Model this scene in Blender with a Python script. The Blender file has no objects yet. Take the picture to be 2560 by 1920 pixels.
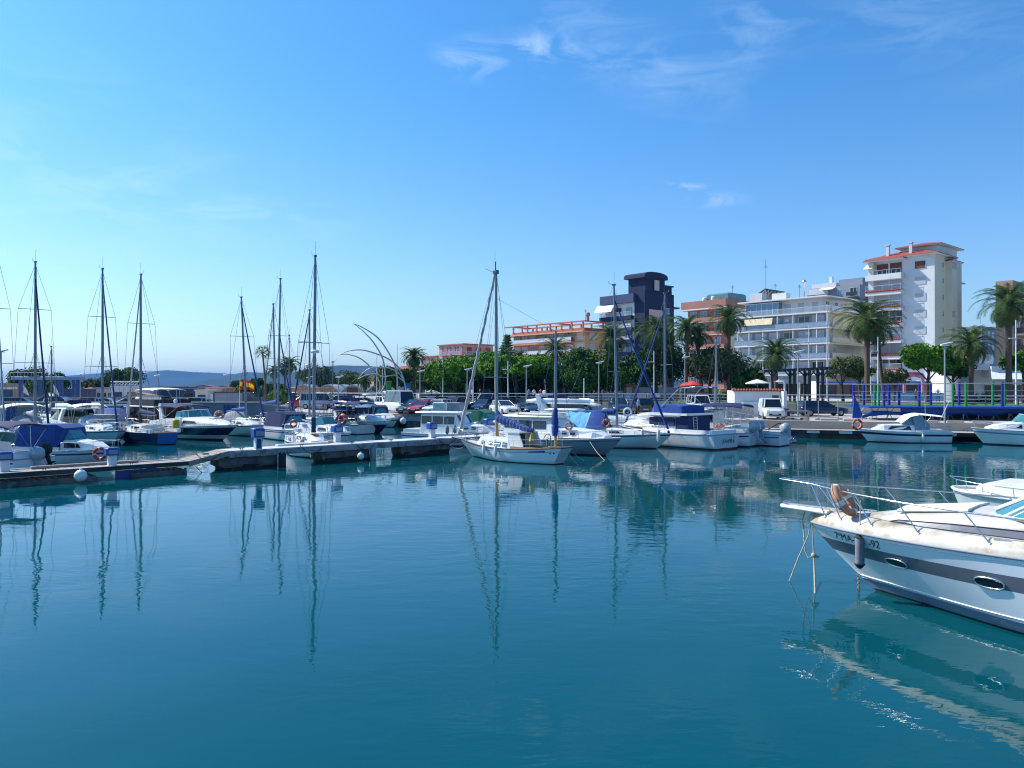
import bpy, math, random
from mathutils import Vector, Matrix
R = math.radians
C = bpy.context.scene.collection
scene = bpy.context.scene
# ------------------------------------------------------------- camera, sky, sun, exposure
F = 1923.0; HZ = 965.0; H = 4.2          # focal length in photo pixels, horizon row, eye height
cam_d = bpy.data.cameras.new('camera'); cam = bpy.data.objects.new('camera', cam_d); C.objects.link(cam)
cam_d.sensor_width = 36; cam_d.lens = F/2560*36; cam_d.clip_end = 60000; cam_d.clip_start = 0.1
cam.location = (0, 0, H); cam.rotation_euler = (R(90.149), 0, 0)
scene.camera = cam
scene.view_settings.view_transform = 'Standard'; scene.view_settings.look = 'None'
scene.view_settings.exposure = 0.36; scene.view_settings.gamma = 1
SUN_EL = R(45); SUN_AZ = (-0.91, 0.415)    # towards the sun, in plan
world = bpy.data.worlds.new("World"); scene.world = world; world.use_nodes = True
wn = world.node_tree; wn.nodes.clear()
def WN(t, **k):
    n = wn.nodes.new(t)
    for a, b in k.items(): setattr(n, a, b)
    return n
def wl(a, b): wn.links.new(a, b)
sky = WN('ShaderNodeTexSky', sky_type='NISHITA'); sky.sun_disc = False
sky.sun_elevation = SUN_EL; sky.sun_rotation = math.atan2(SUN_AZ[0], SUN_AZ[1])
sky.air_density = 1.0; sky.dust_density = 1.0; sky.ozone_density = 2.2
tint = WN('ShaderNodeMix', data_type='RGBA', blend_type='MULTIPLY'); tint.inputs[0].default_value = 1
tint.inputs[7].default_value = (0.50, 1.0, 1.32, 1)
tcs = WN('ShaderNodeTexCoord'); sx_ = WN('ShaderNodeSeparateXYZ'); wl(tcs.outputs['Generated'], sx_.inputs[0])
el = WN('ShaderNodeMapRange', interpolation_type='SMOOTHSTEP'); el.inputs[1].default_value = -.02; el.inputs[2].default_value = .42; wl(sx_.outputs[2], el.inputs[0])
tc2 = WN('ShaderNodeMix', data_type='RGBA'); tc2.inputs[6].default_value = (.84, 1.04, 1.28, 1); tc2.inputs[7].default_value = (.40, .94, 1.34, 1); wl(el.outputs[0], tc2.inputs[0]); wl(tc2.outputs[2], tint.inputs[7])
wl(sky.outputs[0], tint.inputs[6])
tc = WN('ShaderNodeTexCoord')
# wispy clouds: a few soft patches in the dome, broken up by stretched noise
mp = WN('ShaderNodeMapping'); mp.inputs['Scale'].default_value = (5, 5, 17); mp.inputs['Rotation'].default_value = (0, R(14), 0)
wl(tc.outputs['Generated'], mp.inputs['Vector'])
nz = WN('ShaderNodeTexNoise'); nz.inputs['Scale'].default_value = 1.6; nz.inputs['Detail'].default_value = 9
nz.inputs['Roughness'].default_value = .62; nz.inputs['Distortion'].default_value = 0.9
wl(mp.outputs[0], nz.inputs['Vector'])
cr = WN('ShaderNodeMapRange'); cr.inputs[1].default_value = .44; cr.inputs[2].default_value = .78
wl(nz.outputs[0], cr.inputs[0])
def skydir(px, py):
    return Vector(((px-1280)/F, 1, (HZ-py)/F)).normalized()
scene.cycles.filter_width = 1.15
acc = None
for (px, py, r0, w, zs) in [(1190, 145, .075, .5, 2.2), (1340, 125, .07, .5, 3.2), (1620, 165, .10, .18, 1.6), (1760, 210, .1, .12, 1.5), (1900, 60, .10, .2, 1.6), (2250, 25, .10, .18, 1.5), (2480, 90, .12, .10, 1.5),
                            (1690, 470, .05, .7, 4), (1780, 500, .06, .5, 4.5), (300, 500, .30, .12, 3.5), (650, 540, .2, .12, 5), (60, 330, .3, .10, 2), (1450, 90, .12, .25, 2)]:
    d = skydir(px, py)
    s = WN('ShaderNodeVectorMath', operation='SUBTRACT'); s.inputs[1].default_value = d; wl(tc.outputs['Generated'], s.inputs[0])
    m = WN('ShaderNodeVectorMath', operation='MULTIPLY'); m.inputs[1].default_value = (1, 1, zs); wl(s.outputs[0], m.inputs[0])
    ln = WN('ShaderNodeVectorMath', operation='LENGTH'); wl(m.outputs[0], ln.inputs[0])
    mr = WN('ShaderNodeMapRange', interpolation_type='SMOOTHSTEP'); mr.inputs[1].default_value = r0; mr.inputs[2].default_value = 0
    mr.inputs[3].default_value = 0; mr.inputs[4].default_value = w; wl(ln.outputs['Value'], mr.inputs[0])
    if acc is None: acc = mr.outputs[0]
    else:
        ad = WN('ShaderNodeMath', operation='ADD'); wl(acc, ad.inputs[0]); wl(mr.outputs[0], ad.inputs[1]); acc = ad.outputs[0]
cm = WN('ShaderNodeMath', operation='MULTIPLY', use_clamp=True); wl(acc, cm.inputs[0]); wl(cr.outputs[0], cm.inputs[1])
cl = WN('ShaderNodeMix', data_type='RGBA', blend_type='MIX'); cl.inputs[7].default_value = (7.2, 8.6, 9.6, 1)
wl(cm.outputs[0], cl.inputs[0]); wl(tint.outputs[2], cl.inputs[6])
bg = WN('ShaderNodeBackground'); bg.inputs[1].default_value = 0.116; wl(cl.outputs[2], bg.inputs[0])
wo = WN('ShaderNodeOutputWorld'); wl(bg.outputs[0], wo.inputs[0])
sd = bpy.data.lights.new('sun', 'SUN'); sd.energy = 4.9; sd.angle = R(.53); sd.color = (1, .955, .88)
sun = bpy.data.objects.new('sun', sd); C.objects.link(sun)
S = Vector((SUN_AZ[0]*math.cos(SUN_EL), SUN_AZ[1]*math.cos(SUN_EL), math.sin(SUN_EL)))
sun.rotation_euler = S.to_track_quat('Z', 'Y').to_euler(); sun.location = (0, 0, 60)

# ------------------------------------------------------------- helpers
def gp(px, py, z=0):
    Y = (H-z)*F/(py-HZ); return Vector(((px-1280)/F*Y, Y, z))
def wp(px, py, Y): return Vector(((px-1280)/F*Y, Y, H-(py-HZ)/F*Y))
def zat(py, Y): return H-(py-HZ)/F*Y
def xat(px, Y): return (px-1280)/F*Y
rnd = random.Random(7)
MATS = {}
def mat(name, col=(.5, .5, .5), rough=.6, metal=0, var=.12, scale=3, bump=0, bscale=20, dirt=None, spec=None, coat=0, trans=0, emit=0, alpha=1, stretch=None):
    if name in MATS: return MATS[name]
    m = bpy.data.materials.new(name); m.use_nodes = True; nt = m.node_tree; b = nt.nodes['Principled BSDF']
    b.inputs['Roughness'].default_value = rough; b.inputs['Metallic'].default_value = metal
    if coat: b.inputs['Coat Weight'].default_value = coat; b.inputs['Coat Roughness'].default_value = .05
    if trans: b.inputs['Transmission Weight'].default_value = trans
    if alpha < 1: b.inputs['Alpha'].default_value = alpha
    tc = nt.nodes.new('ShaderNodeTexCoord'); vec = tc.outputs['Object']
    if stretch:
        mp = nt.nodes.new('ShaderNodeMapping'); mp.inputs['Scale'].default_value = stretch; nt.links.new(vec, mp.inputs['Vector']); vec = mp.outputs[0]
    n = nt.nodes.new('ShaderNodeTexNoise'); n.inputs['Scale'].default_value = scale; n.inputs['Detail'].default_value = 5; nt.links.new(vec, n.inputs['Vector'])
    cr = nt.nodes.new('ShaderNodeValToRGB')
    lo = [max(0, c*(1-var)) for c in col]; hi = [min(1, c*(1+var)) for c in col]
    cr.color_ramp.elements[0].position = .3; cr.color_ramp.elements[1].position = .7
    cr.color_ramp.elements[0].color = (*lo, 1); cr.color_ramp.elements[1].color = (*hi, 1)
    nt.links.new(n.outputs[0], cr.inputs[0]); out = cr.outputs[0]
    if dirt:      # (colour, threshold, scale)
        n2 = nt.nodes.new('ShaderNodeTexNoise'); n2.inputs['Scale'].default_value = dirt[2]; n2.inputs['Detail'].default_value = 8; n2.inputs['Roughness'].default_value = .7
        nt.links.new(vec, n2.inputs['Vector'])
        mr = nt.nodes.new('ShaderNodeMapRange'); mr.inputs[1].default_value = dirt[1]; mr.inputs[2].default_value = dirt[1]+.15; nt.links.new(n2.outputs[0], mr.inputs[0])
        mx = nt.nodes.new('ShaderNodeMix'); mx.data_type = 'RGBA'; mx.inputs[7].default_value = (*dirt[0], 1)
        nt.links.new(mr.outputs[0], mx.inputs[0]); nt.links.new(out, mx.inputs[6]); out = mx.outputs[2]
    nt.links.new(out, b.inputs['Base Color'])
    if bump:
        n3 = nt.nodes.new('ShaderNodeTexNoise'); n3.inputs['Scale'].default_value = bscale; n3.inputs['Detail'].default_value = 4; nt.links.new(vec, n3.inputs['Vector'])
        bp = nt.nodes.new('ShaderNodeBump'); bp.inputs['Strength'].default_value = bump; bp.inputs['Distance'].default_value = .03
        nt.links.new(n3.outputs[0], bp.inputs['Height']); nt.links.new(bp.outputs[0], b.inputs['Normal'])
    MATS[name] = m; return m
def M_(n): return MATS[n]
mat('gelcoat', (.80, .80, .78), .28, var=.04, scale=1.5, coat=.3, dirt=((.62, .60, .55), .66, 2))
mat('gelcoat_grey', (.30, .34, .40), .3, var=.05, coat=.3)
mat('gelcoat_cream', (.72, .68, .58), .35, var=.07, dirt=((.45, .38, .25), .62, 1.5))
mat('gelcoat_old', (.60, .62, .63), .4, var=.08, dirt=((.36, .36, .34), .6, 2.2))
mat('gelcoat_pale_blue', (.46, .60, .68), .35, var=.06, dirt=((.35, .42, .44), .62, 2.5))
mat('navy_hull', (.012, .022, .075), .2, var=.15, coat=.6)
mat('slate_hull', (.022, .036, .085), .3, var=.12, coat=.3)
mat('blue_transom', (.06, .16, .45), .35, var=.1)
mat('green_trim', (.03, .16, .12), .5)
mat('antifoul_dark', (.02, .02, .03), .8, var=.3)
mat('antifoul_red', (.12, .02, .02), .8, var=.3)
mat('boot_blue', (.02, .05, .2), .4)
mat('stripe_black', (.02, .02, .025), .4)
mat('grey_stripe', (.13, .14, .18), .4, var=.1)
mat('canvas_blue', (.005, .048, .23), .8, var=.22, scale=5, bump=.4, bscale=9)
mat('canvas_navy', (.006, .018, .085), .85, var=.3, scale=5, bump=.4, bscale=8)
mat('canvas_light_blue', (.11, .36, .60), .8, var=.2, scale=4, bump=.4, bscale=9)
mat('canvas_white', (.74, .72, .66), .8, var=.1, scale=4, bump=.3, bscale=8)
mat('canvas_grey', (.28, .29, .33), .85, var=.18, scale=4, bump=.4, bscale=9)
mat('canvas_black', (.02, .02, .024), .85, var=.3)
mat('canvas_green', (.01, .13, .08), .8, var=.2)
mat('sail_grey', (.42, .42, .44), .8, var=.25, scale=6, stretch=(1, 1, 4), bump=.5, bscale=10)
mat('mast_alu', (.20, .23, .28), .38, .4, var=.08)
mat('mast_white', (.75, .75, .73), .4, var=.05)
mat('mast_dark', (.09, .10, .13), .4, .5)
mat('mast_paint', (.36, .36, .30), .5, var=.15, dirt=((.30, .17, .06), .55, 3))
mat('wood_mast', (.42, .22, .07), .5, var=.2)
mat('steel', (.62, .63, .65), .22, .9, var=.05)
mat('wire', (.16, .17, .19), .4, .7)
mat('glass_dark', (.012, .016, .022), .06, var=.2, coat=.5)
mat('glass_teal', (.06, .24, .25), .08, var=.15, coat=.6)
mat('glass_blue', (.10, .20, .30), .08, var=.2, coat=.5)
mat('teak', (.36, .22, .11), .7, var=.2, scale=6, stretch=(.3, 12, 1))
mat('dark_wood', (.10, .045, .025), .6, var=.3)
mat('rubber_black', (.018, .018, .02), .8, var=.2)
mat('rubber_grey', (.33, .33, .36), .7, var=.1)
mat('fender_white', (.72, .72, .72), .5, var=.08, dirt=((.35, .35, .33), .6, 6))
mat('fender_grey', (.22, .21, .24), .75, var=.18, dirt=((.10, .09, .09), .58, 9))
mat('fender_blue', (.02, .05, .22), .5)
mat('buoy_orange', (.75, .13, .04), .5, var=.12)
mat('buoy_red', (.55, .035, .03), .5, var=.12)
mat('buoy_faded', (.42, .17, .10), .6, var=.15, dirt=((.52, .42, .36), .6, 6))
mat('buoy_tape', (.75, .73, .70), .6)
mat('rope', (.48, .40, .28), .9, var=.25, scale=30)
mat('rope_dark', (.07, .06, .05), .9, var=.3)
mat('box_blue', (.005, .07, .33), .45, var=.12)
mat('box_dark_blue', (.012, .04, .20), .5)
mat('post_white', (.70, .71, .72), .6, var=.08, dirt=((.4, .38, .33), .62, 4))
mat('concrete_white', (.30, .32, .34), .85, var=.14, scale=1.4, dirt=((.13, .12, .11), .50, 1.6), bump=.5, bscale=12)
mat('concrete_deck', (.50, .51, .52), .85, var=.1, scale=1.2, dirt=((.42, .41, .40), .58, 1.2), bump=.3, bscale=20)
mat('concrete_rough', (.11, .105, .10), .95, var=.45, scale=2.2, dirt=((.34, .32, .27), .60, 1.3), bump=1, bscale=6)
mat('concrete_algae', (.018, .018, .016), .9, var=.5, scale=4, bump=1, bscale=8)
mat('concrete_grey', (.20, .215, .24), .9, var=.14, scale=.8, dirt=((.12, .13, .15), .56, .8), bump=.3)
mat('concrete_pale', (.44, .37, .30), .9, var=.12, scale=.7, dirt=((.30, .28, .25), .55, .9), bump=.4)
mat('deck_boards', (.30, .25, .22), .8, var=.2, scale=3, stretch=(9, .5, 1), bump=.4)
mat('beam_dark', (.045, .04, .04), .85, var=.3)
mat('tarmac', (.11, .11, .115), .92, var=.2, scale=.6, bump=.2)
mat('quay_floor', (.40, .37, .34), .92, var=.12, scale=.35, dirt=((.27, .25, .235), .54, .5), bump=.3)
mat('paving', (.42, .40, .37), .9, var=.1, scale=.5)
mat('line_white', (.75, .75, .73), .7)
mat('grass', (.06, .15, .025), .95, var=.4, scale=2, bump=.5)
mat('earth', (.28, .19, .12), .95, var=.25, scale=.5)
mat('land', (.16, .17, .12), .95, var=.3, scale=.02)
mat('hill_near', (.010, .030, .022), 1, var=.4, scale=.004)
mat('hill_far', (.015, .035, .035), 1, var=.3, scale=.002)
mat('stucco_white', (.65, .65, .65), .85, var=.04, scale=.4, dirt=((.46, .46, .46), .58, .35))
mat('stucco_cream', (.66, .60, .46), .85, var=.05, scale=.4)
mat('stucco_grey', (.27, .29, .34), .85, var=.06)
mat('stucco_orange', (.50, .22, .13), .85, var=.07, scale=.4)
mat('stucco_peach', (.58, .36, .20), .85, var=.06, scale=.4)
mat('stucco_red', (.46, .13, .09), .85, var=.1)
mat('stucco_salmon', (.36, .16, .12), .85, var=.08, scale=.4)
mat('stucco_beige', (.52, .45, .40), .85, var=.05)
mat('stucco_brown', (.34, .25, .18), .85, var=.1)
mat('stucco_pink', (.50, .36, .35), .85, var=.06)
mat('navy_wall', (.010, .020, .060), .9, var=.12)
mat('navy_band', (.025, .055, .13), .7, var=.1)
mat('roof_tile', (.27, .06, .035), .85, var=.3, scale=6, bump=.8, bscale=14)
mat('roof_grey', (.36, .38, .39), .8, var=.2, stretch=(6, 1, 1))
mat('frame_white', (.60, .62, .66), .5)
mat('shutter_white', (.42, .45, .50), .7, var=.06, scale=2, stretch=(1, 1, 30))
mat('shutter_brown', (.13, .045, .03), .7, var=.2, scale=3, stretch=(1, 1, 20))
mat('shutter_red', (.34, .045, .035), .7, var=.15)
mat('rail_white', (.52, .55, .60), .5)
mat('panel_glass', (.22, .29, .38), .2, var=.06)
mat('green_glass', (.12, .22, .21), .2, var=.2)
mat('solar', (.012, .014, .022), .25, var=.2)
mat('awning_cream', (.68, .56, .36), .8)
mat('awning_white', (.82, .82, .82), .8)
mat('umbrella_red', (.7, .04, .02), .8)
mat('pole_grey', (.36, .38, .40), .5, .4)
mat('pole_white', (.72, .72, .73), .5)
mat('lamp_glass', (.85, .86, .85), .3)
mat('rail_steel', (.55, .56, .58), .35, .7)
mat('rail_brown', (.09, .06, .05), .7)
mat('bark', (.09, .065, .045), .95, var=.35, scale=6, bump=1, bscale=10)
mat('palm_trunk', (.13, .09, .06), .95, var=.4, scale=3, stretch=(1, 1, 4), bump=1, bscale=8)
mat('pad_blue', (.008, .014, .26), .5, var=.1)
mat('pad_green', (.01, .26, .06), .5, var=.1)
mat('tramp_blue', (.006, .06, .32), .5, var=.15, scale=2, bump=.3)
mat('net_black', (.03, .03, .035), .8)
mat('plate_white', (.7, .7, .68), .5)
mat('plate_yellow', (.7, .5, .05), .5)
mat('tyre', (.015, .015, .016), .85)
mat('rim', (.42, .43, .45), .3, .8)
mat('headlight', (.6, .63, .66), .1, var=.05, coat=.6)
mat('taillight', (.35, .01, .01), .2)
mat('skin', (.50, .30, .21), .6, var=.05)
mat('hair', (.03, .02, .015), .8)
mat('sign_blue', (.02, .12, .42), .5)
mat('sign_pink', (.42, .15, .27), .6, var=.3, scale=2)
mat('sign_green', (.02, .25, .04), .5)
mat('letter_black', (.02, .022, .03), .5)
mat('motor_grey', (.34, .40, .46), .3, var=.08, coat=.4)
mat('crane_blue', (.02, .07, .22), .5, var=.15)
mat('crane_pale', (.16, .27, .42), .5, var=.12)
mat('yellow', (.62, .42, .02), .6)
mat('brick_white', (.5, .5, .5), .9, var=.12, scale=3)
mat('block_grey', (.32, .32, .33), .9, var=.15, scale=4)
mat('rust_fruit', (.42, .16, .03), .9, var=.3, scale=6)
mat('paper', (.7, .69, .66), .7)
for nm, c in dict(car_white=(.78, .78, .78), car_silver=(.48, .50, .53), car_black=(.012, .013, .016), car_navy=(.012, .028, .075), car_red=(.45, .015, .03),
                  car_plum=(.09, .03, .07), car_green=(.02, .06, .06), car_blue=(.03, .08, .2), car_brown=(.05, .035, .03)).items():
    mat(nm, c, .22, .1, var=.04, coat=.7)
def leafmat(name, a, b, scale, tr_=.12):
    m = bpy.data.materials.new(name); m.use_nodes = True; nt = m.node_tree; p = nt.nodes['Principled BSDF']; p.inputs['Roughness'].default_value = .85; p.inputs['Specular IOR Level'].default_value = .15
    tc = nt.nodes.new('ShaderNodeTexCoord'); n = nt.nodes.new('ShaderNodeTexNoise'); n.inputs['Scale'].default_value = scale; n.inputs['Detail'].default_value = 3
    nt.links.new(tc.outputs['Object'], n.inputs['Vector'])
    cr = nt.nodes.new('ShaderNodeValToRGB'); cr.color_ramp.elements[0].position = .35; cr.color_ramp.elements[1].position = .66
    cr.color_ramp.elements[0].color = (*a, 1); cr.color_ramp.elements[1].color = (*b, 1)
    nt.links.new(n.outputs[0], cr.inputs[0]); nt.links.new(cr.outputs[0], p.inputs['Base Color'])
    tr = nt.nodes.new('ShaderNodeBsdfTranslucent'); nt.links.new(cr.outputs[0], tr.inputs[0])
    mx = nt.nodes.new('ShaderNodeMixShader'); mx.inputs[0].default_value = tr_
    nt.links.new(p.outputs[0], mx.inputs[1]); nt.links.new(tr.outputs[0], mx.inputs[2]); nt.links.new(mx.outputs[0], nt.nodes['Material Output'].inputs[0])
    MATS[name] = m
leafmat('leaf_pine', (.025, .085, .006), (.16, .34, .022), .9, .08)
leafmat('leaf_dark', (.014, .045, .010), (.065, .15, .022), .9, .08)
leafmat('leaf_olive', (.05, .08, .03), (.12, .15, .05), .9)
leafmat('leaf_palm', (.035, .075, .022), (.11, .17, .045), .7)
leafmat('leaf_palm_dry', (.16, .13, .06), (.26, .20, .09), .9)
leafmat('flag_red', (.55, .015, .012), (.6, .02, .015), 1, .15); leafmat('flag_yellow', (.85, .60, .0), (.9, .66, .01), 1, .22)
leafmat('leaf_far', (.03, .06, .025), (.07, .11, .035), .5)

class MB:
    def __init__(s): s.v = []; s.f = []; s.m = []; s.s = []
    def add(s, vs, fs, mi=0, sm=False, M=None):
        o = len(s.v)
        s.v += [tuple(M @ Vector(v)) if M is not None else tuple(v) for v in vs]
        for f in fs: s.f.append([i+o for i in f]); s.m.append(mi); s.s.append(sm)
        return s
    def bx(s, x0, x1, y0, y1, z0, z1, mi=0, M=None, ch=0):
        if ch: return s.cbx(x0, x1, y0, y1, z0, z1, ch, mi, M)
        v = [(x0, y0, z0), (x1, y0, z0), (x1, y1, z0), (x0, y1, z0), (x0, y0, z1), (x1, y0, z1), (x1, y1, z1), (x0, y1, z1)]
        return s.add(v, [(0, 3, 2, 1), (4, 5, 6, 7), (0, 1, 5, 4), (1, 2, 6, 5), (2, 3, 7, 6), (3, 0, 4, 7)], mi, False, M)
    def cbx(s, x0, x1, y0, y1, z0, z1, c, mi=0, M=None):    # box with chamfered corners and top
        def ring(i, z): return [(x0+i+c, y0+i, z), (x1-i-c, y0+i, z), (x1-i, y0+i+c, z), (x1-i, y1-i-c, z), (x1-i-c, y1-i, z), (x0+i+c, y1-i, z), (x0+i, y1-i-c, z), (x0+i, y0+i+c, z)]
        return s.loft([ring(0, z0), ring(0, z1-c), ring(c, z1)], True, True, True, mi, False, M)
    def loft(s, rings, closed=True, c0=True, c1=True, mi=0, sm=True, M=None):
        n = len(rings[0]); vs = [v for r in rings for v in r]; fs = []
        for i in range(len(rings)-1):
            for j in range(n if closed else n-1):
                a = i*n+j; b = i*n+(j+1) % n; fs.append((a, b, b+n, a+n))
        s.add(vs, fs, mi, sm, M)
        if c0: s.add(rings[0], [tuple(range(n))[::-1]], mi, False, M)
        if c1: s.add(rings[-1], [tuple(range(n))], mi, False, M)
        return s
    def tube(s, pts, r, n=6, mi=0, cap=True, sm=True, M=None, ecc=1):
        pts = [Vector(p) for p in pts]; k = len(pts); rings = []
        if not isinstance(r, (list, tuple)): r = [r]*k
        up = None
        for i in range(k):
            t = (pts[min(i+1, k-1)]-pts[max(i-1, 0)])
            if t.length < 1e-9: t = Vector((0, 0, 1))
            t.normalize()
            if up is None:
                up = Vector((0, 0, 1)) if abs(t.z) < .9 else Vector((1, 0, 0))
            a = (up - t*up.dot(t)).normalized(); b = t.cross(a); up = a
            rings.append([tuple(pts[i]+a*math.cos(2*math.pi*j/n)*r[i]+b*math.sin(2*math.pi*j/n)*r[i]*ecc) for j in range(n)])
        return s.loft(rings, True, cap, cap, mi, sm, M)
    def prism(s, poly, z0, z1, mi=0, M=None, sm=False):
        return s.loft([[(x, y, z0) for x, y in poly], [(x, y, z1) for x, y in poly]], True, True, True, mi, sm, M)
    def side(s, poly, y0, y1, mi=0, M=None):      # outline in x,z extruded along y
        return s.loft([[(x, y0, z) for x, z in poly], [(x, y1, z) for x, z in poly]], True, True, True, mi, False, M)
    def lathe(s, prof, n=12, mi=0, M=None, c=(0, 0, 0), sm=True):
        return s.loft([[(c[0]+r*math.cos(2*math.pi*j/n), c[1]+r*math.sin(2*math.pi*j/n), c[2]+z) for j in range(n)] for r, z in prof], True, prof[0][0] > 1e-4, prof[-1][0] > 1e-4, mi, sm, M)
    def torus(s, Rr, r, M=None, mi=0, n=28, k=8, mfun=None):
        vs = []; 
        for i in range(n):
            a = 2*math.pi*i/n
            for j in range(k):
                b = 2*math.pi*j/k; vs.append(((Rr+r*math.cos(b))*math.cos(a), (Rr+r*math.cos(b))*math.sin(a), r*math.sin(b)))
        for i in range(n):
            fs = [(i*k+j, ((i+1) % n)*k+j, ((i+1) % n)*k+(j+1) % k, i*k+(j+1) % k) for j in range(k)]
            o = len(s.v)
            if i == 0: base = o; s.v += [tuple(M @ Vector(v)) if M is not None else v for v in vs]
            for f in fs: s.f.append([q+base for q in f]); s.m.append(mfun(i) if mfun else mi); s.s.append(True)
        return s
    def ball(s, c, r, mi=0, n=10, k=7, M=None):
        if not isinstance(r, (tuple, list)): r = (r, r, r)
        return s.loft([[(c[0]+r[0]*math.sin(math.pi*max(.001, min(.999, i/k)))*math.cos(2*math.pi*j/n), c[1]+r[1]*math.sin(math.pi*max(.001, min(.999, i/k)))*math.sin(2*math.pi*j/n), c[2]-r[2]*math.cos(math.pi*i/k)) for j in range(n)] for i in range(k+1)], True, False, False, mi, True, M)
    def build(s, name, mats, parent=None):
        me = bpy.data.meshes.new(name); me.from_pydata(s.v, [], s.f)
        if isinstance(mats, str): mats = [mats]
        for m in mats: me.materials.append(MATS[m])
        me.polygons.foreach_set('material_index', s.m); me.polygons.foreach_set('use_smooth', s.s); me.update()
        o = bpy.data.objects.new(name, me); C.objects.link(o)
        if parent is not None: o.parent = parent
        return o
def tag(o, label=None, cat=None, group=None, kind=None):
    if label: o['label'] = label
    if cat: o['category'] = cat
    if group: o['group'] = group
    if kind: o['kind'] = kind
    return o
def thing(name, label, cat, loc=(0, 0, 0), rz=0, group=None):
    o = bpy.data.objects.new(name, None); C.objects.link(o); o.empty_display_size = .3
    o.location = loc; o.rotation_euler = (0, 0, rz); return tag(o, label, cat, group)
def one(mb, name, mats, label, cat, loc=(0, 0, 0), rz=0, group=None):
    o = mb.build(name, mats); o.location = loc; o.rotation_euler = (0, 0, rz); return tag(o, label, cat, group)
def struct(mb, name, mats): return tag(mb.build(name, mats), None, kind='structure')
def dup(o, parent=None, label=None):
    c = o.copy(); C.objects.link(c)
    if parent is not None: c.parent = parent
    if label: c['label'] = label
    for ch in list(o.children): dup(ch, c)
    return c
def T3(x, y, z): return Matrix.Translation((x, y, z))
def RX(a): return Matrix.Rotation(a, 4, 'X')
def RY(a): return Matrix.Rotation(a, 4, 'Y')
def RZ(a): return Matrix.Rotation(a, 4, 'Z')
def text_mesh(body, size):
    cu = bpy.data.curves.new('t', 'FONT'); cu.body = body; cu.size = size; cu.align_x = 'LEFT'
    o = bpy.data.objects.new('t', cu); C.objects.link(o); bpy.context.view_layer.update()
    me = bpy.data.meshes.new_from_object(o); vs = [tuple(v.co) for v in me.vertices]; fs = [tuple(p.vertices) for p in me.polygons]
    bpy.data.objects.remove(o); return vs, fs
def poly_off(pts, off):  # offset polyline sideways
    return pts
VDIR = Vector((.678, -.735)); UDIR = Vector((.735, .678))
YAW_IN = math.atan2(-.735, .678)     # bow towards the camera side, lying at the pier
YAW_OUT = YAW_IN+math.pi
# ============================================================= water, land, hills
def water_mat():
    m = bpy.data.materials.new('harbour_water'); m.use_nodes = True; nt = m.node_tree; b = nt.nodes['Principled BSDF']
    b.inputs['Roughness'].default_value = .015; b.inputs['IOR'].default_value = 1.34; b.inputs['Specular Tint'].default_value = (.35, .85, 1, 1)
    def N(t, **k):
        n = nt.nodes.new(t)
        for a, c in k.items(): setattr(n, a, c)
        return n
    L = nt.links.new
    tc = N('ShaderNodeTexCoord')
    n0 = N('ShaderNodeTexNoise'); n0.inputs['Scale'].default_value = .05; n0.inputs['Detail'].default_value = 3; L(tc.outputs['Object'], n0.inputs['Vector'])
    cr = N('ShaderNodeValToRGB'); cr.color_ramp.elements[0].position = .3; cr.color_ramp.elements[1].position = .7
    cr.color_ramp.elements[0].color = (.0, .056, .072, 1); cr.color_ramp.elements[1].color = (.0, .070, .084, 1)
    L(n0.outputs[0], cr.inputs[0]); L(cr.outputs[0], b.inputs['Base Color'])
    def noise(sc, det, rot=0, st=(1, 1, 1)):
        mp = N('ShaderNodeMapping'); mp.inputs['Rotation'].default_value = (0, 0, rot); mp.inputs['Scale'].default_value = st; L(tc.outputs['Object'], mp.inputs['Vector'])
        n = N('ShaderNodeTexNoise'); n.inputs['Scale'].default_value = sc; n.inputs['Detail'].default_value = det; n.inputs['Distortion'].default_value = .4; L(mp.outputs[0], n.inputs['Vector']); return n.outputs[0]
    def mul(a, k):
        q = N('ShaderNodeMath', operation='MULTIPLY'); L(a, q.inputs[0])
        if isinstance(k, float): q.inputs[1].default_value = k
        else: L(k, q.inputs[1])
        return q.outputs[0]
    def add(a, c):
        q = N('ShaderNodeMath', operation='ADD'); L(a, q.inputs[0]); L(c, q.inputs[1]); return q.outputs[0]
    mask = N('ShaderNodeMapRange'); mask.inputs[1].default_value = .42; mask.inputs[2].default_value = .62; mask.inputs[3].default_value = .22; mask.inputs[4].default_value = 1.15
    L(noise(.07, 2), mask.inputs[0])
    h = mul(noise(.28, 1.5, .5, (1, .7, 1)), .022)
    h = add(h, mul(mul(noise(1.5, 2.0, .3, (.7, 1.3, 1)), .0095), mask.outputs[0]))
    h = add(h, mul(mul(noise(4.5, 2.0, -.2, (.6, 1.4, 1)), .0030), mask.outputs[0]))
    bp = N('ShaderNodeBump'); bp.inputs['Strength'].default_value = 1; bp.inputs['Distance'].default_value = 1.0
    L(h, bp.inputs['Height']); L(bp.outputs[0], b.inputs['Normal'])
    MATS['harbour_water'] = m
water_mat()
w = MB(); w.add([(-500, -250, 0), (500, -250, 0), (500, 130, 0), (-500, 130, 0)], [(0, 1, 2, 3)]); struct(w, 'water', 'harbour_water')
ZQ = 1.3; ZP = 2.2
qedge = [(-12, 80.1), (12, 69.0), (23.7, 63.6), (36, 59.4), (140, 30)]
q = MB()
q.prism([(-400, 86.5), (-26, 86.5)] + qedge + [(140, 300), (-400, 300)], -2, ZQ, 0); struct(q, 'quay_ground', 'quay_floor')
g = MB(); g.add([(-30000, 250, 1.28), (30000, 250, 1.28), (30000, 40000, 1.28), (-30000, 40000, 1.28)], [(0, 1, 2, 3)]); struct(g, 'ground', 'land')
p = MB(); pedge = [(-45, 118), (-20, 101), (11, 95), (31, 83), (46, 75), (140, 46)]
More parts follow.
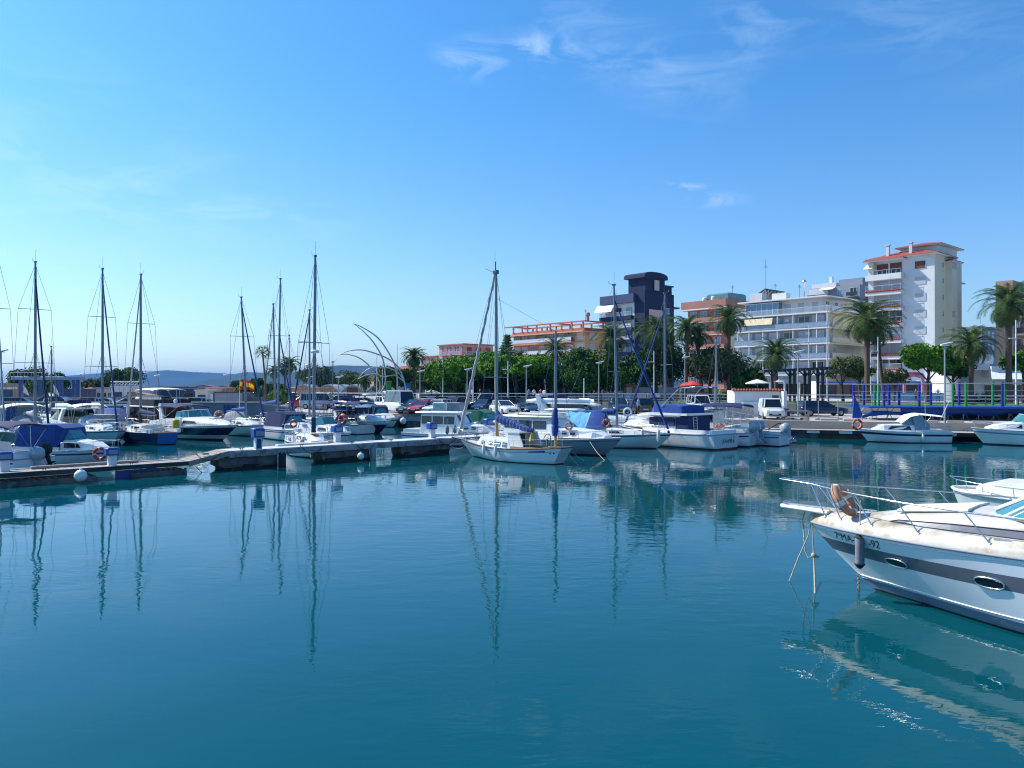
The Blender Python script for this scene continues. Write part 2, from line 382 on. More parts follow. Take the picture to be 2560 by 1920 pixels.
p.prism(pedge+[(140, 299), (-45, 299)], 1.31, ZP, 0); struct(p, 'promenade', 'paving')
g = MB()
for (a, b2) in zip(pedge[1:], pedge[2:]):
    a = Vector(a); b2 = Vector(b2); d = (b2-a).normalized(); n = Vector((-d.y, d.x))
    qs = [a+d*.3+n*1.2, b2-d*.3+n*1.2, b2-d*.3+n*8.5, a+d*.3+n*8.5]
    g.prism([(v.x, v.y) for v in qs], ZP+.004, ZP+.06)
struct(g, 'lawn_strip', 'grass')
g = MB(); g.prism([(-20, 113), (12, 107), (33, 95), (48, 87), (140, 58), (140, 64), (50, 93), (35, 101), (14, 113), (-20, 119)], ZP+.003, ZP+.012); struct(g, 'road', 'tarmac')
# parking tarmac lane and bay lines on the quay
t = MB(); t.add([(-13, 88, ZQ+.004), (12, 79, ZQ+.004), (30, 70, ZQ+.004), (31, 82, ZQ+.004), (11, 94, ZQ+.004), (-20, 100, ZQ+.004)], [(0, 1, 2, 3, 4, 5)]); struct(t, 'car_park', 'tarmac')
l = MB()
for i in range(16):
    x = -10+i*2.5; y = 84.5-.40*x; l.add([(x, y, ZQ+.009), (x+.12, y, ZQ+.009), (x+1.2, y+4.5, ZQ+.009), (x+1.08, y+4.5, ZQ+.009)], [(0, 1, 2, 3)])
struct(l, 'bay_markings', 'line_white')
# quay coping kerb
k = MB()
for (a, b2) in zip(qedge, qedge[1:]):
    a = Vector(a); b2 = Vector(b2); d = (b2-a).normalized(); n = Vector((-d.y, d.x)); L0 = (b2-a).length
    M = Matrix.Translation((a.x, a.y, 0)) @ RZ(math.atan2(d.y, d.x))
    k.bx(0, L0, -.06, .45, ZQ-.28, ZQ+.03, 0, M)
tag(k.build('quay_coping', 'concrete_pale'), kind='structure')
# hills
def hills(name, m, Y, prof, depth, seed):
    r = random.Random(seed); mb = MB(); nx = 220; vs = []
    px0, px1 = prof[0][0], prof[-1][0]
    ph = [(r.uniform(.01, .06), r.uniform(0, 6), r.uniform(.3, 1)) for _ in range(9)]
    rows = [(-1, 0), (-.7, .22), (-.45, .5), (-.22, .8), (0, 1), (.3, .8), (.8, 0)]
    for (dy, hf) in rows:
        for i in range(nx+1):
            px = px0+(px1-px0)*i/nx
            for (a, b2) in zip(prof, prof[1:]):
                if a[0] <= px <= b2[0]:
                    tt = (px-a[0])/(b2[0]-a[0]); tt = tt*tt*(3-2*tt); py = a[1]+(b2[1]-a[1])*tt; break
            hh = (HZ-py)/F*Y*1.16
            w_ = sum(math.sin(px*f*1.5+p_+dy*3)*q_ for f, p_, q_ in ph)/9
            hh = max(0, hh*(1+.035*w_))*hf*(1 + (0 if dy == 0 else .16*math.sin(px*.05+dy*9)+.12*math.sin(px*.021+dy*4)))
            vs.append((xat(px, Y), Y+dy*depth, hh+(0 if hf else -12)))
    fs = []
    for j in range(len(rows)-1):
        for i in range(nx): a = j*(nx+1)+i; fs.append((a, a+1, a+nx+2, a+nx+1))
    mb.add(vs, fs, 0, True); return struct(mb, name, m)
hills('far_hills', 'hill_far', 4600, [(-700, 962), (60, 957), (160, 943), (250, 936), (300, 931), (345, 937), (380, 933), (430, 930), (500, 934), (560, 936), (620, 941), (700, 948), (900, 950), (1600, 956), (3300, 958)], 700, 3)
hills('near_hills', 'hill_near', 3100, [(380, 966), (470, 960), (540, 952), (575, 943), (610, 933), (660, 934), (720, 938), (760, 928), (820, 920), (850, 918), (900, 919), (980, 922), (1040, 930), (1200, 938), (1700, 950), (3300, 955)], 700, 5)
# far low town in front of the hills
for i, (px, w_, y0, c, lb) in enumerate([(510, 46, 966, 'stucco_pink', 'long pale pink block low at the foot of the hills'), (470, 30, 969, 'stucco_cream', 'small cream house at the foot of the hills, left of the flag'), (560, 30, 967, 'stucco_white', 'tiny white house below the hills beside the lamp mast')]):
    Y = 700; t = thing('distant_house', lb, 'house', (xat(px, Y), Y, 1.3), 0, 'distant houses below the hills')
    mb = MB(); ww = w_/F*Y; hh = zat(y0, Y)-1.3; mb.bx(-ww/2, ww/2, 0, 14, 0, hh); mb.build('wall', c, t)
    mb = MB(); mb.side([(-ww/2-.5, hh), (ww/2+.5, hh), (0, hh+1.2)], -.5, 14.5); mb.build('roof', 'roof_tile', t)

# ============================================================= pier
PO = Vector((-5.05, 46.7))
def pp(s, b=0, z=0): v = PO+UDIR*s-VDIR*b; return Vector((v.x, v.y, z))
PM = Matrix.Translation((PO.x, PO.y, 0)) @ RZ(math.atan2(UDIR.y, UDIR.x))   # local x along the pier, +y away from camera
pier = thing('concrete_pier', 'white painted concrete pier on stained blocks running from the wooden pontoon to the quay', 'pier', pp(0), math.atan2(UDIR.y, UDIR.x))
d = MB(); d.bx(-12.3, 25, 0, 1.55, .62, .95)
rr = random.Random(2)
for i in range(26):   # chips and pads on the front edge
    s = -12+i*1.4; d.bx(s, s+rr.uniform(.3, .9), -.05-rr.uniform(0, .03), .1, .66+rr.uniform(0, .12), .93-rr.uniform(0, .05), 0)
d.build('deck_slab', 'concrete_white', pier)
d = MB(); d.bx(-12.25, 24.9, .06, 1.49, .951, .962); d.build('walkway_top', 'concrete_deck', pier)
for i, (s0, s1) in enumerate([(-12.6, -9.6), (-7.0, -3.9), (-1.74, 1.84), (5.5, 9), (12.5, 16), (19, 22.5)]):
    b = MB(); zs = [-.9, .10, .24, .615]; pts = []
    for z in zs:
        ring = []
        for (x, y) in [(s0, .0), ((s0+s1)/2-.6, -.06), ((s0+s1)/2+.5, -.02), (s1, .02), (s1+.05, .8), (s1, 1.5), (s0, 1.5), (s0-.06, .8)]:
            ring.append((x+rr.uniform(-.09, .09)+(.12 if z < .2 and x < (s0+s1)/2 else -.08), y+rr.uniform(-.06, .06)+(.22 if y < 1 else -.1), z))
        pts.append(ring)
    b.loft(pts[1:], True, False, True, 0, False); b.loft(pts[:2], True, True, False, 1, False); b.loft([pts[1], [(x*1.0, y-.02, z+.0+rr.uniform(.1, .2)) for x, y, z in pts[1]]], True, False, False, 1, False)
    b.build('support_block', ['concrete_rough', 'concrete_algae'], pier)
ps = MB(); ps.bx(-4.1, -3.8, -.09, .1, -.4, .62); ps.build('post', 'concrete_white', pier)
# cleats
for s in (-11.6, -8.3, -5.2, -2.6, .6, 4, 7.6):
    c = MB(); c.tube([(s-.16, .2, 1.06), (s+.16, .2, 1.06)], .02, 6); c.tube([(s-.05, .2, .96), (s-.05, .2, 1.06)], .02, 5); c.tube([(s+.05, .2, .96), (s+.05, .2, 1.06)], .02, 5); c.build('cleat', 'rail_brown', pier)
# timber pontoon
pon = thing('timber_pontoon', 'weathered plank pontoon with dark beam on floats, lower left, sloping up to the pier', 'pontoon', pp(-14.3), math.atan2(UDIR.y, UDIR.x))
d = MB()
for i in range(54):
    x0 = -16+i*.296; d.bx(x0, x0+.27, .06, 1.45, .52, .56+rr.uniform(-.006, .006))
d.build('deck_planks', 'deck_boards', pon)
d = MB(); d.bx(-16, .02, -.02, .055, .38, .57); d.bx(-16, .02, 1.46, 1.53, .38, .57); d.build('edge_beam', ['beam_dark'], pon)
d = MB(); d.bx(-16, .02, -.05, .04, .575, .60); d.bx(-16, .02, 1.455, 1.54, .575, .6); d.build('edge_strip', 'post_white', pon)
r_ = MB(); ang = math.atan2(.39, 2.0)
for i in range(7): r_.bx(.02+i*.29, .02+i*.29+.26, .06, 1.45, 0, .04, 0, T3(0, 0, .53) @ RY(-ang))
r_.bx(0, 2.03, -.03, .05, -.2, .05, 0, T3(0, 0, .53) @ RY(-ang)); r_.bx(0, 2.03, 1.46, 1.52, -.2, .05, 0, T3(0, 0, .53) @ RY(-ang)); r_.build('ramp', 'deck_boards', pon)
for (a, b2) in [(-2.6, -.1), (-10.7, -4.0), (-16, -12)]:
    f = MB(); f.bx(a, b2, -.15, 1.5, -.5, .22, 0, None, .06)
    for i in range(int((b2-a)/.25)): f.bx(a+.1+i*.25, a+.2+i*.25, -.18, -.14, .22, .30, 1)
    f.build('float', ['concrete_rough', 'beam_dark'], pon)
for (s, y) in [(-15, .2), (-12.7, .2), (-6, .2), (-2.5, .2), (-10, .3)]:
    c = MB(); c.tube([(s-.16, y, .68), (s+.16, y, .68)], .02, 6); c.tube([(s-.05, y, .56), (s-.05, y, .68)], .02, 5); c.tube([(s+.05, y, .56), (s+.05, y, .68)], .02, 5); c.build('cleat', 'rail_brown', pon)
def fold(mb, a, b, h, n=9, r=.018, mi=0): # sagging line
    a = Vector(a); b = Vector(b)
    mb.tube([a.lerp(b, i/n)-Vector((0, 0, 4*h*(i/n)*(1-i/n))) for i in range(n+1)], r, 5, mi)
# service pedestals
def pedestal(px, bpy_, label, side=.35, zt=.962, s=1.0, hy=None):
    Yg = (H-zt)*F/(bpy_-HZ) if hy is None else hy
    t = thing('service_pedestal', label, 'pedestal', (xat(px, Yg), Yg, zt), YAW_IN+math.pi/2, 'blue and white service pedestals on the piers')
    b = MB(); b.loft([[(x*k, y*k, z) for x, y in [(-.17, -.13), (.17, -.13), (.17, .13), (-.17, .13)]] for k, z in [(1.15, 0), (1, .04), (1, .58*s)]], True, True, True, 0, False); b.build('post', 'post_white', t)
    b = MB(); b.bx(-.29, .29, -.22, .24, .56*s, .98*s, 0, None, .05); b.build('head', 'box_blue', t)
    b = MB(); b.bx(-.2, .2, -.235, -.21, .64*s, .86*s, 0); b.build('socket_panel', 'glass_blue', t)
    b = MB(); b.bx(-.12, .12, -.14, -.125, .06, .5*s, 0); b.build('door', 'box_dark_blue' if s > 1 else 'post_white', t)
    return t
pedestal(12, 1178, 'small blue and white pedestal at the near left end of the plank pontoon', zt=.56, s=.85)
pedestal(280, 1164, 'blue topped pedestal on the plank pontoon beside the red lifebuoy', zt=.56, s=.85)
pedestal(645, 1124, 'biggest blue headed pedestal, on the pier block where the plank ramp ends', s=1.12)
pedestal(843, 1105, 'blue headed pedestal with white post on the second pier block')
pedestal(1080, 1095, 'blue headed pedestal with rusty post just left of the furled grey jib')
pedestal(1220, 1082, 'blue headed pedestal behind the bow of the wooden masted ketch')
pedestal(1413, 1066, 'blue headed pedestal behind the blue sail cover sloop')
# round white buoy and others hanging under pier edge
def ballfender(px, py, Y, r, m, label):
    b = MB(); b.ball((0, 0, 0), r, 0, 14, 10); b.lathe([(.05, r*.95), (.05, r*1.18), (.02, r*1.2)], 8, 0); o = one(b, 'ball_fender', m, label, 'fender', wp(px, py, Y), 0, None); return o
ballfender(202, 1189, 33.2, .26, 'fender_white', 'big round white buoy hanging under the plank pontoon edge')
ballfender(902, 1140, 42.2, .19, 'fender_white', 'round grey white ball fender hanging on the second pier block')
ballfender(1008, 1052, 72, .30, 'fender_white', 'white float hanging from the quay wall beside the tyres')
# low timber bench like strips lying on the pontoon
b = MB(); b.bx(0, 4.4, 0, .25, 0, .1, 0); one(b, 'gangplank', 'deck_boards', 'long slatted gangplank lying on the far side of the left plank deck', 'gangplank', pp(-20.6, 1.15, .58), math.atan2(UDIR.y, UDIR.x))
b = MB(); b.bx(0, 3.0, 0, .3, 0, .09, 0); one(b, 'gangplank', 'post_white', 'white gangplank lying on the pier to the right of the biggest pedestal', 'gangplank', pp(-9.2, 1.1, .97), math.atan2(UDIR.y, UDIR.x))
b = MB(); fold(b, (0, 0, .9), (2.2, 0, 1.0), .75); one(b, 'hose', 'rope_dark', 'black hose sagging below the plank ramp', 'hose', pp(-14.0, -.06, -.55), math.atan2(UDIR.y, UDIR.x))
b = MB(); b.lathe([(.02, 0), (.17, .02), (.2, .3), (.2, .9), (.12, 1.0), (.02, 1.02)], 12, 0); one(b, 'tyre_fender', 'rubber_black', 'black rounded rubber fender on the right corner of the first pier block', 'fender', pp(-9.55, -.12, -.25))
b = MB(); b.bx(-.9, .9, 0, .12, 0, .35); one(b, 'hanging_tarp', 'box_dark_blue', 'dark blue board hanging under the plank deck near the lone pedestal', 'board', pp(-16.6, .05, .0), math.atan2(UDIR.y, UDIR.x))
b = MB(); b.loft([[(-.16, -.1, 0), (.16, -.1, 0), (.16, .1, 0), (-.16, .1, 0)], [(-.2, -.13, .3), (.2, -.13, .3), (.2, .13, .3), (-.2, .13, .3)]], True, True, True, 0, False); one(b, 'hanging_bucket', 'box_dark_blue', 'small blue bucket hanging below the plank deck', 'bucket', pp(-15.7, 1.0, .12))

# lower walkway along the quay + openings
wk = thing('quay_walkway', 'low dark walkway along the foot of the quay wall with white fender strips', 'walkway', (0, 0, 0))
a = Vector((13.6, 66.2)); b2 = Vector((39.5, 55.6)); dd = (b2-a).normalized(); WM = Matrix.Translation((a.x, a.y, 0)) @ RZ(math.atan2(dd.y, dd.x)); LW = (b2-a).length
m = MB(); m.bx(0, LW+14, 0, 2.6, .48, .68, 0, WM); m.build('walkway_slab', 'concrete_pale', wk)
m = MB(); m.bx(0, LW+14, -.05, .0, .40, .66, 0, WM); m.build('edge_beam', 'beam_dark', wk)
for i in range(11):
    m = MB(); s = 1.4+i*2.4; m.bx(s, s+.95, -.09, -.052, .42, .60, 0, WM); m.build('edge_pad', 'post_white', wk)
for i, (s0, s1) in enumerate([(9.3, 11.8), (16.2, 18.4), (27, 29.8), (34, 36)]):
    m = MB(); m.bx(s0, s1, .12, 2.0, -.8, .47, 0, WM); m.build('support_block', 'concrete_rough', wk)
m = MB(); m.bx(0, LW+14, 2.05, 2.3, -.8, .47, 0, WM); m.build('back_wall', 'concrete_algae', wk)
m = MB()     # rubble line at wall foot
for i in range(150):
    s = rr.uniform(2, LW); m.ball((s, 2.3+rr.uniform(-.35, .3), .70), (rr.uniform(.05, .16), rr.uniform(.05, .14), rr.uniform(.04, .10)), 0, 5, 3, WM)
tag(m.build('rubble', 'concrete_rough'), None, kind='stuff')
# tyres on the centre quay wall, dark openings
qa = Vector(qedge[0]); qd = (Vector(qedge[1])-qa).normalized(); QM = Matrix.Translation((qa.x, qa.y, 0)) @ RZ(math.atan2(qd.y, qd.x))
cq = thing('quay_wall', 'white painted quay edge with dark openings behind the navy flybridge cruiser', 'quay wall', (0, 0, 0))
m = MB(); m.bx(-14, 22, -.7, -.065, .62, 1.12, 0, QM); m.build('fascia', 'concrete_white', cq)
for (s0, s1) in [(-12, -9.5), (-3.4, .2), (1.6, 4.6), (7.5, 11)]:
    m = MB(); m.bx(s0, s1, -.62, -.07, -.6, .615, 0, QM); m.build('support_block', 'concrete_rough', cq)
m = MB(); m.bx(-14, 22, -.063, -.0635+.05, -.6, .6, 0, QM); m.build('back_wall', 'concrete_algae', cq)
for i, s in enumerate([5.6, 6.6]):
    m = MB(); m.torus(.34, .13, QM @ T3(s, -.85, .35+.1*i) @ RX(R(90)), 0, 18, 7); tag(m.build('tyre', 'tyre'), ['left black tyre of the pair hanging on the quay wall behind the pilothouse boat', 'right black tyre of the pair hanging on the quay wall behind the pilothouse boat'][i], 'tyre', 'tyres hanging on the quay wall')
# mooring lines near pier left as they are built with boats

# ============================================================= breakwater wall on the left
wa = thing('harbour_wall', 'long dark grey harbour wall with darker recesses on the far left basin', 'wall', (0, 0, 0))
m = MB(); m.bx(-110, -26, 85.2, 86.45, -1.5, 2.3); m.bx(-27, -26, 86.45, 92, -1.5, 2.0); m.build('wall_face', 'concrete_grey', wa)
m = MB(); m.bx(-110, -25.9, 85.1, 86.5, 2.302, 2.42); m.build('coping', 'concrete_pale', wa)
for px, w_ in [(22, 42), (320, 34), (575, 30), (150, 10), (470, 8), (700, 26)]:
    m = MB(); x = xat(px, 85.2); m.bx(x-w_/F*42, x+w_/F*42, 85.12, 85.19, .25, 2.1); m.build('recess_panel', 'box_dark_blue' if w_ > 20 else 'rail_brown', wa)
wb = thing('parking_back_wall', 'low grey blue wall behind the cars on the left breakwater', 'wall', (0, 0, 0))
m = MB(); m.bx(-100, -30, 108, 108.4, 1.3, 2.65); m.build('wall_face', 'concrete_grey', wb)
# ============================================================= boats
def lerp(a, b, t): return a+(b-a)*t
class Hull:
    """local frame: +x bow, +y port, z up from the water"""
    def __init__(s, L, B, fb, fs, rake=.9, tr=.15, s0=.8, p=2.2, e=1.4, wl=.85, dip=0, q=.8, xo=0):
        s.__dict__.update(L=L, B=B, fb=fb, fs=fs, rake=rake, tr=tr, s0=s0, p=p, e=e, wl=wl, dip=dip, q=q, xo=xo)
    def bd(s, t):
        if t < .5: u = t/.5; u = u*u*(3-2*u) if u < 1 else 1; return s.B/2*lerp(s.s0, 1, math.sin(min(1, t/.5)*math.pi/2))
        u = (t-.5)/.5; return s.B/2*max(0, 1-u**s.p)**s.q
    def sheer(s, t): return s.fs+(s.fb-s.fs)*t**2.2-s.dip*math.sin(math.pi*min(1, t*1.1))
    def pt(s, t, h, sd):     # h: 0 waterline .. 1 sheer, negative below
        zs = s.sheer(t); z = zs*h
        x = s.xo+lerp(-s.L/2+s.tr*(1-h), s.L/2-s.rake*max(0, 1-h)**1.15, t)
        bd = s.bd(t); u = max(0, (t-.5)/.5)
        wf = s.wl*(1-.75*u**1.6); wf = lerp(wf, 0, max(0, (t-.97)/.03))
        hh = max(0, h)
        y = lerp(bd*wf, bd, hh**lerp(s.e*.55, s.e*1.0, u)) if h >= 0 else bd*wf*(1+h*1.3)
        return Vector((x, y*sd, z))
    def nrm(s, t, h, sd):
        a = s.pt(t+.005, h, sd)-s.pt(t-.005, h, sd); b = s.pt(t, h+.02, sd)-s.pt(t, h-.02, sd)
        n = a.cross(b).normalized(); return n if n.y*sd > 0 else -n
    def mesh(s, parent, mats, bands=((0, .10, 1), (.10, 1, 0)), hs=None, n=26, transom_mi=0, name='hull'):
        # bands: (h0,h1,material slot)
        if hs is None: hs = sorted(set([-.35, -.02]+[b for k in bands for b in k[:2]]+[.25, .45, .65, .8, 1]))
        ts = [1-(1-i/n)**1.25 for i in range(n+1)]; mb = MB(); m = len(hs)
        for sd in (1, -1):
            vs = [s.pt(t, h, sd) for t in ts for h in hs]; fs = []; 
            for i in range(n):
                for j in range(m-1):
                    a = i*m+j; f = (a, a+m, a+m+1, a+1) if sd < 0 else (a, a+1, a+m+1, a+m)
                    hm = (hs[j]+hs[j+1])/2; mi = 1
                    for b in bands:
                        if b[0] <= hm < b[1]: mi = b[2]
                    fs.append((f, mi))
            o = len(mb.v); mb.v += [tuple(v) for v in vs]
            for f, mi in fs: mb.f.append([q+o for q in f]); mb.m.append(mi); mb.s.append(True)
        A = [tuple(s.pt(0, h, 1)) for h in hs]; B_ = [tuple(s.pt(0, h, -1)) for h in hs]
        for j in range(m-1):
            hm = (hs[j]+hs[j+1])/2; mi = transom_mi
            if hm < .1: mi = 1
            mb.add([A[j], B_[j], B_[j+1], A[j+1]], [(0, 1, 2, 3)], mi)
        return mb.build(name, mats, parent)
    def deck(s, parent, m, z=-.03, camber=.05, t0=0, t1=.985, inset=.05, name='deck', n=22):
        vs = []; fs = []
        for i in range(n+1):
            t = lerp(t0, t1, i/n); P = s.pt(t, 1, 1); y = max(.01, P.y-inset)
            for k in (-1, -.5, 0, .5, 1): vs.append((P.x, y*k, P.z+z+camber*(1-k*k)*(y/(s.B/2))))
        for i in range(n):
            for k in range(4): a = i*5+k; fs.append((a, a+5, a+6, a+1))
        mb = MB(); mb.add(vs, fs, 0, True)
        return mb.build(name, m, parent)
    def rim(s, parent, m, r=.03, h=1.0, name='rub_rail', n=24, both=True):
        mb = MB()
        for sd in (1, -1): mb.tube([s.pt(t/n, h, sd)+Vector((0, 0, .01)) for t in range(n+1)], r, 5)
        P = s.pt(0, h, 1); mb.tube([P, s.pt(0, h, -1)], r, 5); return mb.build(name, m, parent)
    def rails(s, parent, t0, t1, hgt=.6, m='steel', r=.014, mid=True, step=.9, inset=.08, name='guard_rail', pulpit=True, ends=True):
        mb = MB(); N = max(2, int((t1-t0)*s.L/step))
        for sd in (1, -1):
            top = []; mdl = []
            for i in range(N+1):
                t = lerp(t0, t1, i/N); P = s.pt(t, 1, sd); P.y -= sd*min(inset, abs(P.y)*.5); Q = P+Vector((.03, 0, hgt)); top.append(Q); mdl.append(P.lerp(Q, .5)); mb.tube([P, Q], r*.9, 4)
            mb.tube(top, r, 4); 
            if mid: mb.tube(mdl, r*.6, 4)
            if pulpit: 
                a = top[-1]; c = s.pt(1, 1, 1); mb.tube([a, Vector((c.x+.08, 0, a.z+.05))], r, 4)
        return mb.build(name, m, parent)
def cabin(parent, m, st, mi=0, name='cabin', sm=False):
    """stations (x, z0, z1, half width bottom, half width top, crown)"""
    rings = []
    for (x, z0, z1, wb, wt, cr) in st:
        rings.append([(x, -wb, z0), (x, wb, z0), (x, wt*1.02, z1-.08*(z1-z0)), (x, wt*.88, z1), (x, wt*.45, z1+cr*.8), (x, 0, z1+cr), (x, -wt*.45, z1+cr*.8), (x, -wt*.88, z1), (x, -wt*1.02, z1-.08*(z1-z0))])
    mb = MB(); mb.loft(rings, True, True, True, 0, sm); return mb.build(name, m, parent)
def side_windows(parent, st, wins, m='glass_dark', name='window', off=.012):
    """wins: (x0,x1,f0,f1 [,slant]) fractions of cabin side height, both sides; one mesh per window"""
    def at(x, f, sd):
        for a, b in zip(st, st[1:]):
            lo, hi = min(a[0], b[0]), max(a[0], b[0])
            if lo <= x <= hi:
                t = (x-a[0])/(b[0]-a[0]); z0 = lerp(a[1], b[1], t); z1 = lerp(a[2], b[2], t); z1 -= .08*(z1-z0); y = lerp(lerp(a[3], b[3], t), lerp(a[4], b[4], t)*1.02, f); return (x, sd*(y+off), lerp(z0, z1, f))
        return (x, sd*(st[0][3]+off), st[0][1])
    for wdw in wins:
        x0, x1, f0, f1 = wdw[:4]; sl = wdw[4] if len(wdw) > 4 else 0; sl2 = wdw[5] if len(wdw) > 5 else 0
        for sd in (1, -1):
            mb = MB(); n = max(5, int(abs(x1-x0)/.15)); lo = []; hi = []
            for i in range(n+1):
                lo.append(at(lerp(x0, x1, i/n), f0, sd)); hi.append(at(lerp(x0+sl, x1+sl2, i/n), f1, sd))
            vs = lo+hi; mb.add(vs, [((i, i+1, n+2+i, n+1+i) if sd < 0 else (i, n+1+i, n+2+i, i+1)) for i in range(n)], 0, False)
            # thickness rim
            o = MB(); mb.tube(lo+hi[::-1]+[lo[0]], .012, 4, 1); mb.build(name, [m, 'rubber_black'], parent)
def fender(P, m, label, r=.11, l=.55, group=None):
    b = MB(); b.lathe([(.02, -l/2-.05), (r*.5, -l/2), (r, -l/2+.09), (r, l/2-.09), (r*.5, l/2), (.025, l/2+.05), (.02, l/2+.09)], 10, 0); b.tube([(0, 0, l/2+.05), (0, 0, l/2+.5)], .01, 4, 1)
    o = b.build('hull_fender', [m, 'rope']); o.location = P; tag(o, label, 'fender', group); return o
def lifebuoy(P, m, label, rot, Rr=.28, r=.07, group=None):
    b = MB(); b.torus(Rr, r, None, 0, 28, 8, lambda i: 1 if i % 7 < 1 else 0); pts = [(math.cos(a)*(Rr+r+.02), math.sin(a)*(Rr+r+.02), 0) for a in [i*math.pi/8 for i in range(17)]]; b.tube(pts, .01, 4, 2)
    o = b.build('lifebuoy', [m, 'buoy_tape', 'rope']); o.location = P; o.rotation_euler = rot; tag(o, label, 'lifebuoy', group or 'ring lifebuoys'); return o
def outboard(parent, x, y, z, m='motor_grey', s=1, tilt=0):
    M = T3(x, y, z) @ RY(tilt)
    b = MB(); b.loft([[(-.34*s, -.14*s, 0), (.16*s, -.14*s, 0), (.16*s, .14*s, 0), (-.34*s, .14*s, 0)], [(-.42*s, -.19*s, .18*s), (.2*s, -.19*s, .18*s), (.2*s, .19*s, .18*s), (-.42*s, .19*s, .18*s)], [(-.40*s, -.18*s, .46*s), (.14*s, -.18*s, .5*s), (.14*s, .18*s, .5*s), (-.40*s, .18*s, .46*s)], [(-.3*s, -.1*s, .56*s), (.05*s, -.1*s, .6*s), (.05*s, .1*s, .6*s), (-.3*s, .1*s, .56*s)]], True, True, True, 0, True, M)
    o = b.build('outboard_motor', [m, 'rubber_black'], parent)
    b = MB(); b.loft([[(-.2*s, -.06*s, 0), (.05*s, -.06*s, 0), (.05*s, .06*s, 0), (-.2*s, .06*s, 0)], [(-.16*s, -.035*s, -.75*s), (0, -.035*s, -.75*s), (0, .035*s, -.75*s), (-.16*s, .035*s, -.75*s)]], True, True, True, 0, False, M); b.bx(-.36*s, .02, -.14*s, .14*s, -.56*s, -.53*s, 0, M); b.ball((-.1*s, 0, -.74*s), (.26*s, .07*s, .07*s), 0, 8, 5, M); b.tube([(-.28*s, -.16*s, -.85*s), (-.3*s, .16*s, -.63*s)], .03*s, 4, 0, True, True, M); b.tube([(-.28*s, .16*s, -.85*s), (-.3*s, -.16*s, -.63*s)], .03*s, 4, 0, True, True, M)
    b.build('lower_unit', ['motor_grey' if m != 'rubber_black' else 'rubber_black'], o); return o
def bimini(parent, x0, x1, w, z, m, name='bimini', drop=.18, legs=True, zb=.9, arch=.14):
    rings = []; n = 6
    for i in range(n+1):
        x = lerp(x0, x1, i/n); e = math.sin(math.pi*i/n)**.5 if 0 < i < n else 0
        top = z-drop*(1-e)*.6; rings.append([(x, -w*math.cos(a), top-drop+(drop+arch*.5)*math.sin(a)) for a in [math.pi*k/8 for k in range(9)]]+[(x, w*.97*math.cos(a)*-1, top-drop-.015+(drop+arch*.5)*math.sin(a)*.96) for a in [math.pi*(8-k)/8 for k in range(9)]])
    b = MB(); b.loft(rings, True, True, True, 0, True); o = b.build(name, m, parent)
    if legs:
        f = MB()
        for sd in (1, -1):
            xm = (x0+x1)/2
            f.tube([(xm, sd*w, zb), (x0+.05, sd*w*.98, z-drop-.08)], .014, 4); f.tube([(xm, sd*w, zb), (x1-.05, sd*w*.98, z-drop-.08)], .014, 4); f.tube([(xm, sd*w, zb), (xm+.05, sd*w*.98, z-drop)], .014, 4)
        f.tube([(xm+.05, -w*.98, z-drop), (xm+.05, w*.98, z-drop)], .014, 4); f.build('bimini_frame', 'steel', o)
    return o
def cover_roll(mb, pts, rads, seed=0, mi=0, n=10):    # wrinkled cover along a path
    r = random.Random(seed); P = []; Q = []; k = len(pts); N = k*4
    for i in range(N+1):
        u = i/N*(k-1); a = min(int(u), k-2); f = u-a
        P.append(Vector(pts[a]).lerp(Vector(pts[a+1]), f)); Q.append(lerp(rads[a], rads[a+1], f)*(1+r.uniform(-.13, .13)))
    mb.tube(P, Q, n, mi, ecc=.7)

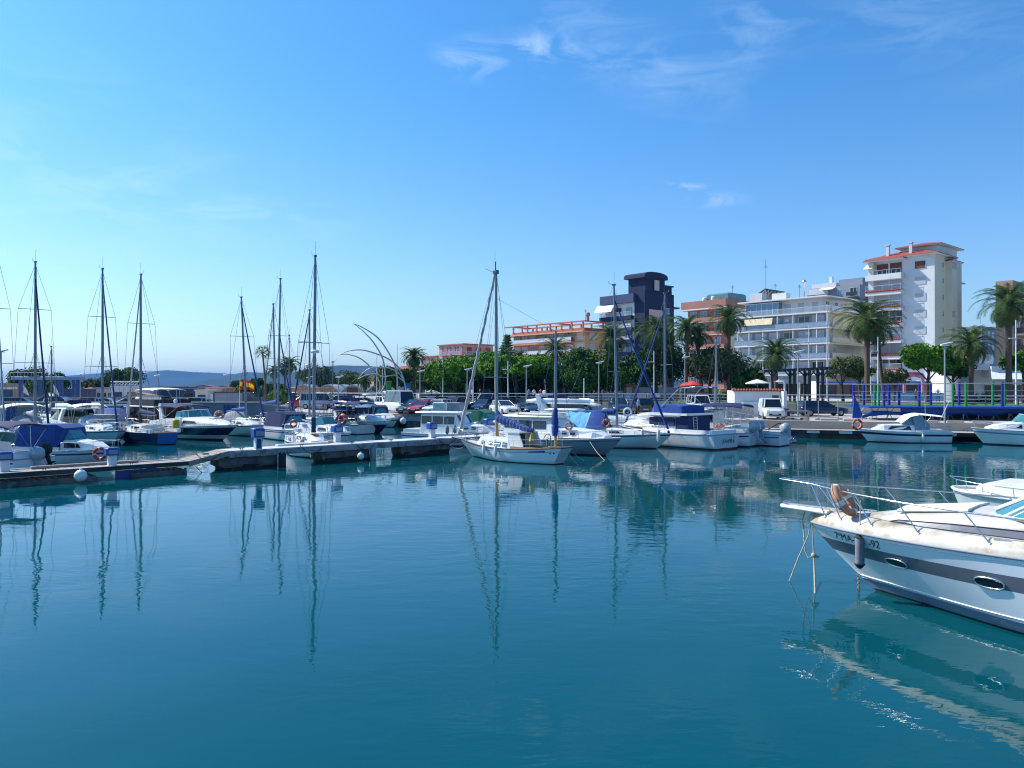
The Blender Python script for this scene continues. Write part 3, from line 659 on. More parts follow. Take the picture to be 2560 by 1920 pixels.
def sailboat(label, mpx, wly, yaw, L, B, mtop, hullm='gelcoat', strip='boot_blue', af='antifoul_dark', furl=('canvas_navy', .93, .07), boomc='canvas_blue', bim=None, spr=(), mastm='mast_alu', lean=0, mr=.10, dodger=None, fb=1.0, fs=.84, boom_len=.36, group='sailing boats moored in the marina', transom=None, teak=False, mfrac=.08, radar=None, covmast=None, wlY=None, cab='gelcoat', furl_lean=0, backstay=True, raisedboom=1.55, s0=.64):
    Ym = wlY or H*F/(wly-HZ); mb_ = Vector((xat(mpx, Ym), Ym)); d = Vector((math.cos(yaw), math.sin(yaw))); mx = L*mfrac
    o = mb_-d*mx; root = thing('sailing_boat', label, 'sailboat', (o.x, o.y, 0), yaw, group)
    hu = Hull(L, B, fb, fs, rake=L*.12, tr=.3, s0=s0, p=2.0, e=.6, wl=.86, q=.95, dip=.06)
    hu.mesh(root, [hullm, af, strip, transom or hullm], ((0, .07, 1), (.07, .9, 0), (.9, .97, 2), (.97, 1.01, 0)), transom_mi=3)
    hu.deck(root, cab); hu.rim(root, 'mast_alu', .025, 1.01, 'toe_rail')
    st = [(-L*.16, hu.fs-.05, hu.fs+.42, B*.27, B*.24, .05), (L*.05, fb*.9-.05, fb*.93+.36, B*.27, B*.22, .05), (L*.22, fb*.96-.05, fb+.18, B*.17, B*.12, .03), (L*.27, fb*.97-.05, fb+.02, B*.11, B*.08, .01)]
    cabin(root, cab, st, name='coachroof'); side_windows(root, st, [(-L*.12, L*.0, .35, .8), (L*.03, L*.14, .35, .75)])
    if teak:
        t = MB(); t.bx(L*.06, L*.2, -B*.1, B*.1, fb+.37, fb+.385, 0, RY(.0)); t.build('foredeck_panel', 'teak', root)
    c = MB(); c.bx(-L*.44, -L*.17, -B*.24, B*.24, hu.fs-.02, hu.fs+.02, 0); c.bx(-L*.44, -L*.17, -B*.33, -B*.24, hu.fs-.02, hu.fs+.24, 1); c.bx(-L*.44, -L*.17, B*.24, B*.33, hu.fs-.02, hu.fs+.24, 1); c.build('cockpit', ['dark_wood', cab], root)
    wlh = MB(); wlh.torus(.32, .018, T3(-L*.34, 0, hu.fs+.62) @ RY(R(80)), 0, 18, 5); wlh.tube([(-L*.34-.02, 0, hu.fs), (-L*.34-.02, 0, hu.fs+.62)], .05, 6); wlh.build('steering_wheel', 'steel', root)
    zt = zat(mtop, Ym+0); 
    lv = Vector((lean/F*Ym, 0)); lx = lv.dot(d); ly = lv.dot(Vector((-d.y, d.x)))
    base = Vector((mx, 0, fb+.2)); top = Vector((mx+lx, ly, zt))
    m = MB(); m.tube([base, base.lerp(top, .5), top], [mr, mr*.9, mr*.65], 8); mast = m.build('mast', mastm, root)
    m = MB(); m.tube([top, top+Vector((.02, .02, .9))], .008, 4); m.tube([top+Vector((-.05, -.05, 0)), top+Vector((-.35, -.1, .12)), top+Vector((-.4, -.1, .3))], .012, 4); m.bx(top.x-.12, top.x+.12, top.y-.07, top.y+.07, zt-.05, zt+.06); m.build('masthead_gear', 'mast_dark', mast)
    w = MB()
    ch = []
    for py in spr:
        z = zat(py, Ym); f = (z-base.z)/(zt-base.z); c_ = base.lerp(top, f); sw = B*(.30 if len(spr) > 1 and py == min(spr) else .36)
        s_ = MB(); s_.tube([c_+Vector((-.15, sw, -.0)), c_, c_+Vector((-.15, -sw, 0))], .022, 5); s_.build('spreader', mastm, mast); ch.append((z, c_, sw))
    for sd in (1, -1):
        pts = [Vector((mx-.25, sd*B*.44, fb))]+[c_+Vector((-.15, sd*sw, 0)) for z, c_, sw in sorted(ch, key=lambda q: q[0])]+[base.lerp(top, .985)]; w.tube(pts, .011, 4)
        w.tube([Vector((mx+.2, sd*B*.42, fb)), base.lerp(top, .48)], .009, 4); w.tube([Vector((mx-.5, sd*B*.42, fb)), base.lerp(top, .46)], .009, 4)
    if backstay:
        w.tube([Vector((-L*.48, 0, hu.fs+.1)), top], .011, 4)
    w.tube([Vector((mx+.12, .06, fb+.6)), base.lerp(top, .97)+Vector((.12, .06, 0))], .009, 4); w.tube([Vector((mx-.12, .1, fb+.6)), base.lerp(top, .97)+Vector((-.1, .08, 0))], .009, 4)
    w.tube([Vector((L*.49, 0, fb+.1)), base.lerp(top, .96)], .009, 4)
    w.build('standing_rigging', 'wire', root)
    if furl:
        f = MB(); a = Vector((L*.475, 0, fb+.35)); b = base.lerp(top, furl[1]); n = 22; r = random.Random(int(mpx)); f.tube([a.lerp(b, i/n)+Vector((0, 0, -.12*math.sin(math.pi*i/n))) for i in range(n+1)], [furl[2]*(1-.45*i/n)*(1+r.uniform(-.12, .12)) for i in range(n+1)], 7); f.lathe([(.06, -.25), (.09, -.22), (.09, -.08), (.06, -.05)], 8, 0, None, (L*.478, 0, fb+.3)); f.build('furled_jib', furl[0], root)
    zb = fb+raisedboom-.55; bl = L*boom_len
    bm = MB(); bm.tube([(mx-.1, 0, zb), (mx-bl, 0, zb+.05)], .06, 7); bo = bm.build('boom', mastm, root)
    if boomc:
        b = MB(); cover_roll(b, [(mx-.02, 0, zb+.55), (mx-.12, 0, zb+.25), (mx-bl*.4, 0, zb+.17), (mx-bl*.98, 0, zb+.12)], [.10, .20, .17, .10], int(mpx)); b.build('sail_cover', boomc, bo)
    if covmast: b = MB(); b.tube([(mx, 0, fb+.35+k*.12) for k in range(9)], [.13+.02*(k % 2) for k in range(9)], 8); b.build('mast_cover', covmast, mast)
    if radar: b = MB(); z = zat(radar, Ym); b.lathe([(.05, 0), (.24, .02), (.26, .12), (.2, .2), (.02, .22)], 12, 0, None, (mx+.35, 0, z)); b.tube([(mx, 0, z-.1), (mx+.35, 0, z)], .03, 4); b.build('radar_dome', 'gelcoat', mast)
    if bim: bimini(root, -L*.47, -L*.22, B*.38, fs+1.95, bim)
    if dodger:
        x0 = -L*.20; rings = []
        for i, (x, z, w_) in enumerate([(x0-.35, .95, B*.30), (x0+.15, 1.0, B*.30), (x0+.6, .75, B*.27), (x0+1.1, .36, B*.23)]):
            rings.append([(x, -w_*math.cos(a)*1.0, fs+.35+z*math.sin(a)**.6*.85) for a in [math.pi*k/10 for k in range(11)]])
        b = MB(); b.loft(rings, False, False, False, 0, True); b.build('spray_hood', dodger, root)
    hu.rails(root, .05, .93, .58, 'steel', .012, True, 1.3, name='guard_rail')
    p_ = MB()
    for z in (.32, .62): p_.tube([hu.pt(.12, 1, 1)+Vector((0, -.06, z)), (-L/2-.02, B*.3, fs+z), (-L/2-.02, -B*.3, fs+z), hu.pt(.12, 1, -1)+Vector((0, .06, z))], .014, 4)
    for y in (.3, -.3): p_.tube([(-L/2+.05, B*y, fs), (-L/2-.02, B*y, fs+.62)], .014, 4)
    p_.build('pushpit', 'steel', root)
    return root, hu
def loc2w(root, P):
    return Matrix.Translation(root.location) @ Matrix.Rotation(root.rotation_euler.z, 4, 'Z') @ Vector(P)
def clutter(root, hu, seed, n=7):     # ropes, fenders and bags heaped on deck
    r = random.Random(seed); b = MB()
    for i in range(n):
        t = r.uniform(.1, .8); P = hu.pt(t, 1, r.choice((1, -1))); P.y *= r.uniform(.3, .8); k = r.random()
        if k < .5: b.torus(.16, .05, T3(P.x, P.y, P.z+.06), 0, 14, 5)
        else: b.ball((P.x, P.y, P.z+.1), (.2, .14, .12), 1, 7, 5)
    b.build('deck_ropes', ['rope', 'canvas_grey'], root)

def express(label, px, wly, yaw, L, B, hullm='gelcoat', bands=None, arch=True, bim=None, fb=1.12, fs=.9, glass='glass_teal', top='gelcoat', anchor=0, extra_mats=(), group='motor boats moored in the marina', hardtop=False, fly=False, wlY=None, cover=None, strip='boot_blue'):
    Y = wlY or H*F/(wly-HZ); d = Vector((math.cos(yaw), math.sin(yaw))); o = Vector((xat(px, Y), Y))-d*anchor*L
    root = thing('motor_cruiser', label, 'motorboat', (o.x, o.y, 0), yaw, group)
    hu = Hull(L, B, fb, fs, rake=L*.17, tr=-.1, s0=.9, p=2.4, e=1.3, wl=.9)
    hu.mesh(root, [hullm, 'antifoul_dark', strip, top]+list(extra_mats), bands or ((0, .08, 1), (.08, .80, 0), (.80, .86, 2), (.86, 1.01, 3)), transom_mi=0)
    hu.deck(root, top); hu.rim(root, 'rubber_grey', .035, .97)
    zt = fb+.02
    st = [(L*.42, fb*.97-.05, fb+.02, B*.10, B*.05, .02), (L*.30, fb*.95-.05, fb+.22, B*.28, B*.20, .08), (L*.10, fb*.9-.05, fb+.42, B*.40, B*.32, .09), (-L*.02, fb*.85-.05, fb+.48, B*.42, B*.36, .06)]
    cabin(root, top, st, name='foredeck_cabin', sm=True)
    h = MB(); h.bx(L*.17, L*.24, -B*.09, B*.09, fb+.38, fb+.42, 0, None, .02); h.build('deck_hatch', 'glass_dark', root)
    side_windows(root, st, [(L*.0, L*.16, .35, .7, .0, -.3)], 'glass_dark')
    # cockpit coaming
    c = MB()
    for sd in (1, -1): c.loft([[(x, sd*B*.43, z0), (x, sd*B*.47, z0), (x, sd*B*.45, z1), (x, sd*B*.41, z1)] for x, z0, z1 in [(L*.0, fb*.84, fb+.42), (-L*.2, fs, fb+.35), (-L*.46, fs-.05, fs+.32)]], True, True, True, 0, False)
    c.bx(-L*.47, -L*.44, -B*.43, B*.43, fs-.05, fs+.33); c.build('coaming', top, root)
    s_ = MB(); s_.bx(-L*.42, -L*.3, -B*.38, B*.38, fs, fs+.36, 0, None, .05); s_.bx(-L*.12, -L*.06, -B*.3, -B*.08, fs, fs+.75, 0, None, .05); s_.build('seat', 'canvas_white', root)
    # wrap windscreen
    zw = fb+.44; pts = []; N = 12
    for i in range(N+1):
        a = math.pi*i/N; pts.append((-L*.10+L*.16*math.sin(a)**.7, B*.40*math.cos(a)))
    hts = .62
    rings = [[(x, y, zw) for x, y in pts], [(x-.42*math.sin(math.pi*i/N)-.1, y*.88, zw+hts*(.72+.28*math.sin(math.pi*i/N))) for i, (x, y) in enumerate(pts)]]
    g_ = MB(); g_.loft(rings, False, False, False, 0, False); g_.loft([[(x-.015, y*.985, z) for x, y, z in r_] for r_ in rings], False, False, False, 0, False); ws = g_.build('windscreen', glass, root)
    fr = MB(); fr.tube(rings[1], .025, 5); fr.tube(rings[0], .02, 5)
    for i in (0, 3, 6, 9, 12): fr.tube([rings[0][i], rings[1][i]], .02, 5)
    fr.build('windscreen_frame', 'gelcoat', ws)
    if hardtop or fly:
        zr = zw+hts+.15
        rf = MB(); rf.loft([[(x, -w_, z), (x, w_, z), (x, w_*.96, z+.09), (x, 0, z+.13), (x, -w_*.96, z+.09)] for x, w_, z in [(L*.06-.3, B*.24, zr-.12), (-L*.02, B*.36, zr), (-L*.30, B*.40, zr+.02), (-L*.36, B*.36, zr)]], True, True, True, 0, True); rf.build('hardtop', top, root)
        g_ = MB()
        for sd in (1, -1): g_.add([(-L*.10, sd*B*.40, zw), (L*.0, sd*B*.36, zw), (-L*.02, sd*B*.35, zr+.02), (-L*.2, sd*B*.385, zr+.02), (-L*.27, sd*B*.42, zw)], [(0, 1, 2, 3, 4)] if sd < 0 else [(4, 3, 2, 1, 0)], 0)
        g_.add([(L*.05, -B*.26, zw+.05), (L*.05, B*.26, zw+.05), (L*.0, B*.25, zr-.02), (L*.0, -B*.25, zr-.02)], [(0, 1, 2, 3)]); g_.build('side_window', 'glass_dark', root)
        for sd in (1, -1): pl = MB(); pl.loft([[(-L*.27, sd*B*.44, zw-.3), (-L*.21, sd*B*.44, zw-.3), (-L*.21, sd*B*.40, zw-.3), (-L*.27, sd*B*.40, zw-.3)], [(-L*.34, sd*B*.41, zr+.03), (-L*.28, sd*B*.41, zr+.03), (-L*.28, sd*B*.38, zr+.03), (-L*.34, sd*B*.38, zr+.03)]], True, True, True); pl.build('roof_pillar', top, root)
    if fly:
        f = MB()
        for sd in (1, -1): f.loft([[(x, sd*w_, z0), (x, sd*(w_+.06), z0), (x-.05, sd*(w_+.02), z1), (x-.05, sd*(w_-.04), z1)] for x, w_, z0, z1 in [(-L*.0, B*.16, zr+.05, zr+.38), (-L*.08, B*.33, zr+.08, zr+.46), (-L*.34, B*.36, zr+.08, zr+.5), (-L*.42, B*.34, zr+.1, zr+.34)]], True, True, True, 0, True)
        f.loft([[(-L*.0, -B*.17, zr+.05), (-L*.0, B*.17, zr+.05), (-L*.03, B*.16, zr+.4), (-L*.03, -B*.16, zr+.4)], [(-L*.02, -B*.17, zr+.05), (-L*.02, B*.17, zr+.05), (-L*.04, B*.16, zr+.4), (-L*.04, -B*.16, zr+.4)]], True, True, True); f.build('flybridge', top, root)
        f = MB(); f.bx(-L*.28, -L*.2, -B*.28, B*.28, zr+.1, zr+.75, 0, None, .06); f.bx(-L*.14, -L*.09, -B*.2, B*.0, zr+.1, zr+.6, 0, None, .05); f.build('flybridge_seat', 'canvas_navy', root)
    if arch:
        za = zw+.95+(.5 if fly else 0); a_ = MB(); ax = -L*.30
        for sd in (1, -1): a_.loft([[(ax-.15, sd*B*.44, zw-.25), (ax+.4, sd*B*.44, zw-.25), (ax+.4, sd*B*.40, zw-.25), (ax-.15, sd*B*.40, zw-.25)], [(ax-.62, sd*B*.40, za), (ax-.25, sd*B*.40, za), (ax-.25, sd*B*.34, za), (ax-.62, sd*B*.34, za)]], True, True, True, 0, False)
        a_.bx(ax-.62, ax-.25, -B*.40, B*.40, za-.02, za+.12, 0, None, .03); a_.build('radar_arch', top, root)
        a_ = MB(); a_.ball((ax-.45, 0, za+.3), .17, 0, 10, 7); a_.tube([(ax-.45, .4, za+.1), (ax-.6, .4, za+1.4)], .01, 4); a_.build('antenna', 'gelcoat', root)
    if bim: bimini(root, -L*.40, -L*.08, B*.42, zw+1.0+(.75 if fly else 0), bim, zb=zw)
    if cover:
        cv = MB(); zc = zw+.5; cv.loft([[(x, -w_, z0), (x, w_, z0), (x, w_*.8, z1), (x, -w_*.8, z1)] for x, w_, z0, z1 in [(L*.06, B*.36, zw-.02, zw+.1), (-L*.04, B*.42, zw-.05, zc+.2), (-L*.2, B*.46, fs+.2, zc+.15), (-L*.45, B*.45, fs+.15, fs+.45)]], True, True, True, 0, True); cv.build('boat_cover', cover, root)
    hu.rails(root, .42, .97, .5, 'steel', .014, False, .95, name='bow_rail')
    pf = MB(); pf.loft([[(-L/2-.55, -B*.38, .32), (-L/2+.1, -B*.42, .32), (-L/2+.1, B*.42, .32), (-L/2-.55, B*.38, .32)], [(-L/2-.55, -B*.38, .42), (-L/2+.1, -B*.42, .42), (-L/2+.1, B*.42, .42), (-L/2-.55, B*.38, .42)]], True, True, True, 0, False); pf.build('swim_platform', top, root)
    return root, hu

# ---------------- left of frame: boats lying behind the plank pontoon, from left
r1, h1 = sailboat('white sloop at the far left edge, only its rigging and stern in view', -14, 1120, YAW_IN, 9.5, 3.1, 600, spr=(908, 770), furl=('sail_grey', .92, .06), bim='canvas_white', boomc='canvas_grey')
r1, h1 = sailboat('white sloop with dark furled jib, pale bimini and low white coachroof, left of the crane', 88, 1113, YAW_IN, 10.4, 3.4, 655, spr=(773, 907), furl=('canvas_navy', .90, .085), bim='canvas_white', boomc='sail_grey', dodger='canvas_grey', hullm='gelcoat_old', fb=1.05, fs=.9)
clutter(r1, h1, 3)
r1, h1 = sailboat('pale blue hulled sloop with small dinghy on its foredeck, second mast from left', 256, 1107, YAW_IN, 9.2, 3.1, 672, spr=(792, 916), furl=('slate_hull', .93, .075), bim='canvas_white', boomc=None, hullm='gelcoat_pale_blue', fb=1.05, dodger='panel_glass', raisedboom=1.5)
clutter(r1, h1, 4)
dg = Hull(2.3, 1.2, .4, .34, rake=.4, s0=.9); t = thing('deck_dinghy', 'small grey striped dinghy upside down on the pale blue sloop', 'dinghy', loc2w(r1, (2.5, 0, 1.75)), YAW_IN+.35); t.rotation_euler = (0, 0, YAW_IN+.35)
dg.mesh(t, ['canvas_grey', 'gelcoat', 'stripe_black'], ((0, .3, 1), (.3, .5, 2), (.5, 1.1, 0)), hs=[0, .3, .5, .75, 1]); dg.deck(t, 'canvas_grey', .02)
lifebuoy(loc2w(r1, (-4.4, 1.0, 1.5)), 'buoy_orange', 'orange lifebuoy on the stern rail of the pale blue sloop', (R(90), 0, YAW_IN+R(90)))
r1, h1 = sailboat('dark blue sloop showing its bright blue transom with a yellow rescue pack', 352, 1101, YAW_OUT, 9.8, 3.3, 686, spr=(809, 928), furl=('sail_grey', .95, .08), boomc='canvas_navy', hullm='slate_hull', transom='blue_transom', covmast='canvas_black', mfrac=.12, s0=.42)
clutter(r1, h1, 5, 12)
b = MB(); b.bx(-.16, .16, -.22, .22, -.32, .3, 0, None, .06); one(b, 'rescue_pack', 'yellow', 'yellow rescue sling pack on the stern rail of the dark blue sloop', 'rescue pack', loc2w(r1, (-5.0, -.5, 1.5)), YAW_OUT)
r1, h1 = sailboat('white sloop with leaning mast and bright blue furled jib in front of the flag', 617, 1088, YAW_IN, 8.6, 2.9, 743, spr=(841,), furl=('canvas_blue', .93, .075), boomc='canvas_blue', lean=-14, dodger='canvas_grey')
clutter(r1, h1, 6)
r1, h1 = sailboat('white sloop with big blue cover on its boom, mast between the pair of crossed furls', 694, 1086, YAW_IN-.1, 9.2, 3.0, 697, spr=(839, 940), furl=('canvas_blue', .62, .075), boomc='canvas_blue', lean=7, mfrac=.05, raisedboom=2.1, boom_len=.42)
r1, h1 = sailboat('smaller sloop behind with slim mast and loose dark jib, right of the leaning mast', 690, 1074, YAW_OUT, 7.8, 2.7, 760, spr=(897,), furl=('mast_dark', .96, .06), boomc='canvas_navy', lean=-7)
r1, h1 = sailboat('sloop with a navy bimini and steep dark furled jib behind the tallest mast', 774, 1078, YAW_OUT, 9.4, 3.1, 775, spr=(855,), furl=('canvas_navy', .97, .08), boomc='canvas_navy', bim='canvas_navy', radar=916)
clutter(r1, h1, 8)
r1, h1 = sailboat('white cruising yacht with navy bimini and sprayhood left of the navy flybridge cruiser', 832, 1080, YAW_OUT+.1, 8.8, 3.1, 905, spr=(), furl=None, boomc='canvas_blue', bim='canvas_navy', dodger='canvas_navy', mr=.05)
r1, h1 = sailboat('bare distant mast and sloop beyond the blue covers', 723, 1062, YAW_IN, 8, 2.8, 838, spr=(920,), furl=None, boomc=None, mr=.07)
r1, h1 = sailboat('distant sloop near the crane, thin mast only above the harbour wall', 128, 1068, YAW_IN, 7.5, 2.6, 866, spr=(), furl=('wire', .95, .02), boomc='canvas_white', mr=.07, wlY=78)
r1, h1 = sailboat('white daysailer with teak foredeck and the tallest mast, just behind the pier', 784, 1137, YAW_IN-.24, 7.4, 2.6, 640, spr=(857,), furl=None, boomc=None, covmast='canvas_navy', mastm='mast_alu', lean=4, teak=True, mr=.105, radar=884, mfrac=.06, wlY=46.2)
clutter(r1, h1, 9)
# motor boats, left
def small_cuddy(label, px, py, Y, yaw, L, B, cover=None, hullm='gelcoat', top=None, motor=True, fb=.95, fs=.8, screen=True, stripe='boot_blue', name='cuddy_boat', cat='motorboat', group='motor boats moored in the marina'):
    t = thing(name, label, cat, (xat(px, Y), Y, 0), yaw, group)
    hu = Hull(L, B, fb, fs, rake=L*.13, tr=.0, s0=.9, p=2.3, e=1.1, wl=.86)
    hu.mesh(t, [hullm, 'antifoul_dark', stripe], ((0, .08, 1), (.08, .72, 0), (.72, .82, 2), (.82, 1.01, 0))); hu.deck(t, 'gelcoat'); hu.rim(t, 'rubber_grey', .03, .98)
    st = [(L*.36, fb-.05, fb+.05, B*.2, B*.12, .02), (L*.26, fb-.05, fb+.28, B*.3, B*.24, .05), (L*.02, fs, fb+.48, B*.38, B*.33, .06)]
    cabin(t, 'gelcoat', st); side_windows(t, st, [(L*.05, L*.2, .35, .8, 0, -.15)])
    c = MB()
    for sd in (1, -1): c.bx(-L*.46, L*.02, sd*B*.42-.04, sd*B*.42+.04, fs-.05, fs+.22)
    c.bx(-L*.47, -L*.44, -B*.42, B*.42, fs-.05, fs+.2); c.bx(-L*.36, -L*.26, -B*.35, B*.35, fs-.1, fs+.25); c.build('coaming', 'gelcoat', t)
    if screen:
        g_ = MB(); r0 = [(L*.02, B*.36, fb+.45), (L*.10, B*.2, fb+.5), (L*.10, -B*.2, fb+.5), (L*.02, -B*.36, fb+.45)]; r1_ = [(-L*.05, B*.32, fb+.95), (L*.03, B*.18, fb+1.0), (L*.03, -B*.18, fb+1.0), (-L*.05, -B*.32, fb+.95)]
        g_.loft([r0, r1_], False, False, False, 0, False); g_.tube(r1_, .018, 4, 1); g_.build('windscreen', ['glass_teal', 'frame_white'], t)
    if cover:
        cv = MB(); cv.loft([[(x, -w_, z0), (x, w_, z0), (x, w_*.84, z1), (x, -w_*.84, z1)] for x, w_, z0, z1 in [(L*.04, B*.38, fb+.4, fb+1.05), (-L*.04, B*.42, fs+.1, fb+1.25), (-L*.40, B*.43, fs+.1, fb+1.2), (-L*.46, B*.42, fs+.1, fb+.9)]], True, True, True, 0, False); cv.build('cockpit_canopy', cover, t)
    if top: bimini(t, -L*.42, L*.02, B*.42, fb+1.5, top, zb=fs+.2)
    hu.rails(t, .55, .97, .42, 'steel', .013, False, .8, name='bow_rail')
    if motor: outboard(t, -L/2-.1, 0, fs-.05, 'motor_grey', 1, 0)
    return t, hu
t, hu = small_cuddy('small white cabin boat under a boxy royal blue canopy behind the plank deck', 178, 0, 40.8, YAW_IN+.62, 5.8, 2.3, 'canvas_blue')
lifebuoy(wp(250, 1134, 37.9), 'buoy_red', 'red lifebuoy on the bow rail of the blue canopied boat', (R(90), 0, YAW_IN+.9), .26, .075)
fender(wp(93, 1150, 37.5), 'buoy_red', 'orange red cylinder fender beside the blue canopied boat', .13, .6)
t, hu = small_cuddy('open boat with navy bimini and tilted outboard at the left edge', -8, 0, 37.5, YAW_OUT+.4, 5.6, 2.3, None, top='canvas_navy')
outboard(t, -2.9, -.5, .9, 'rubber_black', .9, .5)
r1, h1 = express('white flybridge cruiser with swept arch behind the dark furled jib', 165, 1090, YAW_OUT+.15, 9.5, 3.3, fly=True, hardtop=True, arch=False, wlY=64, cover=None)
r1, h1 = express('white sports boat with blue cockpit cover beyond the pale blue sloop', 262, 1085, YAW_OUT, 8.2, 2.9, cover='canvas_blue', arch=True, wlY=68)
r1, h1 = express('cream white flybridge boat with dark covers above the harbour wall', 330, 1085, YAW_OUT+.5, 8.5, 3.1, fly=True, hardtop=True, arch=False, bim='canvas_black', wlY=70)
# big dark trawler yacht
t = thing('trawler_yacht', 'large dark trawler yacht with black mesh flybridge sides behind the navy cruiser', 'yacht', (xat(385, 67), 67, 0), YAW_OUT+.1, 'motor boats moored in the marina')
hu = Hull(12, 4, 1.9, 1.3, rake=1.2, s0=.85); hu.mesh(t, ['gelcoat', 'antifoul_dark', 'boot_blue'], ((0, .1, 1), (.1, .2, 2), (.2, 1.01, 0))); hu.deck(t, 'gelcoat_cream'); hu.rim(t, 'dark_wood', .05)
st = [(3.6, 1.6, 2.9, 1.0, .9, .05), (3.0, 1.5, 3.1, 1.5, 1.4, .05), (-4.8, 1.2, 3.1, 1.6, 1.5, .04)]
cabin(t, 'dark_wood', st, name='deckhouse'); side_windows(t, st, [(-4.4, -2.6, .4, .9), (-2.3, -.4, .4, .9), (-.1, 1.4, .4, .9), (1.6, 2.8, .4, .9)])
m = MB(); m.bx(-5.6, 3.4, -1.95, 1.95, 3.14, 3.28, 0, None, .04); m.build('upper_deck', 'gelcoat', t)
m = MB(); m.bx(-5.4, 1.6, -1.85, -1.8, 3.3, 4.0); m.bx(-5.4, 1.6, 1.8, 1.85, 3.3, 4.0); m.bx(-5.4, -5.35, -1.8, 1.8, 3.3, 4.0); m.build('flybridge_screen', 'canvas_black', t)
m = MB(); m.bx(1.2, 2.2, -1.2, 1.2, 3.3, 4.2, 0, None, .1); m.build('flybridge_console', 'gelcoat', t)
bimini(t, -4.6, .8, 1.7, 5.2, 'canvas_white', zb=3.3)
m = MB(); 
for sd in (1, -1):
    for x in (-5.4, -3.5): m.tube([(x, sd*1.8, 1.3), (x, sd*1.8, 3.14)], .04, 6)
m.build('stanchion', 'steel', t)
t.scale = (.66, .85, .77)
# navy and white express cruiser with fenders
r1, h1 = express('navy and white express cruiser with teal windscreen, navy bimini and five white fenders', 497, 1096, YAW_IN+.14, 11.0, 3.4, 'navy_hull', bands=((0, .1, 1), (.1, .36, 3), (.36, .86, 0), (.86, 1.01, 3)), bim='canvas_navy', fb=1.25, fs=1.0, arch=True)
for i, s in enumerate([.12, .18, .235, .29, .40]):
    P = h1.pt(s, .62, -1); P.y -= .12
    fender(loc2w(r1, P), 'fender_white', ['leftmost white fender on the navy express cruiser', 'second white fender from left on the navy express cruiser', 'middle white fender of five on the navy express cruiser', 'fourth white fender from left on the navy express cruiser', 'rightmost white fender, set apart from the four others'][i], .13, .62, 'white fenders along the navy express cruiser')
lifebuoy(wp(548, 1038, 62), 'buoy_faded', 'pale lifebuoy on the stern arch behind the navy express cruiser', (R(70), 0, .4), .3, .09)
t, hu = small_cuddy('small teal screened runabout between the express cruiser and the leaning mast sloop', 590, 0, 71, YAW_IN, 6.2, 2.4)
t, hu = small_cuddy('small white boat with light blue canopy sides behind the first pier block', 735, 0, 60, YAW_IN, 6.6, 2.5, 'canvas_navy')
lifebuoy(wp(734, 1059, 57), 'buoy_red', 'dark red lifebuoy on a rail behind the white cockpit boat', (R(90), 0, -.3), .24, .07)
t, hu = small_cuddy('white runabout with dark screen right of the tallest mast', 815, 0, 56, YAW_IN, 6.4, 2.4, None)
lifebuoy(wp(857, 1048, 66), 'buoy_red', 'dark red ring in a cover on the stern of the navy flybridge cruiser', (R(90), 0, -.6), .34, .13)
r1, h1 = express('flybridge motor yacht with dark navy hull and sloping white hardtop', 905, 1076, YAW_IN+.02, 8.6, 3.3, 'navy_hull', bands=((0, .08, 1), (.08, .74, 0), (.74, 1.01, 3)), fly=True, hardtop=True, arch=False, fb=1.15, fs=.95, wlY=70)
fender(loc2w(r1, (-2.5, -1.75, 1.1)), 'fender_grey', 'grey fender by the stern of the navy flybridge cruiser', .12, .5)
t, hu = small_cuddy('white fishing boat with bow rail moored at the quay under the white minibus', 950, 0, 80, YAW_IN, 6.5, 2.4, 'canvas_navy')

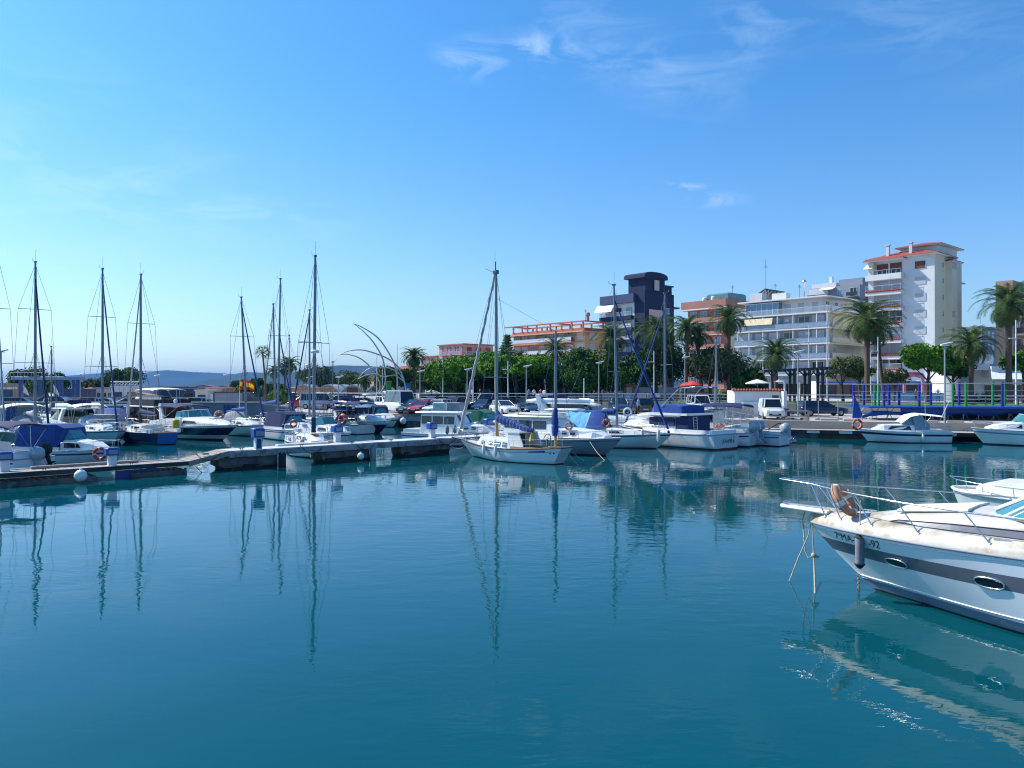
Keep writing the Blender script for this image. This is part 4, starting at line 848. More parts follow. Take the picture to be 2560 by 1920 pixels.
# ---------------- pilothouse boats
def pilothouse(label, px, Y, yaw, L, B, hz, roofx=(-.18, .2), wins=None, hullm='gelcoat', stripe='boot_blue', fb=1.2, fs=1.0, bands=None, motor=False, cabm='gelcoat', slope=.45, group='motor boats moored in the marina', trim='gelcoat'):
    t = thing('pilothouse_boat', label, 'motorboat', (xat(px, Y), Y, 0), yaw, group)
    hu = Hull(L, B, fb, fs, rake=L*.12, tr=.05, s0=.86, p=2.2, e=.9, wl=.85, dip=.08)
    hu.mesh(t, [hullm, 'antifoul_dark', stripe, trim], bands or ((0, .1, 1), (.1, .70, 0), (.70, .8, 2), (.8, 1.01, 3))); hu.deck(t, 'gelcoat'); hu.rim(t, 'rubber_grey', .035, .98)
    x0, x1 = roofx[0]*L, roofx[1]*L
    st0 = [(L*.40, fb-.05, fb+.1, B*.16, B*.1, .03), (L*.33, fb-.05, fb+.34, B*.26, B*.2, .05), (x1, fb-.1, fb+.46, B*.36, B*.33, .05)]
    cabin(t, cabm, st0, name='fore_cabin'); side_windows(t, st0, [(x1+.25, x1+.55, .45, .8), (x1+.8, x1+1.1, .45, .8)], name='porthole')
    st = [(x1, fs-.05, fb+.45, B*.38, B*.36, .02), (x1-slope, fs-.05, hz-.12, B*.38, B*.33, .03), (x0, fs-.05, hz-.12, B*.38, B*.34, .03)]
    cabin(t, cabm, st, name='wheelhouse'); n = 3; ww = (x1-slope-x0)/n
    side_windows(t, st[1:], [(x0+k*ww+.08, x0+(k+1)*ww-.06, .55, .95) for k in range(n)], wins or 'glass_dark')
    g_ = MB(); g_.add([(x1-slope*.12+.02, -B*.30, fb+.52), (x1-slope*.12+.02, B*.30, fb+.52), (x1-slope*.9+.02, B*.29, hz-.2), (x1-slope*.9+.02, -B*.29, hz-.2)], [(0, 1, 2, 3)]); g_.build('windscreen', wins or 'glass_dark', t)
    r_ = MB(); r_.loft([[(x, -w_, hz-.10), (x, w_, hz-.10), (x, w_*.98, hz), (x, 0, hz+.05), (x, -w_*.98, hz)] for x, w_ in [(x1-slope+.28, B*.32), (x1-slope, B*.38), (x0-.35, B*.38), (x0-.5, B*.36)]], True, True, True, 0, True); r_.build('roof', 'gelcoat', t)
    c = MB()
    for sd in (1, -1): c.bx(-L*.47, x0, sd*B*.41-.04, sd*B*.41+.04, fs-.05, fs+.25)
    c.bx(-L*.48, -L*.45, -B*.41, B*.41, fs-.05, fs+.25); c.build('coaming', 'gelcoat', t)
    hu.rails(t, .45, .97, .45, 'steel', .014, False, .9, name='bow_rail')
    if motor: outboard(t, -L/2-.1, 0, fs-.05)
    return t, hu
t, hu = pilothouse('white pilothouse boat with two round portholes and dark stripe behind the furled grey jib', 1140, 54.5, YAW_IN+.35, 7.8, 2.7, 2.36, (-.30, .12), fb=1.08, fs=.88)
fender(wp(1118, 1075, 52.4), 'fender_grey', 'left grey teardrop fender on the pilothouse boat with portholes', .13, .5, 'grey fenders on the pilothouse boat')
fender(wp(1137, 1073, 52.0), 'fender_grey', 'right grey teardrop fender on the pilothouse boat with portholes', .13, .5, 'grey fenders on the pilothouse boat')
t, hu = small_cuddy('small boat with dark green canopy beside the ketch main mast', 1218, 0, 64, YAW_IN+.3, 6.4, 2.5, 'canvas_green')
t, hu = small_cuddy('blue hulled runabout behind the green canopy boat', 1206, 0, 73, YAW_IN, 6.0, 2.4, None, hullm='navy_hull')
t, hu = small_cuddy('low white centre console between the mainmast and the long cabin cruiser', 1275, 0, 60, YAW_IN+.2, 6.2, 2.4, None)
# grey hulled long cabin cruiser
t, hu = pilothouse('long cabin cruiser with slate grey hull, arched dark side windows and white roof', 1392, 48.6, YAW_IN+.12, 9.6, 3.2, 2.3, (-.36, .10), hullm='gelcoat_grey', bands=((0, .07, 1), (.07, .84, 0), (.84, .88, 2), (.88, 1.01, 3)), fb=1.12, fs=.92, slope=.9, trim='gelcoat_grey')
m = MB(); m.bx(-3.0, .2, -.7, .7, 2.37, 2.42); m.tube([(-2.8, -.8, 2.5), (.2, -.8, 2.5)], .02, 5); m.tube([(-2.8, .8, 2.5), (.2, .8, 2.5)], .02, 5); m.build('roof_rack', 'gelcoat_cream', t)
lifebuoy(wp(1422, 1065, 46.8), 'buoy_orange', 'small orange ring on the pilot cabin roof side', (R(90), 0, -.2), .2, .05)
# blue boom cover sloop
r1, h1 = sailboat('sloop with royal blue boom tent and blue furled jib left of the JOHANNA', 1543, 1126, YAW_IN+.28, 8.8, 3.0, 712, furl=('canvas_blue', .90, .085), boomc='canvas_blue', spr=(929,), strip='canvas_navy', fb=1.0, fs=.88, lean=-8, mfrac=.06, wlY=53.0, boom_len=.40, raisedboom=1.75)
fender(loc2w(r1, h1.pt(.55, .6, -1)+Vector((0, -.15, 0))), 'fender_blue', 'small dark blue fender on the side of the blue tent sloop', .1, .45)
tent = MB()   # faded tarp thrown over the boom
rings = []
for i in range(9):
    x = -3.3+i*.24; q_ = .13*(i % 2); rings.append([(x, -1.35+q_, 1.0+.12*math.sin(i)), (x, -.8+q_, 1.6+.1*math.sin(i*2.3)), (x, -.12, 2.35+.05*math.sin(i*1.7)), (x, .12, 2.35), (x, .75, 1.65), (x, 1.25, 1.05)])
tent.loft(rings, False, False, False, 0, True); tent.build('boom_tent', 'canvas_light_blue', r1)
b = MB(); rings = [[(x, -1.2, 1.2), (x, -.7, 1.8), (x, -.1, 2.5), (x, .1, 2.5), (x, .7, 1.8), (x, 1.2, 1.2)] for x in (-1.36, -.9, -.3)]; rings[-1] = [(-.2, -.9, 1.3), (-.3, -.5, 1.7), (-.3, -.1, 2.3), (-.3, .1, 2.3), (-.3, .5, 1.7), (-.2, .9, 1.3)]
b.loft(rings, False, False, False, 0, True); b.build('boom_tent', 'canvas_blue', r1)
lifebuoy(wp(1515, 1058, 51.5), 'buoy_orange', 'orange lifebuoy under the boom of the blue tent sloop', (R(90), 0, .2), .22, .06)
# JOHANNA
jo, jh = pilothouse('white boat JOHANNA with royal blue flybridge canvas and red boot line', 1672, 54.6, YAW_OUT-.05, 9.6, 3.3, 2.18, (-.16, .14), hullm='gelcoat_old', stripe='gelcoat_old', bands=((0, .10, 4), (.10, .58, 0), (.58, .60, 2), (.60, 1.01, 0)), fb=1.35, fs=1.02, slope=.8, trim='gelcoat')
o = [c for c in jo.children if c.name.startswith('hull')][0]; o.data.materials.append(MATS['antifoul_red'])
for p_ in o.data.polygons:
    if p_.material_index == 1: p_.material_index = 4
m = MB(); m.loft([[(x, -w_, z0), (x, w_, z0), (x, w_, z1), (x, -w_, z1)] for x, w_, z0, z1 in [(2.3, .75, 2.06, 2.1), (1.6, 1.25, 2.08, 2.24), (.6, 1.5, 2.17, 2.36), (-2.7, 1.5, 2.2, 2.33)]], True, True, True, 0, False); m.build('upper_deck', 'gelcoat', jo)
m = MB(); m.loft([[(x, -w_, z0), (x, w_, z0), (x, w_*.97, z1), (x, w_*.3, z1+.08), (x, -w_*.3, z1+.08), (x, -w_*.97, z1)] for x, w_, z0, z1 in [(.9, .8, 2.33, 2.5), (.3, 1.25, 2.33, 2.86), (-1.9, 1.32, 2.22, 2.84), (-2.1, 1.30, 2.22, 2.8)]], True, True, True, 0, False); m.build('flybridge_cover', 'canvas_blue', jo)
m = MB()
for sd in (1, -1): m.tube([(-.4, sd*1.3, 2.8), (-1.9, sd*1.25, 4.05), (-3.2, sd*1.25, 4.15)], .022, 6); m.tube([(-2.0, sd*1.3, 2.8), (-1.2, sd*1.25, 3.5)], .018, 5)
for x, z in [(-1.9, 4.05), (-2.5, 4.12), (-3.2, 4.15)]: m.tube([(x, -1.25, z), (x, 1.25, z)], .03, 5)
m.build('folded_bimini_frame', 'steel', jo)
m = MB(); cover_roll(m, [(-1.8, -1.3, 4.08), (-2.1, -.5, 4.14), (-2.1, .5, 4.14), (-1.8, 1.3, 4.08)], [.06, .08, .08, .06], 3); m.build('folded_bimini', 'canvas_black', jo)
m = MB(); m.bx(-2.6, -1.55, -1.22, 1.22, .95, 2.19); m.build('aft_cabin_opening', 'canvas_navy', jo)
m = MB()
for x in (-2.68,):
    for y in (.25, .65): m.tube([(x, y, 1.0), (x+.1, y, 2.2)], .02, 5)
    for k in range(6): m.tube([(x+k*.015, .25, 1.1+k*.19), (x+k*.015, .65, 1.1+k*.19)], .016, 5)
m.build('ladder', 'steel', jo)
m = MB(); m.bx(-1.5, .7, -1.29, -1.25, 1.45, 2.02); m.bx(-1.5, .7, 1.25, 1.29, 1.45, 2.02); m.build('window_cover', 'canvas_navy', jo)
vs, fs = text_mesh('JOHANNA', .36)
P0 = jh.pt(0, 1, 1); P1 = jh.pt(0, .0, 1)
def transom_pt(u, v): # u along starboard, v 0..1 height
    a = jh.pt(0, v, 1); b = jh.pt(0, v, -1); return a.lerp(b, u)
mb = MB(); wtx = max(v[0] for v in vs)
mb.add([tuple(transom_pt(.34+v[0]/jh.B/.86/1.0*.82, .42+v[1]/1.02)+Vector((-.02, 0, 0))) for v in vs], fs); nm = mb.build('name_lettering', 'letter_black', jo)
mb = MB(); a = [(-4.86, -.55, .45), (-4.86, -.55, .95), (-4.86, -.85, .95), (-4.86, -.85, .45)]; mb.tube(a, .02, 5); mb.build('stern_step', 'steel', jo)
fender(wp(1646, 1090, 50.6), 'fender_white', 'right of two white slanting fenders on the JOHANNA', .11, .8, 'white fenders on the JOHANNA')
fender(wp(1606, 1085, 51.2), 'fender_white', 'left of two white slanting fenders on the JOHANNA', .11, .6, 'white fenders on the JOHANNA')
# white sport yacht beyond the pier
r1, h1 = express('big white sports yacht with raked arch and lifebuoy rails beyond the pier', 1480, 1088, YAW_IN+.4, 12.5, 3.9, fly=True, hardtop=True, arch=True, fb=1.5, fs=1.2, wlY=63)
lifebuoy(wp(1514, 1031, 59.5), 'fender_white', 'left pale lifebuoy on the bow rail of the big white sports yacht', (R(90), 0, -.2), .28, .07)
lifebuoy(wp(1569, 1030, 59), 'fender_white', 'right pale lifebuoy on the bow rail of the big white sports yacht', (R(90), 0, -.2), .28, .07)
m = MB(); m.tube([(0, 0, 0), (0, .06, 0)], .33, 18); one(m, 'sat_cover', 'canvas_black', 'round black cover on the stern of the big white sports yacht', 'cover', wp(1402, 1029, 60), -.3)
t, hu = pilothouse('small white cabin boat with green tinted window left of the blue tent sloop', 1432, 56.5, YAW_IN+.3, 6.8, 2.5, 2.5, (-.2, .12), wins='glass_teal')
# boats right of JOHANNA
r1, h1 = sailboat('sloop behind JOHANNA with tall bare mast and blue furled jib', 1662, 1098, math.pi+.25, 8.4, 2.8, 733, spr=(912,), furl=('canvas_blue', .88, .085), boomc='canvas_blue', wlY=60.5)
r1, h1 = sailboat('distant sloop with slim mast right of the JOHANNA', 1790, 1090, YAW_IN+2.2, 7.6, 2.7, 845, spr=(), furl=('sail_grey', .9, .05), boomc=None, wlY=61.5, mr=.07)
t, hu = pilothouse('small fishing boat with folded navy canopy right behind the JOHANNA transom', 1775, 55.5, YAW_OUT+.15, 6.6, 2.5, 2.5, (-.1, .2), motor=False)
bimini(t, -2.8, .3, 1.15, 2.95, 'canvas_navy', zb=1.1)
outboard(t, -3.45, -.45, 1.1, 'motor_grey', 1.15, .25); outboard(t, -3.45, .45, 1.1, 'motor_grey', 1.15, .25)
lifebuoy(wp(1798, 1071, 52.0), 'buoy_orange', 'orange lifebuoy on the stern of the small fishing boat', (R(90), 0, .1), .27, .075)
t, hu = small_cuddy('open boat with tilted grey outboard and orange ring beside the quay', 1866, 0, 55.8, YAW_OUT+.1, 5.6, 2.2, None, motor=False, screen=False)
outboard(t, -2.9, 0, .95, 'motor_grey', 1.05, .55)
lifebuoy(wp(1881, 1079, 53.4), 'buoy_orange', 'faded orange horseshoe ring on the open boat beside the quay', (R(75), .3, .4), .24, .075)
t, hu = small_cuddy('grey inflatable tender moored at the quay corner', 1898, 0, 58.6, YAW_OUT+.2, 3.6, 1.7, None, hullm='gelcoat_grey', motor=True, screen=False, fb=.6, fs=.5)

# small cabin boat with white bimini
cb = thing('cabin_boat', 'small white cabin boat with navy stripe and pale bimini alongside the quay', 'motorboat', (xat(2255, 57.6), 57.6, 0), math.pi-.12, 'motor boats moored in the marina')
ch_ = Hull(6.3, 2.3, 1.15, .92, rake=.75, tr=.02, s0=.88, p=2.3, e=.9, wl=.84, dip=.02)
ch_.mesh(cb, ['gelcoat', 'antifoul_dark', 'canvas_navy'], ((0, .07, 1), (.07, .62, 0), (.62, .8, 2), (.8, 1.01, 0))); ch_.deck(cb, 'gelcoat'); ch_.rim(cb, 'gelcoat', .03, .98)
st = [(2.2, 1.0, 1.12, .35, .25, .02), (1.5, .95, 1.5, .72, .58, .03), (-.6, .85, 1.55, .88, .78, .03)]
cabin(cb, 'gelcoat', st); side_windows(cb, st, [(-.35, 1.25, .35, .85, .1, -.25)], 'glass_dark')
g_ = MB(); g_.loft([[(.1, -.8, 1.5), (.1, .8, 1.5), (-.7, .8, 1.5), (-.7, -.8, 1.5)], [(-.35, -.66, 2.2), (-.35, .66, 2.2), (-.7, .66, 2.25), (-.7, -.66, 2.25)]], True, False, False, 0, False); g_.build('windscreen', 'panel_glass', cb)
rings = []
for x, z, w_ in [(.35, 1.75, .75), (-.3, 2.35, .9), (-.9, 2.5, .95), (-1.7, 2.42, .95), (-2.6, 2.3, .92)]: rings.append([(x, w_*k, z-.10*abs(k)**3*1.5) for k in (-1, -.6, 0, .6, 1)])
g_ = MB(); g_.loft(rings, False, False, False, 0, True); bi = g_.build('bimini', 'canvas_white', cb)
g_ = MB()
for sd in (1, -1): g_.tube([(-1.6, sd*.98, 1.0), (-.9, sd*.94, 2.42)], .014, 4); g_.tube([(-1.6, sd*.98, 1.0), (-2.5, sd*.9, 2.25)], .014, 4); g_.tube([(-2.4, sd*.98, 1.0), (-1.7, sd*.94, 2.35)], .014, 4)
g_.tube([(-.9, -.94, 2.40), (-.9, .94, 2.40)], .014, 4); g_.build('bimini_frame', 'steel', bi)
for sd in (1, -1): g_ = MB(); g_.add([(-.6, sd*.92, 1.05), (-.45, sd*.86, 2.1), (-.9, sd*.9, 2.4), (-1.55, sd*.97, 1.6), (-1.6, sd*.99, 1.05)], [(0, 1, 2, 3, 4)]); g_.build('side_curtain', 'panel_glass', cb)
c = MB()
for sd in (1, -1): c.bx(-3.05, -.6, sd*1.0-.04, sd*1.0+.04, .85, 1.1)
c.bx(-3.1, -3.02, -.95, .95, .5, 1.05); c.build('coaming', 'gelcoat', cb)
c = MB(); c.tube([(-2.9, .9, 1.1), (-2.9, .9, 1.4), (-3.1, .9, 1.4), (-3.1, -.9, 1.4), (-2.9, -.9, 1.4), (-2.9, -.9, 1.1)], .016, 5); c.tube([(-1.2, -.98, 1.1), (-1.2, -.98, 1.35), (-3.1, -.9, 1.4)], .016, 5); c.tube([(-1.2, .98, 1.1), (-1.2, .98, 1.35), (-3.1, .9, 1.4)], .016, 5); c.build('stern_rail', 'steel', cb)
c = MB(); c.tube([(-1.3, .95, 1.1), (-1.25, .95, 3.7)], .012, 4); c.tube([(-2.0, .9, 1.1), (-2.95, .9, 3.5)], .02, 5); c.build('whip_antenna', 'gelcoat', cb)
cb.scale = (1, 1, .88)
fender(loc2w(cb, ch_.pt(.36, .45, 1)+Vector((0, .14, 0))), 'fender_white', 'white fender on the middle of the small quay side cabin boat', .1, .5)
lifebuoy(wp(2143, 1061, 56.7), 'buoy_orange', 'orange and white lifebuoy on the bow of the quay side cabin boat', (R(88), 0, .15), .34, .09)
m = MB(); m.side([(0, 0), (.1, 1.5), (.25, 1.5), (.75, .25), (.6, .0)], -.05, .05, 0); m.tube([(.05, 0, -.2), (.08, 0, 1.7)], .02, 5, 1); one(m, 'folded_blue_cover', ['tramp_blue', 'steel'], 'folded dark blue flag like cover above the orange lifebuoy', 'cover', wp(2131, 1045, 58.5))
# white sport boat at right edge
rb, rh = small_cuddy('white sports boat with swept hull line at the right edge of the far quay', 2560, 0, 54.6, math.pi-.35, 6.6, 2.4, None, fb=1.2, fs=1.0, stripe='panel_glass')
# ============================================================= ketch
kt = thing('ketch', 'old white two masted ketch with crumpled blue boom cover and furled grey jib', 'sailboat', (.1, 43.65, 0), R(136.5))
kh = Hull(8.35, 2.6, 1.02, .9, rake=1.15, xo=.3, tr=.55, s0=.36, p=1.9, e=.55, wl=.82, q=.95, dip=.2)
kh.mesh(kt, ['gelcoat', 'antifoul_dark', 'boot_blue', 'gelcoat_old'], ((0, .05, 1), (.05, .77, 0), (.77, .80, 2), (.80, 1.01, 0)), transom_mi=3)
kh.deck(kt, 'gelcoat_cream', -.06); kh.rim(kt, 'dark_wood', .035, 1.01, 'toe_rail')
st = [(2.7, .85, 1.12, .35, .25, .03), (2.2, .80, 1.42, .62, .52, .05), (.0, .75, 1.38, .82, .70, .06), (-.3, .72, 1.36, .82, .70, .06)]
cabin(kt, 'gelcoat', st, name='coachroof')
side_windows(kt, st, [(1.75, 2.0, .45, .75), (1.05, 1.35, .45, .75), (.35, .85, .4, .8), (-.2, .18, .4, .8)], 'glass_blue')
m = MB(); m.bx(-.35, -.28, -.75, .75, .8, 1.75); m.side([(-.3, .8), (-1.5, .8), (-1.35, 1.3), (-1.1, 1.78), (-.3, 1.8)], .72, .78); m.side([(-.3, .8), (-1.5, .8), (-1.35, 1.3), (-1.1, 1.78), (-.3, 1.8)], -.78, -.72); m.bx(-1.15, -.2, -.82, .82, 1.78, 1.84); m.build('doghouse', 'gelcoat', kt)
m = MB(); m.bx(-.42, -.36, -.5, .5, .85, 1.7); m.build('companionway', 'dark_wood', kt)
m = MB(); m.bx(-2.7, -.45, -.6, .6, .78, .84); m.bx(-2.7, -.45, -.78, -.6, .84, 1.04); m.bx(-2.7, -.45, .6, .78, .84, 1.04); m.bx(-2.8, -2.7, -.7, .7, .84, 1.08); m.build('cockpit', 'teak', kt)
m = MB(); m.torus(.28, .02, T3(-2.5, 0, 1.5) @ RY(R(80)), 0, 18, 5); m.tube([(-2.52, 0, .84), (-2.52, 0, 1.5)], .04, 6)
for k in range(6): a = k*math.pi/3; m.tube([(-2.5, 0, 1.5), (-2.5+.05*math.sin(a), .34*math.cos(a), 1.5+.34*math.sin(a))], .01, 4)
m.build('steering_wheel', 'dark_wood', kt)
m = MB(); m.tube([(3.9, 0, 1.16), (5.2, 0, 1.26)], [.09, .06], 8); m.build('bowsprit', 'dark_wood', kt)
m = MB()
for sd in (1, -1):
    m.tube([(3.2, sd*.75, 1.15), (3.3, sd*.72, 1.75), (4.6, sd*.28, 1.85), (5.2, 0, 1.8), (5.2, 0, 1.3)], .016, 5)
    m.tube([(4.3, sd*.3, 1.2), (4.6, sd*.28, 1.85)], .014, 5); m.tube([(3.7, sd*.55, 1.15), (3.9, sd*.5, 1.8)], .014, 5); m.tube([(3.1, sd*.5, 1.15), (5.15, sd*.05, 1.28)], .03, 5)
m.build('pulpit', 'steel', kt)
zt = zat(680, 44.55)
m = MB(); m.tube([(1.33, 0, 1.3), (1.35, 0, 1.9)], [.10, .10], 10, 1); m.tube([(1.35, 0, 1.9), (1.4, 0, 5), (1.42, 0, zt)], [.105, .10, .075], 10); mast = m.build('mast', ['mast_paint', 'wood_mast'], kt)
m = MB(); m.bx(1.25, 1.6, -.1, .1, zt-.1, zt+.12, 0, None, .03); m.tube([(1.35, .1, zt+.1), (1.35, .1, zt+.6)], .03, 6); m.tube([(1.5, 0, zt), (1.5, 0, zt+1.3)], .008, 4); m.tube([(1.6, 0, zt), (2.3, 0, zt+.3)], .015, 4); m.build('masthead_gear', 'mast_dark', mast)
m = MB(); m.tube([(1.4, 1.0, 4.7), (1.4, -1.0, 4.7)], .025, 5); m.build('spreader', 'mast_alu', mast)
zm = zat(827, 41.5)
m = MB(); m.tube([(-3.1, 0, .9), (-3.1, 0, 1.5)], [.08, .08], 10, 1); m.tube([(-3.1, 0, 1.5), (-3.12, 0, zm)], [.08, .06], 8); mz = m.build('mizzen_mast', ['mast_alu', 'wood_mast'], kt)
m = MB(); m.tube([(-3.2, 0, zm), (-2.95, 0, zm+.02), (-2.7, 0, zm+.16)], .02, 5); m.build('masthead_gear', 'mast_dark', mz)
m = MB(); m.tube([(1.3, 0, 2.15), (-1.55, 0, 1.72)], .06, 7); bo = m.build('boom', 'wood_mast', kt)
m = MB(); cover_roll(m, [(1.36, 0, 2.75), (1.2, 0, 2.35), (.5, 0, 2.15), (-.4, 0, 1.92), (-1.5, 0, 1.72)], [.12, .27, .24, .18, .13], 11, 0, 14)
for i in range(11):
    x = 1.15-i*.25; z = 2.32-i*.06; m.torus(.25-.012*i, .012, T3(x, 0, z) @ RY(R(75)), 1, 12, 4)
m.build('sail_cover', ['canvas_blue', 'rope'], bo)
m = MB(); cover_roll(m, [(-3.05, 0, 1.5), (-3.08, 0, 2.0), (-3.05, 0, 2.5), (-3.1, 0, 3.0)], [.15, .20, .19, .12], 5); m.build('mizzen_sail_cover', 'canvas_blue', mz)
m = MB(); a = Vector((4.55, 0, 1.25)); b = Vector((1.5, 0, zt-.1)); r = random.Random(5); n = 46
m.tube([a.lerp(b, i/n)+Vector((.0, .02*math.sin(i*1.3), -.14*math.sin(math.pi*i/n))) for i in range(n+1)], [(.10-.035*i/n)*(1+.16*math.sin(i*2.1)+r.uniform(-.08, .08)) for i in range(n+1)], 8); m.build('furled_jib', 'sail_grey', kt)
m = MB()
for sd in (1, -1):
    m.tube([(1.2, sd*1.2, 1.0), (1.4, sd*1.0, 4.7), (1.42, sd*.05, zt)], .011, 4); m.tube([(.4, sd*1.2, 1.0), (1.42, sd*.05, zt-.4)], .011, 4); m.tube([(1.9, sd*1.15, 1.0), (1.42, sd*.05, zt-1.5)], .010, 4); m.tube([(-2.4, sd*1.1, 1.0), (-3.1, 0, zm-.1)], .010, 4); m.tube([(-3.6, sd*1.0, 1.0), (-3.1, 0, zm-.5)], .010, 4)
m.tube([(-3.1, 0, zm), (1.42, 0, zt-1.5)], .008, 4); m.tube([(1.0, .1, 1.4), (1.3, .05, zt)], .01, 4); m.tube([(5.15, 0, 1.3), (1.5, 0, zt)], .010, 4)
m.build('standing_rigging', 'wire', kt)
for c_ in kt.children:
    if c_.name.split('.')[0] in ('coachroof', 'window', 'doghouse', 'companionway', 'cockpit', 'steering_wheel', 'bowsprit', 'pulpit'): c_.location.z = -.19
kh.rails(kt, .1, .82, .52, 'steel', .011, True, .95)
m = MB(); m.side([(-2.35, .0), (-2.05, .07), (-1.9, .02), (-1.45, .09), (-1.3, .16), (-1.28, .2), (-1.5, .14), (-1.8, .1), (-2.1, .13), (-2.4, .09)], -.004, .004)
# dark motif near the stern quarter of the hull (port side)
q = MB()
for v, (x, z) in enumerate([(0, 0)]): pass
ring_lo = []; ring_hi = []
for i in range(13):
    t = .10+.12*i/12; w_ = .035+.05*abs(math.sin(i*1.9))*(1-i/14); P = kh.pt(t, .84, 1); n = kh.nrm(t, .84, 1)*.012; ring_lo.append(kh.pt(t, .84-w_, 1)+n); ring_hi.append(kh.pt(t, .84+w_*.8, 1)+n)
q.loft([ring_lo, ring_hi], False, False, False, 0, False); q.build('hull_motif', 'boot_blue', kt)
for s in (.06, .035): P = kh.pt(s, .7, 1); q = MB(); q.ball((0, 0, 0), (.06, .02, .04), 0, 8, 5, T3(*P)); q.build('hawse_hole', 'rubber_black', kt)
for i, t_ in enumerate((.60, .475)):
    P = kh.pt(t_, .75, 1)+Vector((0, .13, .05)); fender(loc2w(kt, P), 'fender_white', ['left of two white fenders hanging on the ketch', 'right of two white fenders hanging on the ketch'][i], .10, .55, 'white fenders on the ketch')
m = MB(); m.lathe([(.16, 0), (.12, .15), (.03, .4), (.01, .5)], 8, 0); one(m, 'yellow_bag', 'yellow', 'small yellow bag hanging in the ketch cockpit', 'bag', loc2w(kt, (-1.9, .6, 1.2)))
# mooring lines
for (a, Ya, b, lb, mm) in [((1470, 1096), 46.0, (1512, 1151), 'mooring line from the grey cabin cruiser bow down to the water', 'rope'), ((1413, 1117), 41.2, (1446, 1163), 'yellowish mooring line from the ketch stern to the water', 'rope'), ((1424, 1118), 41.4, (1460, 1151), 'second mooring line from the ketch stern to the water', 'rope'),
                           ((1303, 1100), 47, (1340, 1135), 'thin mooring line hidden partly behind the ketch', 'rope'), ((1118, 1105), 46.8, (1168, 1110), 'slack mooring line from the pier to the ketch bow', 'rope')]:
    m = MB(); A = wp(a[0], a[1], Ya); Bp = gp(b[0], b[1]) if b[1] > 1120 else wp(b[0], b[1], 46.6); fold(m, A, Bp, .12 if b[1] > 1120 else .35, 9, .017); one(m, 'mooring_line', mm, lb, 'rope', (0, 0, 0), 0, 'mooring lines')
for (s, lb) in [(-13.5, 'thick mooring rope drooping from the plank ramp'), (-7.9, 'hanging rope loop between the first and second pier block'), (-4.6, 'dark rope bundle hanging on the second pier block'), (1.2, 'thin rope arc hanging under the third pier block')]:
    m = MB(); fold(m, (-.5, 0, .55), (.7, 0, .5), .35, 9, .02); m.torus(.14, .03, T3(.1, .3, .47), 0, 12, 5); one(m, 'rope', 'rope_dark', lb, 'rope', pp(s, -.1, .4), math.atan2(UDIR.y, UDIR.x), 'ropes on the pier')

# ============================================================= near boat (right foreground)
NL, NB = 10.4, 3.05
bow = Vector((6.49, 16.86)); dv = Vector((-.678, .735)); ctr = bow-dv*NL/2
NYAW = math.atan2(dv.y, dv.x)
mat('near_deck', (.58, .54, .46), .5, var=.08, scale=2, dirt=((.28, .20, .10), .50, .7), bump=.05)
mat('near_hull', (.80, .81, .84), .22, var=.05, scale=.8, coat=.4, dirt=((.50, .53, .56), .6, 1.1))
mat('near_roof', (.56, .53, .47), .45, var=.1, dirt=((.30, .24, .14), .50, .9))
mat('rust_stain', (.36, .22, .09), .8, var=.3)
mat('near_chine', (.16, .20, .30), .3, var=.1, coat=.3)
def streaks(name):      # run-off stains below the deck edge: stretched noise in height
    m = MATS[name]; nt = m.node_tree; b = nt.nodes['Principled BSDF']; l = b.inputs['Base Color'].links[0]; src = l.from_socket
    tc = nt.nodes.new('ShaderNodeTexCoord'); mp = nt.nodes.new('ShaderNodeMapping'); mp.inputs['Scale'].default_value = (3.5, 3.5, .5); nt.links.new(tc.outputs['Object'], mp.inputs['Vector'])
    n = nt.nodes.new('ShaderNodeTexNoise'); n.inputs['Scale'].default_value = 1.2; n.inputs['Detail'].default_value = 6; nt.links.new(mp.outputs[0], n.inputs['Vector'])
    mr = nt.nodes.new('ShaderNodeMapRange'); mr.inputs[1].default_value = .45; mr.inputs[2].default_value = .7; mr.inputs[4].default_value = .5; nt.links.new(n.outputs[0], mr.inputs[0])
    mx = nt.nodes.new('ShaderNodeMix'); mx.data_type = 'RGBA'; mx.inputs[7].default_value = (.30, .20, .08, 1); nt.links.new(mr.outputs[0], mx.inputs[0]); nt.links.new(src, mx.inputs[6]); nt.links.new(mx.outputs[2], b.inputs['Base Color'])
streaks('near_deck')
nb = thing('near_cruiser', 'large weathered white cruiser with grey stripe, oval portholes and stained deck in the right foreground', 'motorboat', (ctr.x, ctr.y, 0), NYAW)
nh = Hull(NL, NB, 1.28, 1.42, rake=1.45, tr=.0, s0=.93, p=2.35, e=1.35, wl=.90, q=.85)
hs = [-.4, -.05, .035, .12, .175, .20, .215, .3, .4, .5, .56, .62, .70, .755, .84, .92, .965, 1.0]
nh.mesh(nb, ['near_hull', 'antifoul_dark', 'grey_stripe', 'near_chine', 'gelcoat'], ((0, .035, 1), (.035, .175, 3), (.175, .215, 4), (.215, .56, 0), (.56, .755, 2), (.755, 1.01, 0)), hs=hs, n=60)
# moulded knuckle lines
for h, r_, mm, nm_ in [(.215, .012, 'gelcoat', 'spray_rail'), (.175, .010, 'near_chine', 'spray_rail'), (.985, .028, 'rubber_grey', 'rub_rail'), (.93, .010, 'gelcoat', 'rub_rail')]:
    m = MB()
    for sd in (1, -1): m.tube([nh.pt(t/60, h, sd)+nh.nrm(min(.985, max(.01, t/60)), h, sd)*.004 for t in range(60)]+[nh.pt(1, h, sd)], r_, 6)
    m.build(nm_, mm, nb)
